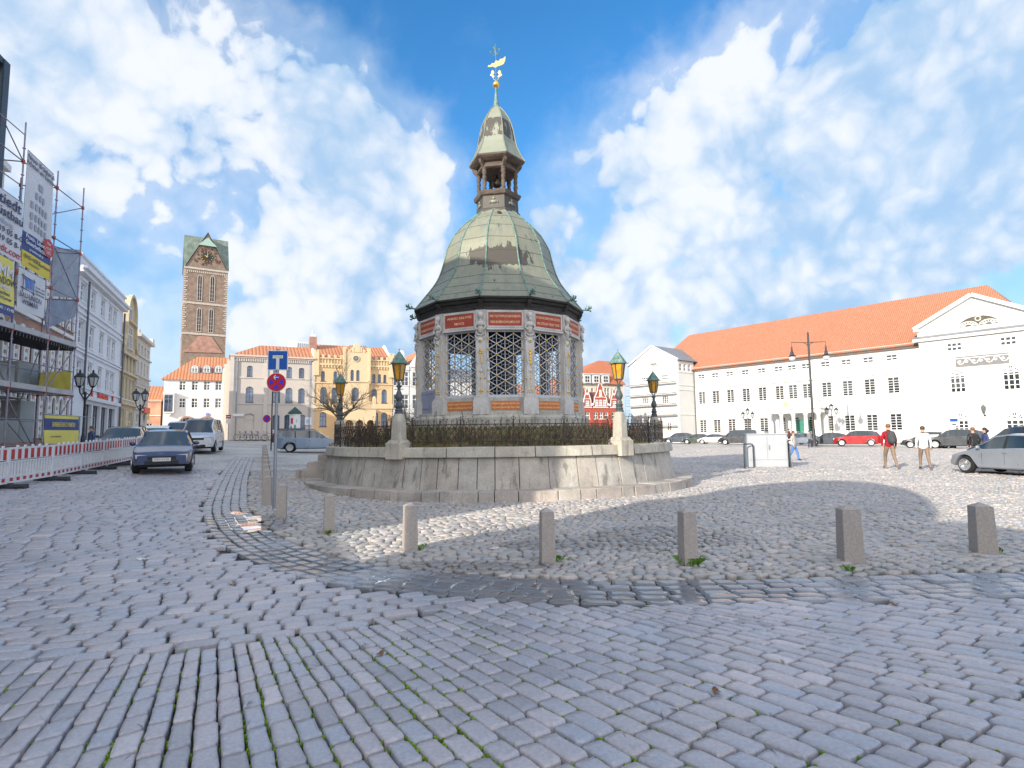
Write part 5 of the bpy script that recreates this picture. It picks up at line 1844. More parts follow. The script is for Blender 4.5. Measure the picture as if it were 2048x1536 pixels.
# ---- yellow battlemented house
m_yel = mat('warm yellow render', (.66, .46, .25), .85, var=.05, scale=.6)
m_yel2 = mat('pale yellow trim', (.68, .52, .32), .8, var=.04)
fy = Fac(*(fb.o + fb.u * (XB + .05)).xy, *ub)
yel = fy.root('yellow_house', 'yellow battlemented house with clock gable and arcaded balcony', 'house')
YR = fy.px(785, 760)[0]
zy = fy.px(660, 716)[1]
wl = []
for cx, y0, y1, w in ((646, 742, 762, 8), (671, 742.5, 762.5, 8), (747.5, 748, 765, 6.5), (759, 748.5, 765.2, 6.5), (770, 749.5, 765.5, 6.5)):
    wl.append((fy.rect(cx, y0, y1, w), 2, (.55,)))
for cx, y0, y1, w in ((647, 774, 805, 13), (669, 775, 805, 12), (748.5, 778, 806, 11), (768.6, 779, 806, 11), (646, 824, 853, 13), (752, 825, 855, 8), (768, 825, 855, 12)):
    wl.append((fy.rect(cx, y0, y1, w), 2, (.4, .68)))
block('wall', yel, 0, YR, 0, zy, [op(r, r[2] / 2) for r, _, _ in wl], 9, m_yel)
for r, nx, rows in wl:
    window(yel, r[0], r[1], r[2], r[3] - r[2] / 2, r[2] / 2, nx, rows, .06, .05, m_bluefr, pane_sky)
mb = MB()
mb.box(-.1, YR + .1, -.18, 0, zy - .95, zy - .75); mb.box(-.1, YR + .1, -.15, .25, zy - .12, zy + .02)
n = 26
for k in range(n):
    x = .1 + (YR - .2) * k / n
    mb.box(x, x + .16, -.15, -.003, zy - 1.25, zy - .95)
    if k % 2 == 0:
        mb.box(x, x + .3, -.12, .2, zy + .02, zy + .42)
    mb.box(x + .05, x + .12, -.10, -.003, zy - .75, zy - .12)
mb.box(-.1, YR + .1, -.12, -.003, fy.px(700, 768)[1], fy.px(700, 768)[1] + .12)
mb.box(-.1, YR + .1, -.14, -.003, fy.px(700, 817)[1], fy.px(700, 817)[1] + .6)
for x in (0, YR - .35):
    mb.box(x - .15, x + .5, -.22, .3, zy - 2.3, zy + .75)
    mb.box(x - .15, x + .1, -.22, .3, zy + .75, zy + 1.0); mb.box(x + .25, x + .5, -.22, .3, zy + .75, zy + 1.0)
obj('battlement', mb, m_yel2, yel)
# centre bay
xa, xb = fy.px(687, 760)[0], fy.px(737, 760)[0]
bay = link('clock_bay', None, yel, (xa, -.45, 0))
bw = xb - xa
zt = fy.px(712, 704)[1]
cw = []
for cx, y0, y1, w in ((704.5, 739.5, 762.5, 7), (716, 740, 762.5, 7), (710.5, 775, 806, 15)):
    r = fy.rect(cx, y0, y1, w, -.45)
    cw.append(((r[0] - xa, *r[1:]), 2, (.4, .68)))
mb = MB()
wall_open(mb, 0, bw, 0, zt, [op(r, r[2] / 2) for r, _, _ in cw])
for x in (0, bw):
    mb.quad((x, 0, 0), (x, 0, zt), (x, .45, zt), (x, .45, 0))
mb.box(0, bw, .25, .45, zy, zt)
for (a0, a1, h) in ((-.15, .28, .55), (.55, .80, .25), (1.0, 1.2, .55), (bw / 2 - .35, bw / 2 + .35, 1.0), (bw - 1.2, bw - 1.0, .55), (bw - .80, bw - .55, .25), (bw - .28, bw + .15, .55)):
    mb.box(a0, a1, -.06, .4, zt - .1, zt + h)
mb.prism([(.3, zt - .05), (bw - .3, zt - .05), (bw / 2 + .35, zt + .8), (bw / 2 - .35, zt + .8)], .02, .38)
for x in (-.15, bw - .15):
    mb.box(x, x + .3, -.12, .3, zy - 3.2, zt + .3)
mb.box(-.1, bw + .1, -.12, -.003, fy.px(712, 765)[1], fy.px(712, 765)[1] + .14)
obj('wall', mb, m_yel2, bay)
for r, nx, rows in cw:
    window(bay, r[0], r[1], r[2], r[3] - r[2] / 2, r[2] / 2, nx, rows, .06, .05, m_bluefr, pane_sky)
kx, kz = fy.px(712, 717, -.5)
mb = MB(); mb.lathe([(.36, 0), (.36, .05)], 20, M=T(kx - xa, -.01, kz, rx=R(90)))
ck = obj('clock', mb, mat('blue grey clock face', (.12, .16, .18), .5), bay)
mb = MB(); mb.lathe([(.36, .0), (.44, .0), (.44, .09), (.36, .09), (.36, 0)], 20, M=T(kx - xa, -.01, kz, rx=R(90)), capb=False, capt=False)
mb.bar((kx - xa, -.075, kz), (kx - xa, -.075, kz + .26), .04, .02); mb.bar((kx - xa, -.075, kz), (kx - xa + .15, -.075, kz + .08), .04, .02)
obj('clock_ring', mb, m_yel2, ck)
# arcaded balcony
ba0, ba1 = fy.px(688, 815, -2.2)[0], fy.px(752, 815, -2.2)[0]
zbal = fy.px(720, 815, -2.2)[1]
arc = link('balcony', None, yel, (ba0, -2.2, 0))
L = ba1 - ba0
aw = L / 3 * .74
aops = [(L / 6 * (2 * k + 1) - aw / 2, L / 6 * (2 * k + 1) + aw / 2, 0.02, 2.0, aw / 2) for k in range(3)]
mb = MB()
wall_open(mb, 0, L, 0, zbal, aops, .4)
mb.quad((0, 0, 0), (0, 0, zbal), (0, 2.2, zbal), (0, 2.2, 0)); mb.quad((L, 0, 0), (L, 2.2, 0), (L, 2.2, zbal), (L, 0, zbal))
mb.quad((0, 0, zbal), (L, 0, zbal), (L, 2.2, zbal), (0, 2.2, zbal))
mb.box(-.1, L + .1, -.10, .1, zbal - .15, zbal)
for x in (0, L - .4):
    mb.box(x, x + .4, -.1, .3, zbal, zbal + 1.25); mb.ball((x + .2, .1, zbal + 1.25), .22, 8, 5)
mb.box(0, L, -.04, .06, zbal + .65, zbal + .78)
for k in range(18):
    x = .45 + (L - .9) * k / 17
    mb.box(x - .05, x + .05, -.03, .05, zbal, zbal + .65)
obj('arcade', mb, m_yel2, arc)
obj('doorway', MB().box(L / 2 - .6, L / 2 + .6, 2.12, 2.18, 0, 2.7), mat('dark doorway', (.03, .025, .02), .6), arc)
mb = MB(); saddle(mb, 0, YR - .2, .2, 9, zy + .1, fy.px(690, 692, 4.6)[1], 0, 0, .05)
obj('roof', mb, m_tile2, yel)
mb = MB(); x, z = fy.px(626, 674, 3)
mb.box(x - .45, x + .45, 2.6, 3.5, zy - .5, z + .0); obj('chimney', mb, m_brick, yel)
mb = MB(); mb.box(x - .3, x + .3, 2.8, 3.3, z, z + .3); mb.lathe([(.12, 0), (.12, .5)], 8, (x, 3.05, z + .3)); obj('chimney_cap', mb, m_white2, yel)
mb = MB(); mb.prism([(-.1, zy - .2), (4.6, fy.px(690, 692, 4.6)[1] + .4), (9, zy - .2)], -.15, .15, 'x'); mb.prism([(-.1, zy - .2), (4.6, fy.px(690, 692, 4.6)[1] + .4), (9, zy - .2)], YR - .25, YR + .05, 'x')
obj('fire_wall', mb, m_white2, yel)
# flue row
xr = fy.px(700, 690, 8)[0]
fl = thing('roof_flues', 'row of grey flue pipes on the flat roof behind the yellow house', 'flue', tuple(fy.o + fy.u * xr + fy.n * 8), fy.ang)
zf = fy.px(710, 690, 8)[1] + fy.zb
obj('base', MB().box(-1.5, 4, 0, 1, 0, zf - .6), m_zinc, fl)
for k in range(9):
    obj('pipe', MB().box(.28 * k, .28 * k + .14, .2, .4, zf - .6, zf), m_zinc, fl)


# ---- plain townhouses, one generator
def townhouse(f, name, label, x0, x1, zt, zr, rows, cols, wall, roof, ww=1.0, wh=1.7, dep=9, gable=False, frm=None, pane=None, z_first=1.0, fh=3.1, parent_ops=None, rise=0, cat='house', top=None):
    root = f.root(name, label, cat)
    wl = []
    for r in range(rows):
        for c in range(cols):
            x = x0 + (x1 - x0) * (c + .5) / cols
            wl.append((x, z_first + fh * r, ww, wh))
    block('wall', root, x0, x1, 0, zt, [op(w, rise) for w in wl], dep, wall)
    for w in wl:
        window(root, w[0], w[1], w[2], w[3] - rise, rise, 2, (.33, .66), .07, .06, frm, pane)
    mb = MB()
    if gable:
        xm = (x0 + x1) / 2
        hw = (x1 - x0) / 2
        H = zr - zt
        pts = top(hw, H) if top else [(-hw, 0), (hw, 0), (0, H)]
        mb.prism([(xm + p[0], zt + p[1]) for p in pts], 0.0, .35)
        obj('gable', mb, wall, root)
        mb = MB()
        mb.add([(x0, .3, zt - .1), (xm, .3, zr - .3), (x1, .3, zt - .1), (x0, dep, zt - .1), (xm, dep, zr - .3), (x1, dep, zt - .1)], [(0, 1, 4, 3), (1, 2, 5, 4), (3, 4, 5)])
    else:
        saddle(mb, x0, x1, 0, dep, zt, zr, 0, 0, .2)
    obj('roof', mb, roof, root)
    mb = MB()
    strips(mb, x0, x1, [(zt - .3, .3), (z_first + fh - .6, .12)], .12)
    obj('cornice', mb, m_white2, root)
    return root


step_gable = lambda hw, H: [(-hw, 0), (hw, 0), (hw, H * .15), (hw * .72, H * .2), (hw * .66, H * .5), (hw * .42, H * .58), (hw * .38, H * .85), (hw * .25, H * .97), (0, H), (-hw * .25, H * .97), (-hw * .38, H * .85), (-hw * .42, H * .58), (-hw * .66, H * .5), (-hw * .72, H * .2), (-hw, H * .15)]
m_gw = mat('grey white render', (.62, .61, .58), .85, var=.05)
x1 = fy.px(818, 760)[0]
townhouse(fy, 'gabled_house', 'pale grey house with curved gable beside the yellow battlemented house', YR + .1, x1, fy.px(800, 735)[1], fy.px(800, 700)[1], 3, 2, m_gw, m_tile2, 1.0, 1.9, gable=True, top=step_gable)
x2 = fy.px(870, 760)[0]
townhouse(fy, 'corner_house', 'white house with orange roof half hidden behind the pavilion, next to the curved gable', x1 + .1, x2, fy.px(830, 730)[1], fy.px(830, 692)[1], 3, 2, m_white, m_tile2, 1.0, 1.9, gable=True)
x3 = fy.px(960, 760)[0]
townhouse(fy, 'townhouse', 'grey white house with grey roof showing only through the pavilion grilles', x2 + .1, x3, fy.px(920, 760)[1], fy.px(920, 730)[1], 2, 5, m_gw, m_zinc, 1.0, 1.7)
x4 = fy.px(1060, 760)[0]
townhouse(fy, 'townhouse', 'low cream house showing only through the centre grille of the pavilion', x3 + .1, x4, fy.px(1000, 790)[1], fy.px(1000, 765)[1], 2, 6, m_yel2, m_tile2, 1.0, 1.7)
x5 = fy.px(1152, 760)[0]
townhouse(fy, 'townhouse', 'low white house showing only through the grilles next to the narrow white house', x4 + .1, x5, fy.px(1100, 795)[1], fy.px(1100, 765)[1], 2, 6, m_white, m_tile2, 1.0, 1.7)
f7 = Fac(*(fy.o + fy.u * x5 + fy.n * .2).xy, *ub)
townhouse(f7, 'narrow_house', 'narrow white house wedged between the pavilion edge and the red gabled house', .1, f7.px(1165, 790)[0], f7.px(1160, 772)[1], f7.px(1160, 752)[1], 3, 1, m_white, m_tile2, .9, 1.6)

# ---- red triple gabled house
fr_ = Fac(*(fy.o + fy.u * (fy.px(1167, 800)[0])).xy, *ub)
red = fr_.root('red_gabled_house', 'red house with three white edged scrolled gables seen between pavilion and lamp', 'house')
m_redw = mat('brick red render', (.40, .085, .05), .8, var=.1)
RR = fr_.px(1238, 815)[0]
zrt = fr_.px(1200, 815)[1]
wl = []
for cx, y0, y1, w in ((1175, 824, 838, 10), (1192, 824, 838, 8), (1202.5, 824, 838, 8), (1213, 824, 838, 8), (1229, 824, 838, 10)):
    wl.append(fr_.rect(cx, y0, y1, w))
block('wall', red, 0, RR, 0, zrt, [op(w) for w in wl], 8, m_redw)
for w in wl:
    window(red, *w, 0, 2, (.5,), .09, .07)
for (cx, ytop, hwp) in ((1174.5, 776, 8.5), (1201, 768, 15), (1228.5, 777, 8.5)):
    x = fr_.px(cx, 800)[0]
    hw = fr_.px(cx + hwp, 800)[0] - x
    H = fr_.px(cx, ytop)[1] - zrt
    out = [(-hw, 0), (hw, 0), (hw, H * .12), (hw * .84, H * .22), (hw * .78, H * .42), (hw * .62, H * .52), (hw * .5, H * .62), (hw * .36, H * .72), (hw * .34, H * .86), (hw * .22, H * .92), (hw * .2, H), (-hw * .2, H)]
    out = out[:11] + [(-p[0], p[1]) for p in out[10:1:-1]]
    mb = MB(); mb.prism([(x + p[0], zrt + p[1]) for p in out], 0.01, .4)
    g = obj('gable', mb, m_redw, red)
    mb = MB()
    for k in range(2, len(out) - 1):
        p, q = out[k], out[k + 1]
        mb.bar((x + p[0], -.02, zrt + p[1]), (x + q[0], -.02, zrt + q[1]), .10, .12, up=(0, 1, 0))
    mb.box(x - hw, x + hw, -.10, 0, zrt - .06, zrt + .12); mb.box(x - hw * .78, x + hw * .78, -.08, 0.005, zrt + H * .42, zrt + H * .42 + .1)
    for s in (-1, 1):
        mb.ball((x + s * hw, -.03, zrt + H * .13), .22, 6, 4, (1, .5, 1))
    mb.lathe([(.22, 0), (.22, .04)], 10, M=T(x, 0, zrt + H * .70, rx=R(90)))
    obj('gable_trim', mb, m_white2, g)
    n = 3 if hwp > 10 else 1
    for k in range(n):
        window(g, x + (k - (n - 1) / 2) * hw * .52, zrt + .25, hw * (.38 if n == 3 else .75), H * .26, 0, 2, (.5,), .10, .07, y=-.03)
    if n == 3:
        window(g, x, zrt + H * .48, hw * .34, H * .19, 0, 2, (.5,), .10, .07, y=-.03)
mb = MB(); saddle(mb, 0, RR, .35, 8, zrt, zrt + fr_.px(1201, 780)[1] - zrt, 0, 0, .05)
obj('roof', mb, tile_mat('dark red tiles', (.16, .06, .045), (.22, .08, .05), .3), red)
# ---- big mansard behind
fb2 = Fac(*(fr_.o + fr_.n * 24 - fr_.u * 4).xy, *ub)
man = fb2.root('mansard_building', 'large cream building with bright orange mansard roof and three dormers behind the red gables', 'building')
ma, mbx = fb2.px(1158, 780)[0], fb2.px(1246, 780)[0]
zm_ = fb2.px(1220, 769)[1]
wl = [fb2.rect(cx, 776, 800, 4.5) for cx in (1168, 1176, 1185, 1206, 1211.5, 1217, 1232, 1238)]
block('wall', man, ma, mbx, 0, zm_, [op(w) for w in wl], 14, mat('cream stone', (.66, .60, .48), .8))
for w in wl:
    window(man, *w, 0, 2, (.33, .66), .08, .06)
z1_, z2_ = fb2.px(1210, 752, .8)[1], fb2.px(1210, 722, 7)[1]
m_otile2 = tile_mat('bright orange tiles', (.48, .15, .065), (.56, .20, .09), .3)
mb = MB()
L0, L1 = ma, mbx
sect = [(-.5, 0, zm_), (.6, 1.0, z1_), (7, 3.6 * 1.6, z2_)]
def ringz(y, ins, z, dep=14):
    return [(L0 - .5 + ins * 1.0, y, z), (L1 + .5 - ins, y, z), (L1 + .5 - ins, dep - y, z), (L0 - .5 + ins, dep - y, z)]
r0, r1 = ringz(-.5, 0, zm_), ringz(.7, .9, z1_)
xm0, xm1 = fb2.px(1196, 725, 7)[0], fb2.px(1227, 722, 7)[0]
mb.add(r0 + r1 + [(xm0, 7, z2_), (xm1, 7, z2_)], [(0, 1, 5, 4), (1, 2, 6, 5), (2, 3, 7, 6), (3, 0, 4, 7), (4, 5, 9, 8), (5, 6, 9), (6, 7, 8, 9), (7, 4, 8)])
obj('roof', mb, m_otile2, man)
for cx in (1173.5, 1191.5, 1210.5):
    x, z = fb2.px(cx, 768, -.2)
    dw = .9
    d = obj('dormer', MB().box(x - dw, x + dw, -.45, 2.0, z, z + 2.0).box(x - dw - .15, x + dw + .15, -.6, 2.2, z + 2.0, z + 2.15), m_white2, man)
    window(d, x, z + .3, 1.2, 1.4, 0, 2, (.5,), .09, .08, y=-.50)

# ---- white house with arched shopfronts under a steep roof
fh = Fac(-51.6, 84.0, *ub)
wh = fh.root('white_house', 'white house with steep orange pantiled roof, three dormers and brick arched shopfronts', 'house')
HR = fh.px(450, 780)[0]
zh = fh.px(380, 755)[1]
m_wh = mat('off white render', (.72, .69, .66), .85, var=.04)
wl = []
for cx in (365, 389.7, 413.8, 437):
    wl.append((fh.rect(cx, 762, 780, 12.5), 2, (.33, .66)))
    wl.append((fh.rect(cx - .7, 797, 815, 12), 2, (.33, .66)))
ar = [fh.rect(374.5, 834, 870, 33), fh.rect(413, 834, 870, 30)]
dk = fh.rect(434, 839, 874, 22)
block('wall', wh, 0, HR, 0, zh, [op(r) for r, _, _ in wl] + [op(r, r[2] * .42) for r in ar], 9, m_wh, .3)
for r, nx, rows in wl:
    window(wh, *r, 0, nx, rows, .07, .10, y=.16)
for r in ar:
    ri = r[2] * .42
    window(wh, r[0], r[1], r[2], r[3] - ri, ri, 5, (.5,), .08, .07, sill=False, y=.2)
    mb = MB()
    pts = arc_pts(r[0] - r[2] / 2, r[0] + r[2] / 2, r[1] + r[3] - ri, ri, 12)
    for p, q in zip(pts, pts[1:]):
        mb.bar((p[0], -.02, p[1]), (q[0], -.02, q[1]), .26, .12, up=(0, 1, 0))
    obj('brick_arch', mb, m_brick, wh)
mb = MB(); mb.box(HR - 2.4, HR - .1, -.06, .02, 0, dk[1] + dk[3] * .9)  # near-black panel standing for the shade inside the open gateway
obj('gateway_shade', mb, mat('gateway shade', (.02, .018, .016), .7), wh)
mb = MB(); saddle(mb, 0, HR, 0, 9, zh, fh.px(415, 714, 4.5)[1], 4.0, 0, .35)
obj('roof', mb, m_tile2, wh)
m_grey = mat('grey sheet metal', (.22, .24, .27), .6)
for cx in (389.5, 413.5, 436.8):
    x, z = fh.px(cx, 746.5, 1.2)
    mb = MB(); mb.prism([(x - .62, z), (x + .62, z)] + [(x + .62 * math.cos(PI * k / 8), z + .85 + .35 * math.sin(PI * k / 8)) for k in range(9)], .9, 3.5)
    d = obj('dormer', mb, m_grey, wh)
    window(d, x, z + .1, .85, .85, .2, 2, (.33, .66), .09, .08, y=.86, sill=False)
x, z = fh.px(338.5, 826)
zz = fh.px(338.5, 788)[1]
mb = MB(); mb.box(x - .75, x + .62, -.7, .0, z, zz); mb.box(x - .85, x + .72, -.8, .0, zz, zz + .2); mb.prism([(x - .6, z), (x + .5, z), (x, z - .5)], -.5, 0)
orl = obj('oriel', mb, m_white2, wh)
window(orl, x - .1, z + .15, 1.1, zz - z - .3, 0, 2, (.75,), .06, .06, m_grey, pane_sky, y=-.73, sill=False)
mb = MB(); mb.lathe([(.26, 0), (.26, .1)], 12, M=T(fh.px(415, 829)[0], -.02, fh.px(415, 829)[1], rx=R(90)))
obj('round_shop_sign', mb, mat('violet sign', (.25, .22, .5), .5), wh)
# brick gable house far left and a low brick wall of roofs
fo = Fac(*(fh.o - fh.u * 4.6 + fh.n * 3).xy, *ub)
townhouse(fo, 'orange_brick_house', 'plain orange brick house between the narrow cream house and the white dormered house', -4.5, 4.0, fo.px(310, 800)[1], fo.px(318, 768)[1], 1, 3, brick_mat('orange brick', (.56, .22, .11), (.50, .18, .09), (.5, .4, .3)), m_tile2, .8, 1.4)

# ---- church tower
ut = (.848, .53)
c0 = at_y(363, 700, 215)
ft = Fac(c0.x, c0.y, *ut, 1.7)
tw = ft.root('church_tower', 'tall medieval brick church tower with green copper roof, clock gable and paired lancets', 'church tower')
TW = ft.px(450.5, 700)[0]
zT = ft.px(412, 537)[1]
m_tb = brick_mat('dark brown brick', (.265, .175, .125), (.20, .13, .095), (.27, .22, .17), .8, .25, .85, .03)
mb = MB(); mb.box(0, TW, 0, TW, 0, zT)
obj('wall', mb, m_tb, tw)
m_lime = mat('pale limestone', (.48, .42, .35), .8)
mb = MB()
for z in (ft.px(412, 539)[1], ft.px(412, 608)[1], ft.px(412, 669)[1]):
    mb.box(-.15, TW + .15, -.25, TW + .25, z - .4, z + .35)
zd = ft.px(412, 545)[1]
for k in range(22):
    mb.box(TW * k / 22, TW * k / 22 + .42, -.2, -.01, zd - .5, zd + .2)
obj('string_course', mb, m_lime, tw)
zlo, zhi = ft.px(412, 660)[1], ft.px(412, 546)[1]
n = 26
for s in (0, 1):
    mb = MB()
    for k in range(n):
        z = zlo + (zhi - zlo) * k / n
        w = 1.15 if k % 2 else .65
        mb.box(*((TW - w, TW + .12) if s else (-.12, w)), -.12, w, z, z + (zhi - zlo) / n * .5)
    obj('corner_stones', mb, m_lime, tw)
m_lead = mat('dark lead glazing', (.025, .022, .025), .35)
for (cx, y0, y1) in ((399.5, 549, 602), (424.5, 551, 604), (398, 615, 664), (422, 617, 666)):
    r = ft.rect(cx, y0, y1, 10.5)
    ri = r[2] * .75
    o = window(tw, r[0], r[1], r[2], r[3] - ri, ri, 2, (.15, .3, .45, .6), .24, .16, m_lime, m_lead, y=-.16, sill=False, arch='pointed')
# gables and roof
zR = ft.px(412, 476, TW / 2)[1]
zA = ft.px(415.3, 465)[1]
mb = MB()
mb.add([(-.4, -.3, zT), (TW + .4, -.3, zT), (TW + .4, TW / 2, zR), (-.4, TW / 2, zR), (TW + .4, TW + .3, zT), (-.4, TW + .3, zT)], [(0, 1, 2, 3), (3, 2, 4, 5)])
m_patr = mat('green copper sheet roof', (.17, .21, .17), .6, var=.3, scale=.25, stretch=(3, 3, .3))
obj('roof', mb, m_patr, tw)
obj('gable', MB().prism([(0, zT), (TW / 2, zR - .2), (TW, zT)], .05, .6, 'x').prism([(0, zT), (TW / 2, zR - .2), (TW, zT)], TW - .6, TW - .05, 'x'), m_tb, tw)
fgx = TW * .5
mb = MB(); mb.prism([(.4, zT), (TW - .4, zT), (fgx, zA - .4)], -.22, TW / 2)
fg = obj('clock_gable', mb, m_tb, tw)
mb = MB()
mb.add([(0, -.55, zT - .1), (fgx, -.55, zA), (fgx, TW / 2, zA), (0, TW / 2, zT - .1), (TW, -.55, zT - .1), (TW, TW / 2, zT - .1)], [(0, 1, 2, 3), (1, 4, 5, 2)])
obj('gable_roof', mb, m_patr, tw)
zk = ft.px(413, 514)[1]
mb = MB(); mb.lathe([(2.2, 0), (2.2, .15)], 24, M=T(fgx, -.25, zk, rx=R(90)))
ck = obj('clock', mb, mat('black clock face', (.03, .03, .032), .5), tw)
mb = MB()
for k in range(12):
    a = k * PI / 6
    mb.bar((fgx + 1.7 * math.sin(a), -.42, zk + 1.7 * math.cos(a)), (fgx + 2.05 * math.sin(a), -.42, zk + 2.05 * math.cos(a)), .16, .06, up=(0, 1, 0))
mb.bar((fgx, -.45, zk), (fgx - .9, -.45, zk + .5), .2, .05, up=(0, 1, 0)); mb.bar((fgx, -.45, zk), (fgx + .2, -.45, zk + 1.6), .18, .05, up=(0, 1, 0)); mb.ball((fgx, -.45, zk), .4, 8, 5)
obj('clock_hands', mb, gold, ck)
mb = MB()
for _ in range(60):
    a, r = rng.random() * 6.28, rng.uniform(2.5, 4.6)
    x, z = fgx + r * math.cos(a) * 1.15, zk + r * math.sin(a) * .75
    if zT + .6 < z < zA - 4 and abs(x - fgx) < (zA - z) / (zA - zT) * TW / 2 - .9:
        mb.ball((x, -.25, z), rng.uniform(.25, .5), 6, 4, (1, .4, 1))
obj('tracery_relief', mb, mat('brown relief brick', (.12, .07, .05), .9), fg)
zq = ft.px(413, 492)[1]
mb = MB(); mb.add([(fgx - 3.2, -.4, zq), (fgx + 3.2, -.4, zq), (fgx + 3.2, -1.6, zq - .3), (fgx - 3.2, -1.6, zq - .3), (fgx, -.5, zq + 3.4)], [(0, 3, 4), (3, 2, 4), (2, 1, 4), (0, 1, 2, 3)])
obj('bell_canopy', mb, mat('pale green copper', (.30, .42, .35), .6), tw)
zg = ft.px(395, 672)[1]
mb = MB(); mb.prism([(.8, ft.px(368, 704)[1]), (TW - .9, ft.px(441, 706)[1]), (TW * .67, zg), (TW * .37, zg)], -.3, 0.0)
obj('old_roof_trace', mb, brick_mat('light red brick', (.40, .21, .15), (.34, .17, .12), (.4, .32, .26), .8, .25), tw)
# ------------------------------------------------------------------ the left-hand row
fL = Fac(-12.2, 0, -.4, .917, gz(-30, 42))
m_blwhite = mat('cool white render', (.70, .71, .74), .8, var=.04, scale=.5)
m_tan = mat('tan render', (.55, .44, .28), .85, var=.06, scale=.6)
m_cream = mat('cream render', (.62, .57, .50), .85, var=.05)
pane_cool = glass_mat('cool window glass', (.10, .13, .17), .05, perobj=.9)


def shift(f, x0):
    g = Fac(*(f.o + f.u * x0).xy, f.u.x, f.u.y, f.zb)
    return g


xa = fL.px(146, 700)[0]
fs = shift(fL, xa)
sp_ = fs.root('white_townhouse', 'white four storey townhouse with red shop lettering next to the scaffold', 'house')
XW = fs.px(242.5, 700)[0]
zW = fs.px(205, 577)[1]
zP = fs.px(205, 556)[1]
wl = []
for cx in (163, 185, 205, 220.5, 230):
    x = fs.px(cx, 640)[0]
    for (ref, y0, y1, w) in ((205, 600, 633, 1.05), (199.5, 666, 707, 1.05), (197, 737, 777, 1.0)):
        _, z, _, h = fs.rect(ref, y0, y1, 8)
        wl.append((x, z, w, h))
sh0, sh1 = fs.px(165, 835)[0], fs.px(230, 835)[0]
zs0 = fs.px(200, 809)[1]
n = 4
shops = [(sh0 + (sh1 - sh0) * (k + .5) / n, .35, (sh1 - sh0) / n * .86, zs0 - .5) for k in range(n)]
block('wall', sp_, 0, XW, 0, zW, [op(w) for w in wl] + [op(s) for s in shops], 10, m_blwhite)
for w in wl:
    window(sp_, *w, 0, 2, (.33, .66), .07, .06, None, pane_cool)
m_shopf = mat('dark shop frame', (.05, .055, .07), .5)
for s in shops:
    window(sp_, *s, 0, 3, (.72,), .07, .06, m_shopf, glass_mat('shop glass', (.07, .07, .07), .05), y=.2, sill=False)
mb = MB()
for (ref, y) in ((199, 641), (199, 653), (198, 716), (197, 722), (196, 785)):
    z = fs.px(ref, y)[1]; mb.box(-.05, XW + .02, -.12, -.002, z, z + .14)
mb.box(-.1, XW + .1, -.35, -.002, zW - .35, zW - .12); mb.box(-.1, XW + .15, -.55, -.002, zW - .12, zW + .06)
mb.box(0, XW, -.10, .25, zW + .06, zP)
for k in range(4):
    x = XW * k / 4
    mb.box(x + .3, x + XW / 4 - .3, -.14, -.102, zW + .35, zP - .3)
mb.box(-.05, XW + .05, -.22, .3, zP, zP + .14)
for w in wl:
    mb.box(w[0] - .65, w[0] + .65, -.12, -.002, w[1] + w[3] + .12, w[1] + w[3] + .26)
mb.box(sh0 - .4, sh1 + .4, -.30, -.003, zs0 + .1, zs0 + .35)
obj('cornice', mb, m_blwhite, sp_)
m_sred = mat('red lettering', (.62, .035, .02), .5)
mb = MB()
zt_ = fs.px(197, 791)[1]
xc = (sh0 + sh1) / 2 + .2
text_mb(mb, 'Sparkasse', .75, T(xc, -.06, zt_) @ Matrix.Rotation(R(90), 4, 'X'), fit=3.0, extr=.03, bold=.03)
obj('shop_lettering', mb, m_sred, sp_)
for x in (xc - 3.0, xc + 3.0):
    mb = MB()
    text_mb(mb, 'S', .8, T(x, -.06, zt_) @ Matrix.Rotation(R(90), 4, 'X'), extr=.03, bold=.05); mb.lathe([(.10, 0), (.10, .06)], 10, M=T(x, -.03, zt_ + .52, rx=R(90)))
    obj('shop_emblem', mb, m_sred, sp_)
for q, z in ((XW - .1, 0), (fs.px(172, 600)[0], zs0 + .4)):
    obj('downpipe', MB().tube([(q, -.15, z), (q, -.15, zW - .5)], .07, 6), mat('dark downpipe', (.10, .11, .13), .5), sp_)

ft_ = shift(fL, fL.px(243, 700)[0] + .03)
XT = ft_.px(271.5, 740)[0]
zTs = ft_.px(258, 712)[1]
zTt = ft_.px(262, 590)[1]
tan_ = ft_.root('tan_gabled_house', 'tan house with tall rounded gable between white townhouse and cream house', 'house')
wl = []
for k in range(4):
    x = XT * (.16 + .225 * k)
    for y0, y1 in ((706, 746), (757, 800)):
        _, z, _, h = ft_.rect(256, y0, y1, 8)
        wl.append((x, z, .85, h))
gs = [(XT * .25, .4, 1.0, 2.6), (XT * .78, .4, 1.3, 2.4)]
block('wall', tan_, 0, XT, 0, zTs, [op(w) for w in wl] + [op(g) for g in gs], 10, m_tan)
for w in wl + gs:
    window(tan_, *w, 0, 2, (.33, .66), .07, .06, None, pane_cool)
hw, H = XT / 2, zTt - zTs
out = [(-hw, 0), (hw, 0), (hw * .94, H * .10), (hw * .72, H * .18), (hw * .62, H * .32), (hw * .60, H * .62)]
out += [(hw * .60 * math.cos(PI * k / 10), H * .62 + H * .38 * math.sin(PI * k / 10)) for k in range(1, 10)]
out += [(-p[0], p[1]) for p in out[5:1:-1]]
mb = MB(); mb.prism([(hw + p[0], zTs + p[1]) for p in out], 0.01, .5)
g = obj('gable', mb, m_tan, tan_)
for dx in (-.5, .5):
    window(g, hw + dx, zTs + .6, .75, 2.0, 0, 1, (.33, .66), .07, .06, None, pane_cool, y=-.02)
window(g, hw, zTs + H * .56, .9, .9, .45, 2, (), .07, .06, None, pane_cool, y=-.02)
mb = MB()
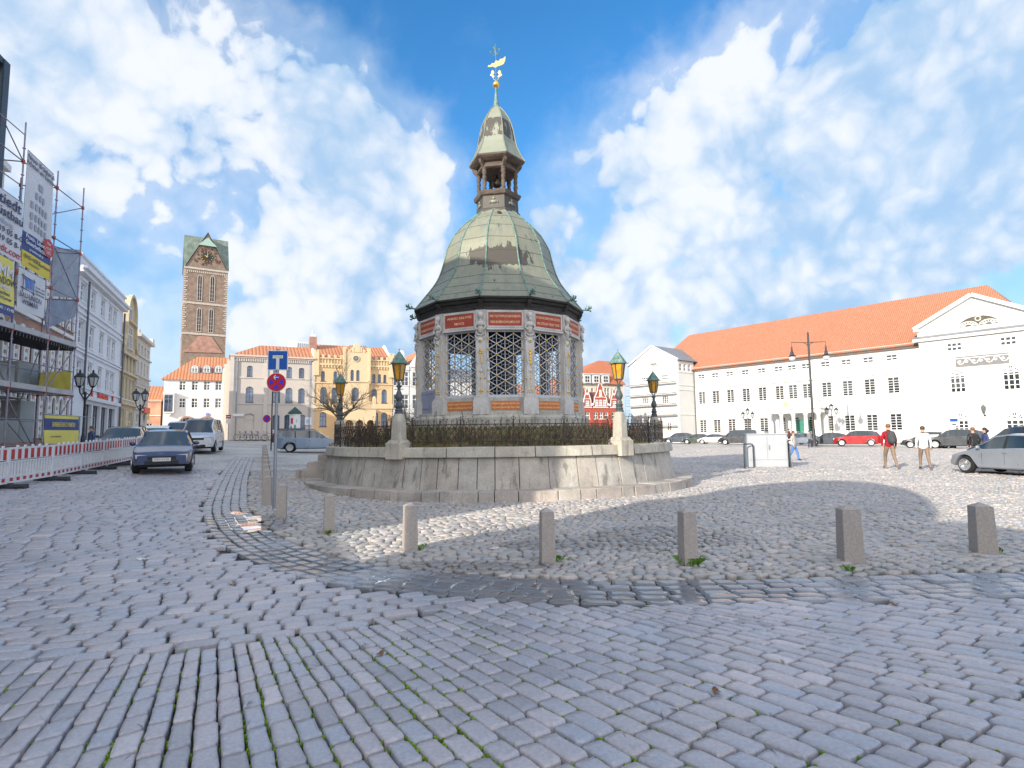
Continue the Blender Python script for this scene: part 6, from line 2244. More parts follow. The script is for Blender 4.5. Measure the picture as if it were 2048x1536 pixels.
for k in range(2, len(out) - 1):
    mb.bar((hw + out[k][0], -.05, zTs + out[k][1]), (hw + out[k + 1][0], -.05, zTs + out[k + 1][1]), .22, .3, up=(0, 1, 0))
for z in (zTs - .1, ft_.px(256, 751)[1], ft_.px(256, 812)[1], zTs + 2.9):
    w = hw if z < zTs + .5 else hw * .5
    mb.box(hw - w - .05, hw + w + .05, -.25, -.003, z, z + .2)
mb.box(hw - .55, hw + .35, -.06, -.003, .0, 2.9)
obj('stone_trim', mb, mat('tan trim', (.60, .50, .34), .8), tan_)
mb = MB(); mb.add([(0, .5, zTs), (hw, .5, zTs + H * .55), (XT, .5, zTs), (0, 10, zTs), (hw, 10, zTs + H * .55), (XT, 10, zTs)], [(0, 1, 4, 3), (1, 2, 5, 4), (3, 4, 5)])
obj('roof', mb, m_tile2, tan_)

fc = shift(fL, fL.px(272, 700)[0] + .03)
XC = fc.px(299, 740)[0]
zC = fc.px(285, 677)[1]
crm = fc.root('cream_house', 'narrow cream house with zigzag frieze and small red shop sign', 'house')
wl = []
for k in range(4):
    x = XC * (.18 + .22 * k)
    for y0, y1 in ((692, 712), (726, 753), (786, 812)):
        _, z, _, h = fc.rect(285, y0, y1, 6)
        wl.append((x, z, .8, h))
gs = [(XC * .3, .4, 1.4, 2.4), (XC * .75, .4, 1.2, 2.4)]
block('wall', crm, 0, XC, 0, zC, [op(w) for w in wl] + [op(g) for g in gs], 10, m_cream)
for w in wl + gs:
    window(crm, *w, 0, 2, (.33, .66), .07, .06, None, pane_cool)
mb = MB()
mb.box(-.1, XC + .1, -.4, .3, zC - .2, zC + .1); mb.box(0, .5, -.2, .3, zC + .1, zC + .5); mb.box(XC - .6, XC + .2, -.3, .3, zC + .1, zC + .6)
for y in (717, 757, 778, 822):
    z = fc.px(285, y)[1]; mb.box(-.02, XC + .05, -.18, -.003, z, z + .16)
zz = fc.px(285, 770)[1]
for k in range(8):
    x = XC * k / 8
    mb.bar((x, -.06, zz - .3), (x + XC / 16, -.06, zz + .4), .14, .1, up=(0, 1, 0)); mb.bar((x + XC / 16, -.06, zz + .4), (x + XC / 8, -.06, zz - .3), .14, .1, up=(0, 1, 0))
obj('stone_trim', mb, m_cream, crm)
obj('shop_sign', MB().box(XC * .55, XC * .98, -.25, -.1, 3.0, 3.6), m_sred, crm)
mb = MB(); mb.lathe([(.35, 0), (.35, .06)], 14, M=T(XC * .8, -.3, 2.7, rx=R(90))); obj('round_shop_sign', mb, mat('yellow sign', (.7, .5, .05), .5), crm)

# brick house behind the scaffold
fbk = shift(fL, fL.px(-75, 700)[0])
XK = fbk.px(145.5, 700)[0]
zK = fbk.px(130, 540)[1]
bk = fbk.root('brick_arcade_house', 'red brick house with white rimmed arched windows behind the scaffold', 'house')
wl = []
nc = 11
for k in range(nc):
    x = XK * (k + .5) / nc
    for z, h in ((.5, 2.4), (3.6, 2.5), (7.1, 2.3)):
        wl.append((x, z, .72, h))
block('wall', bk, 0, XK, 0, zK, [op(w, .36) for w in wl], 9, m_brick)
for w in wl:
    window(bk, w[0], w[1], w[2], w[3] - .36, .36, 2, (.4,), .06, .05, m_bluefr, pane_dark)
mb = MB()
for x, z, w, h in wl:
    pts = [(x - .36, z)] + arc_pts(x - .36, x + .36, z + h - .36, .36, 8) + [(x + .36, z)]
    for p, q in zip(pts, pts[1:]):
        mb.bar((p[0], -.03, p[1]), (q[0], -.03, q[1]), .16, .10, up=(0, 1, 0))
    for s in (-1, 1):
        for q in range(5):
            mb.box(x + s * .5 - .12, x + s * .5 + .12, -.05, -.003, z + .2 + q * .4, z + .42 + q * .4)
for z in (3.2, 6.6, zK - .3):
    mb.box(0, XK, -.16, -.003, z, z + .2)
obj('stone_trim', mb, m_white2, bk)
mb = MB(); mb.lathe([(.35, 0), (.3, .4), (.12, .9), (.2, 1.1), (.05, 1.8)], 8, (XK - .6, .4, zK)); obj('finial', mb, m_cream, bk)

# unseen houses carrying the row on behind the viewer, shaped to shade the setts
def rowhouse(label, name, t0, t1, H, dep, gable=None):
    f = shift(fL, t0)
    f.zb = 0.0
    r = f.root(name, label, 'house')
    w = t1 - t0
    nw = max(2, int(w / 2.6))
    wl = [(w * (k + .5) / nw, z, 1.0, 1.7) for k in range(nw) for z in np.arange(1.0, H - 2.2, 3.2)]
    block('wall', r, 0, w, 0, H, [op(q) for q in wl], dep, m_cream)
    for q in wl:
        window(r, *q, 0, 2, (.5,), .07, .06)
    mb = MB()
    if gable:
        mb.prism([(w / 2 + a, H - .05 + b) for a, b in gable], 0.0, min(dep, .6))
        obj('gable', mb, m_cream, r)
    else:
        mb.box(-.1, w + .1, -.2, .2, H - .2, H + .1)
        obj('cornice', mb, m_white2, r)
    return r


gh = [(-2.9, 0), (2.9, 0)] + [(2.8 * math.cos(PI * k / 12), .35 + 2.55 * math.sin(PI * k / 12)) for k in range(13)]
rowhouse('unseen tall plain cream house with even rows of windows next to the steel portal', 'row_house', -.8, 27.4, 14.2, 8)
rowhouse('unseen low single storey cream house wedged between two taller cream houses', 'low_house', -3.9, -.9, 4.6, 6)
rowhouse('unseen shallow cream house with half round gable shaped for its shadow beside the low cream house', 'gabled_house', -9.8, -4.0, 8.4, 1.6, gh)
rowhouse('unseen long two storey cream house at the end of the row', 'row_house', -34, -9.9, 8.6, 8)

# ------------------------------------------------------------------ scaffold and its banners
posts = [at_y(52, 245, 19.8), at_y(117, 342, 22.0), at_y(168, 376, 24.0)]
fS = Fac(posts[0].x, posts[0].y, posts[2].x - posts[0].x, posts[2].y - posts[0].y, gz(-17.2, 21))
pt = [((p - fS.o).dot(fS.u), p.z - fS.zb) for p in posts]
PX = [pt[0][0] - 4.5, pt[0][0] - 2.25, pt[0][0], pt[1][0], pt[2][0]]
PH = [13.5, 13.0, pt[0][1], pt[1][1], pt[2][1]]
LV = [.35, 2.45, 4.5, 6.55, 8.6, 10.65]
LV = [z + .35 for z in LV]
m_tube = mat('violet grey steel tube', (.26, .23, .30), .4, metal=.5, var=.35, scale=3)
m_rust = mat('red primed coupling', (.42, .07, .045), .6, var=.3)
scf = fS.root('scaffold', 'tall tube scaffold with red couplings, aluminium decks and hanging advertising banners', 'scaffold')
bkr = 1.25
for k, (x, h) in enumerate(zip(PX, PH)):
    for y in (0, bkr):
        hh = h + (0 if y == 0 else (1.6 if k == 2 else -.4))
        if k == 4 and y: hh = LV[4] + .3
        p = obj('pole', MB().tube([(x, y, 0), (x, y, hh)], .026, 7), m_tube, scf, smooth=60)
        mb = MB()
        for q in range(1, int(hh / .5)):
            mb.lathe([(.055, -.012), (.055, .012)], 8, (x, y, q * .5))
        obj('rosettes', mb, m_tube, p)
        mb = MB()
        for z in LV:
            if z < hh:
                mb.lathe([(.05, -.07), (.06, 0), (.05, .07)], 7, (x, y, z))
        obj('couplings', mb, m_rust, p)
for li, z in enumerate(LV):
    for k in range(len(PX) - 1):
        if z > min(PH[k], PH[k + 1]): continue
        for y in ((0, bkr) if k < 3 or li < 5 else (0,)):
            obj('ledger', MB().tube([(PX[k], y, z), (PX[k + 1], y, z)], .022, 6), m_tube, scf, smooth=60)
            if li in (0, 1, 2, 5):
                obj('ledger', MB().tube([(PX[k], y, z + 1.0), (PX[k + 1], y, z + 1.0)], .020, 6), m_tube, scf, smooth=60) if z + 1 < min(PH[k], PH[k + 1]) else None
    for k, x in enumerate(PX):
        if z < PH[k] and not (k == 4 and li == 5):
            obj('transom', MB().tube([(x, 0, z), (x, bkr, z)], .022, 6), m_tube, scf, smooth=60)
for (x0, y0, z0, x1, y1, z1) in ((PX[3], 0, LV[1], PX[4], 0, LV[2]), (PX[3], 0, LV[0], PX[4], 0, LV[1]), (PX[3], .05, LV[1], PX[4], .05, LV[3]), (PX[3], bkr, LV[0], PX[4], bkr, LV[2]), (PX[4], 0, LV[4], PX[3], 0, LV[3]), (PX[4], 0, LV[5], PX[3], bkr, LV[4] + .6),
                                 (PX[3], bkr, LV[4], PX[4], 0, LV[4]), (PX[2], 0, LV[1], PX[1], 0, LV[2]), (PX[2], 0, LV[0] - .2, PX[1], 0, LV[1]), (PX[2], 0, LV[4], PX[1], bkr, LV[5] + .8), (PX[2], 0, LV[5], PX[1], 0, LV[5] + 1.6), (PX[3], 0, LV[0] - .6, PX[2], 0, LV[1] - .4),
                                 (PX[2], 0, LV[0] + .9, PX[3], 0, .1), (PX[3], 0, LV[2], PX[4], bkr, LV[3]), (PX[4], 0, LV[3] + .0, PX[3], 0, LV[4] - .3)):
    obj('brace', MB().tube([(x0, y0, z0), (x1, y1, z1)], .022, 6), m_tube, scf, smooth=60)
for li in (1, 2):
    for k in range(len(PX) - 1):
        mb = MB()
        for q in range(4):
            mb.box(PX[k] + .03, PX[k + 1] - .03, .03 + q * .30, .30 + q * .30, LV[li] + .03, LV[li] + .08)
        mb.box(PX[k] + .03, PX[k + 1] - .03, -.06, -.03, LV[li] + .0, LV[li] + .20)
        obj('deck', mb, mat('aluminium decking', (.38, .39, .41), .5, metal=.4), scf)
mb = MB()
for k in range(3):
    for x in np.linspace(PX[k + 1], PX[k + 2], 12)[:-1]:
        mb.box(x, x + .06, -.02, bkr, LV[2] - .16, LV[2] - .04)
obj('deck_girders', mb, iron, scf)


def banner(name, label, corners, bands, texts, off=-.10, cat='banner'):
    """corners TL, TR, BR, BL in photograph pixels; bands [(v0, v1, material)]; a cloth sheet with a slight sag"""
    C = [fS.px(*c, off) for c in corners]
    root = thing(name, label, cat, tuple(fS.o + fS.n * off + Vector((0, 0, fS.zb))), fS.ang)
    def at(u, v, d=0.0):
        x = (C[0][0] * (1 - u) + C[1][0] * u) * (1 - v) + (C[3][0] * (1 - u) + C[2][0] * u) * v
        z = (C[0][1] * (1 - u) + C[1][1] * u) * (1 - v) + (C[3][1] * (1 - u) + C[2][1] * u) * v
        return Vector((x, .025 * math.sin(u * 9 + v * 2) * math.sin(v * 3.1) - d, z))
    for v0, v1, m in bands:
        mb = MB()
        nu, nv = 14, 10
        vs = [at(i / nu, v0 + (v1 - v0) * j / nv, d) for d in (0, -.012) for j in range(nv + 1) for i in range(nu + 1)]
        n0 = (nu + 1) * (nv + 1)
        fs = []
        for j in range(nv):
            for i in range(nu):
                b = j * (nu + 1) + i
                fs += [(b, b + 1, b + nu + 2, b + nu + 1), (n0 + b, n0 + b + nu + 1, n0 + b + nu + 2, n0 + b + 1)]
        mb.add(vs, fs)
        obj('sheet', mb, m, root, smooth=180)
    obj('rope', MB().tube([at(k / 8, 0, .0) + Vector((0, 0, .01)) for k in range(9)], .012, 5), m_tube, root)
    for s, u, v, size, m, fit in texts:
        mb = MB()
        p = at(u, v, .03)
        q = at(u + .05, v, .03)
        an = math.atan2(q.z - p.z, q.x - p.x)
        text_mb(mb, s, size, Matrix.Translation(p) @ Matrix.Rotation(-an, 4, 'Y') @ Matrix.Rotation(R(90), 4, 'X'), fit=fit, extr=.003, bold=.012)
        obj('printing', mb, m, root)
    return root, at


b_white = mat('white banner cloth', (.60, .60, .63), .7, var=.06, scale=.8)
b_blue = mat('blue banner print', (.045, .075, .22), .6, var=.08)
b_yel = mat('yellow banner print', (.66, .52, .06), .6, var=.08)
b_yel2 = mat('pale yellow banner print', (.72, .62, .14), .6, var=.08)
b_ink = mat('dark blue ink', (.03, .04, .10), .6)
b_grey = mat('grey print', (.32, .35, .42), .6, var=.1)
b_redp = mat('red print', (.45, .05, .05), .6)
b_pale = mat('pale ink', (.70, .70, .72), .6)
root, at = banner('tall_banner', 'tall white, blue and yellow banner with printed house elevation on the scaffold', [(56, 300), (107.5, 349), (98, 561), (43, 529)],
                  [(0, .70, b_white), (.70, .865, b_blue), (.865, 1, b_yel)],
                  [('Neues (Er)leben &', .5, .045, .24, b_ink, 1.75), ('Arbeiten am Denkmal', .52, .10, .24, b_ink, 1.95), ('Praxis-, Labor-,', .42, .735, .22, b_pale, 1.3), ('Gewerbeflächen', .44, .785, .22, b_pale, 1.35), ('provisionsfrei', .45, .835, .13, b_pale, 1.1),
                   ('RIND-WERT', .32, .91, .20, b_ink, 1.0), ('Sparkasse', .78, .91, .16, b_ink, .75), ('Immobilien', .4, .955, .12, b_ink, 1.1)])
mb = MB()
for (v, n, w) in ((.24, 1, .22), (.335, 3, .10), (.435, 5, .10), (.535, 5, .10), (.62, 5, .10)):
    for k in range(n):
        u = .5 + (k - (n - 1) / 2) * .135
        a, b, c, d = at(u - w / 2 * .7, v - .03, .03), at(u + w / 2 * .7, v - .03, .03), at(u + w / 2 * .7, v + .03, .03), at(u - w / 2 * .7, v + .03, .03)
        mb.add([a, b, c, d], [(0, 1, 2, 3)])
obj('printed_windows', mb, b_grey, root)
mb = MB(); p = at(.88, .72, .035); mb.lathe([(.36, 0), (.36, .012)], 20, M=Matrix.Translation(p) @ Matrix.Rotation(R(90), 4, 'X')); rd = obj('printed_disc', mb, b_redp, root)
mb = MB()
for q, s in enumerate(('Nur', 'noch', '50%')):
    text_mb(mb, s, .18, Matrix.Translation(p + Vector((0, -.02, .18 - .18 * q))) @ Matrix.Rotation(R(90), 4, 'X'))
obj('disc_lettering', mb, b_pale, rd)
banner('scaffolder_banner', 'large white banner with dark lettering, phone numbers and red web address', [(-75, 322), (46.5, 408), (39, 527), (-75, 463)],
       [(0, 1, b_white)], [('Nietiedt', .60, .14, .52, b_ink, 2.7), ('Gerüstbau', .63, .33, .44, b_ink, 2.5), ('Hamburg', .63, .48, .26, b_grey, 1.4), ('040 / 2 19 05 8-0', .62, .61, .27, b_ink, 2.35), ('040 / 2 19 05 8-1', .62, .75, .27, b_ink, 2.35), ('nietiedt.com', .66, .90, .34, b_redp, 2.2)])
banner('yellow_banner', 'yellow banner with white emblem and dark blue foot beneath the phone number banner', [(-75, 470), (27, 523.5), (27, 635), (-75, 598)],
       [(0, .82, b_yel2), (.82, 1, b_blue)], [('FENSTER', .75, .16, .30, b_pale, 1.6), ('MM', .84, .24, .55, b_pale, .8), ('SCHWANDOW', .66, .42, .32, b_ink, 1.9), ('GMBH', .8, .53, .22, b_pale, .8), ('Fensterbau', .72, .63, .18, b_ink, 1.3), ('Wismar', .82, .72, .16, b_ink, .7), ('03841 / 4140', .78, .90, .16, b_pale, 1.1)][1:])
root, at = banner('builder_banner', 'white banner with blue sketched window emblem hanging under the tall banner', [(38, 532.5), (91, 561), (87, 637), (34, 616)],
                  [(0, 1, b_white)], [('BAU-UNION', .42, .64, .27, b_ink, 1.35), ('WISMAR', .42, .79, .24, b_ink, 1.0), ('Hoch- und', .80, .30, .11, b_ink, .6), ('Ingenieurbau', .80, .38, .11, b_ink, .65), ('Sanierung', .80, .46, .11, b_ink, .55)])
mb = MB()
bp = mat('blue print', (.08, .20, .55), .6)
for u0_, v0_, u1_, v1_ in ((.10, .16, .58, .20), (.10, .45, .58, .50), (.16, .10, .15, .56), (.52, .14, .53, .56)):
    mb.bar(at(u0_, v0_, .03), at(u1_, v1_, .03), .03, .006, up=(0, 1, 0))
obj('printed_emblem', mb, b_ink, root)
mb = MB()
for u0_ in (.25, .38):
    mb.add([at(u0_, .22, .03), at(u0_ + .09, .22, .03), at(u0_ + .09, .44, .03), at(u0_, .44, .03)], [(0, 1, 2, 3)])
mb.bar(at(.2, .21, .03), at(.48, .21, .03), .05, .006, up=(0, 1, 0))
obj('printed_emblem', mb, bp, root)
m_net = mat('grey debris netting', (.30, .33, .38), .8, var=.2, scale=2)
banner('upper_debris_net', 'upper grey debris net stretched on the scaffold beside the white house', [(108, 496), (161, 501), (156, 597), (102, 592)], [(0, 1, m_net)], [], .9, 'net')
banner('lower_debris_net', 'lower bluish debris net stretched on the scaffold above the deck', [(96, 598), (156, 600), (150, 634), (90, 658)], [(0, 1, mat('blue grey netting', (.24, .28, .35), .8, var=.2, scale=2))], [], .95, 'net')
banner('yellow_tarpaulin', 'dirty dark yellow tarpaulin behind the lower scaffold deck', [(81, 746), (142, 742), (140, 788), (78, 783)], [(0, 1, mat('dirty yellow tarpaulin', (.36, .28, .012), .6, var=.2, scale=2))], [], 1.15, 'tarpaulin')
banner('letting_sign', 'yellow and blue letting banner on the site fence behind the red and white barriers', [(90, 830), (157, 833), (156, 886), (89, 888)], [(0, .11, b_yel2), (.11, .52, b_blue), (.52, 1, b_yel2)],
       [('GEWERBEFLÄCHEN ZU VERMIETEN', .5, .33, .24, b_yel2, 1.65), ('www.wismar.de', .28, .74, .10, b_ink, .7)], -.75, 'sign')
# site fence frame
sf = fS.root('site_fence', 'galvanised site fence panel beside the yellow letting banner', 'fence')
mb = MB()
x0, zt = fS.px(88, 828, -.7); x1, _ = fS.px(159, 830, -.7); x2, _ = fS.px(189, 833, -.7)
for a, b in ((x0, x1), (x1 + .06, x2)):
    mb = MB(); mb.tube([(a, -.7, 0), (a, -.7, zt), (b, -.7, zt), (b, -.7, 0)], .022, 6)
    p = obj('frame', mb, steel, sf)
    mb = MB()
    for q in np.arange(a + .12, b, .14):
        mb.tube([(q, -.7, .2), (q, -.7, zt)], .0025, 3, False)
    for q in np.arange(.25, zt, .25):
        mb.tube([(a, -.7, q), (b, -.7, q)], .0025, 3, False)
    obj('wire_mesh', mb, steel, p)
# concrete blocks and piers stacked on the site
m_conc = mat('pale concrete', (.38, .39, .37), .85, var=.12, scale=1.2, bump=.15, bscale=12)
def conc(label, c0, c1, off, dep):
    xa, za = fS.px(*c0, off); xb, zb = fS.px(*c1, off)
    f = thing('concrete_block', label, 'concrete block', tuple(fS.o + fS.u * xa + fS.n * off + Vector((0, 0, fS.zb))), fS.ang)
    mb = MB(); mb.box(0, xb - xa, 0, dep, zb, za)
    obj('block', mb, m_conc, f, bevel=.02)
    obj('lifting_lug', MB().tube([((xb - xa) * .3, dep / 2, za), ((xb - xa) * .3, dep / 2, za + .08), ((xb - xa) * .36, dep / 2, za + .08), ((xb - xa) * .36, dep / 2, za)], .012, 5), steel, f)
conc('concrete block on the scaffold deck, further from the yellow tarpaulin', (-60, 712), (28, 776), 1.6, 1.0)
conc('concrete block on the scaffold deck next to the yellow tarpaulin', (38, 722), (80, 779), 1.7, 1.1)
conc('tall pale concrete pier standing at ground level under the deck', (42, 800), (66, 884), 1.8, .7)
conc('wide concrete lintel resting on the piers under the deck', (-60, 784), (60, 799), 1.55, 1.3)
conc('low wide concrete base block behind the barriers beneath the lintel', (-60, 838), (36, 886), 1.2, .9)
# dark steel portal at the upper left
sfm = fS.root('steel_portal', 'dark blue steel portal frame rising above the white banner', 'steel frame')
m_dkst = mat('dark blue steel', (.045, .065, .09), .5, var=.2)
xa, zt = fS.px(10, 118, 1.6); xb, _ = fS.px(22, 118, 1.6)
mb = MB(); mb.box(xa, xb, 1.6, 1.66, 0, zt); mb.box(xa, xb, 1.95, 2.01, 0, zt); mb.box((xa + xb) / 2 - .02, (xa + xb) / 2 + .02, 1.66, 1.95, 0, zt)
obj('column', mb, m_dkst, sfm)
zl = fS.px(0, 92, 1.6)[1]
mb = MB(); mb.bar((xb, 1.8, zt - .1), (xa - 6, 1.8, zt + .2), .3, .25); obj('beam', mb, m_dkst, sfm)
mb = MB(); mb.box(xa - 6, xa - .02, 1.75, 1.8, 6.0, zt - .2); obj('glazing', mb, mat('greenish construction glass', (.20, .30, .28), .2), sfm)

# ------------------------------------------------------------------ red and white barriers
m_bwhite = mat('white plastic barrier', (.72, .72, .73), .5, var=.06, scale=4, dirt=.25)
m_bred = mat('red reflective stripe', (.45, .035, .03), .45, var=.12)
m_rub = mat('dark recycled rubber', (.055, .06, .065), .85, var=.3, scale=8)
BP = [gp(x, y) for x, y in ((-62, 992), (13, 977), (103, 961), (161, 948), (205, 938), (242, 930), (271, 923), (283, 917))]


def barrier(p, q, label):
    d = q - p
    L = d.xy.length
    ang = math.atan2(d.y, d.x)
    root = thing('barrier', label, 'barrier', tuple(p), ang, 'red and white construction barriers')
    Sh = Matrix(((1, 0, 0, 0), (0, 1, 0, 0), (d.z / L, 0, 1, 0), (0, 0, 0, 1)))
    a, b = .03, L - .03
    mb = MB()
    for x in (a, b):
        mb.cbox(x, 0, .56, .05, .05, .90, Sh)
    for z, h in ((.14, .04), (.28, .03), (.66, .03), (1.0, .04)):
        mb.box(a, b, -.02, .02, z - h / 2, z + h / 2, Sh)
    n = max(6, int(L / .14))
    for k in range(1, n):
        x = a + (b - a) * k / n
        mb.box(x - .028, x + .028, -.015, .015, .28, .66, Sh)
    for k in range(1, 6):
        x = a + (b - a) * k / 6
        mb.box(x - .03, x + .03, -.02, .02, 1.0, 1.07, Sh)
    mb.box(a, b, -.014, .014, .70, .98, Sh); mb.box(a, b, -.014, .014, .155, .265, Sh)
    obj('frame', mb, m_bwhite, root)
    ns = max(4, int(L / .28))
    mb = MB()
    for k in range(ns):
        x = a + (b - a) * (k + .15) / ns
        w = (b - a) / ns * .5
        mb.box(x, x + w, -.020, .020, .715, .968, Sh)
    obj('upper_stripes', mb, m_bred, root)
    mb = MB()
    for k in range(ns):
        x = a + (b - a) * (k + .15) / ns
        mb.box(x, x + (b - a) / ns * .45, -.020, .020, .17, .25, Sh)
    obj('lower_stripes', mb, m_bred, root)
    mb = MB()
    M = T(a, 0, 0)
    mb.box(-.11, .11, -.42, .42, -.03, .02, M); mb.box(-.13, .13, -.40, -.10, .02, .10, M); mb.box(-.13, .13, .10, .40, .02, .10, M); mb.box(-.08, .08, -.1, .1, .02, .13, M)
    obj('foot', mb, m_rub, root, bevel=.012)
    return root


names = ['red and white barrier before the steel portal, only its end in view', 'near red and white barrier, full panel in front of the scaffold', 'red and white barrier in front of the yellow letting banner',
         'red and white barrier before the two armed lamp and the shop windows', 'red and white barrier in front of the dark estate car', 'red and white barrier second from the short turned end panel', 'short far end barrier turned towards the street']
for p, q, l in zip(BP, BP[1:], names):
    barrier(p, q, l)
# ------------------------------------------------------------------ bollards
m_gran = mat('speckled granite', (.40, .35, .31), .8, var=.16, scale=40, bump=.3, bscale=120, dirt=.35)


def bollard(p, rz, label, wd=.205, h=.66, group=None):
    root = thing('bollard', label, 'bollard', (p.x, p.y, gz(p.x, p.y) - .03), rz, group)
    sq = lambda w, z: [(-w, -w, z), (w, -w, z), (w, w, z), (-w, w, z)]
    mb = MB()
    b, t = wd / 2, wd / 2 * .86
    mb.add(sq(b, -.1) + sq(t, h), [(0, 3, 2, 1), (0, 1, 5, 4), (1, 2, 6, 5), (2, 3, 7, 6), (3, 0, 4, 7), (4, 5, 6, 7)])
    obj('shaft', mb, m_gran, root, bevel=.008)
    mb = MB(); mb.add(sq(t + .001, h) + [(0, 0, h + .055)], [(0, 1, 4), (1, 2, 4), (2, 3, 4), (3, 0, 4), (0, 3, 2, 1)])
    obj('pyramid_cap', mb, m_gran, root)
    return root


BL = [((563, 1034), 'granite bollard nearest the foot of the grey sign pole', .20, .66), ((658, 1064), 'granite bollard below the terrace steps, next after the one at the sign pole', .20, .65),
      ((820, 1099), 'granite bollard with bright sunlit tip standing in the strip of sunlight', .20, .66), ((1095, 1122), 'granite bollard in the middle of the front row below the pavilion', .195, .67),
      ((1377, 1128), 'granite bollard with a green grass tuft at its foot', .20, .68), ((1702, 1121), 'broad granite bollard between the tufted bollard and the last broad one', .255, .68), ((1968, 1104), 'broad granite bollard at the end of the front row, below the silver hatchback', .25, .64)]
for (px_, l, wd, h) in BL:
    p = gp(*px_)
    bollard(p, R({563: 15, 658: 20, 820: 24, 1095: 8, 1377: 10, 1702: -8, 1968: -14}[px_[0]]), l, wd, h)
p0 = gp(534, 1009)
for k in range(10):
    p = p0 + Vector((-.402, .915, 0)) * (2.05 * k)
    bollard(p, R(12), ['nearest', 'second', 'third', 'fourth', 'fifth', 'sixth', 'seventh', 'eighth', 'ninth', 'farthest'][k] + ' granite bollard of the file receding up the street behind the sign pole', .21, .66, 'bollards receding along the street')

# ------------------------------------------------------------------ street signs
m_pole = mat('grey sign pole', (.30, .32, .34), .45, metal=.5, var=.1)
m_sblue = mat('sign blue', (.006, .085, .36), .4, var=.05)
m_swhite = mat('sign white', (.70, .70, .68), .4, var=.05)
m_scream = mat('faded sign cream', (.62, .57, .38), .5)
m_sred2 = mat('sign red', (.50, .012, .02), .4, var=.05)
m_sviol = mat('sign violet blue', (.04, .035, .50), .4, var=.05)
base = gp(548, 1017)
dS = base.y
top = at_y(557, 698, dS)
sg = thing('traffic_sign', 'blue dead end sign above a round no stopping sign on a grey pole', 'traffic sign', tuple(base), R(6))
Hh = top.z - base.z
lean = (top.x - base.x - .0) * 0
obj('pole', MB().tube([(0, 0, -.05), (0, 0, Hh)], .035, 12), m_pole, sg, smooth=60)
pc = at_y(557.5, 720.5, dS - .05) - base
a_ = 39.5 / F * dS
x0, z0 = .02, pc.z
mb = MB(); mb.cbox(x0, -.05, z0, a_, .012, a_ * 1.02); bd = obj('dead_end_plate', mb, m_swhite, sg, bevel=.004)
mb = MB(); mb.cbox(x0, -.0575, z0, a_ * .92, .004, a_ * .94); obj('blue_field', mb, m_sblue, bd)
mb = MB(); mb.cbox(x0, -.061, z0 - a_ * .14, a_ * .155, .004, a_ * .66); obj('white_stem', mb, m_swhite, bd)
mb = MB(); mb.cbox(x0, -.062, z0 + a_ * .17, a_ * .50, .004, a_ * .155); bar = obj('bar_border', mb, m_swhite, bd)
mb = MB(); mb.cbox(x0, -.0645, z0 + a_ * .17, a_ * .42, .003, a_ * .105); obj('cream_bar', mb, m_scream, bar)
pc = at_y(555.5, 764.5, dS - .05) - base
r_ = 19 / F * dS
z1 = pc.z
disc = lambda r, y0, y1, x=0, z=0, n=36: MB().lathe([(r, 0), (r, y1 - y0)], n, M=T(x, -y0, z, rx=R(90)))
nb = obj('no_stopping_plate', disc(r_, .045, .057, .0, z1), m_swhite, sg)
obj('red_field', disc(r_ * .955, .057, .060, .0, z1), m_sred2, nb)
mb = MB()
for k in range(4):
    a0, a1 = PI / 4 + k * PI / 2 + .26, PI / 4 + (k + 1) * PI / 2 - .26
    out = [(r_ * .70 * math.cos(a0 + (a1 - a0) * q / 8), r_ * .70 * math.sin(a0 + (a1 - a0) * q / 8)) for q in range(9)]
    am = (a0 + a1) / 2
    out.append((r_ * .22 * math.cos(am), r_ * .22 * math.sin(am)))
    mb.prism([(x, z1 + z) for x, z in out], -.064, -.060)
obj('blue_quarters', mb, m_sviol, nb)
mb = MB(); zz = z1 + r_ * .52
mb.bar((-r_ * .25, -.067, zz), (r_ * .25, -.067, zz), .020, .004, up=(0, 1, 0)); mb.bar((-r_ * .26, -.067, zz), (-r_ * .08, -.067, zz + .05), .018, .004, up=(0, 1, 0)); mb.bar((-r_ * .26, -.067, zz), (-r_ * .08, -.067, zz - .05), .018, .004, up=(0, 1, 0))
obj('white_arrow', mb, m_swhite, nb)
mb = MB()
for z in (z0 + .12, z0 - .12, z1 + .1, z1 - .1):
    mb.cbox(0, -.02, z, .10, .05, .03)
obj('clamps', mb, iron, sg)


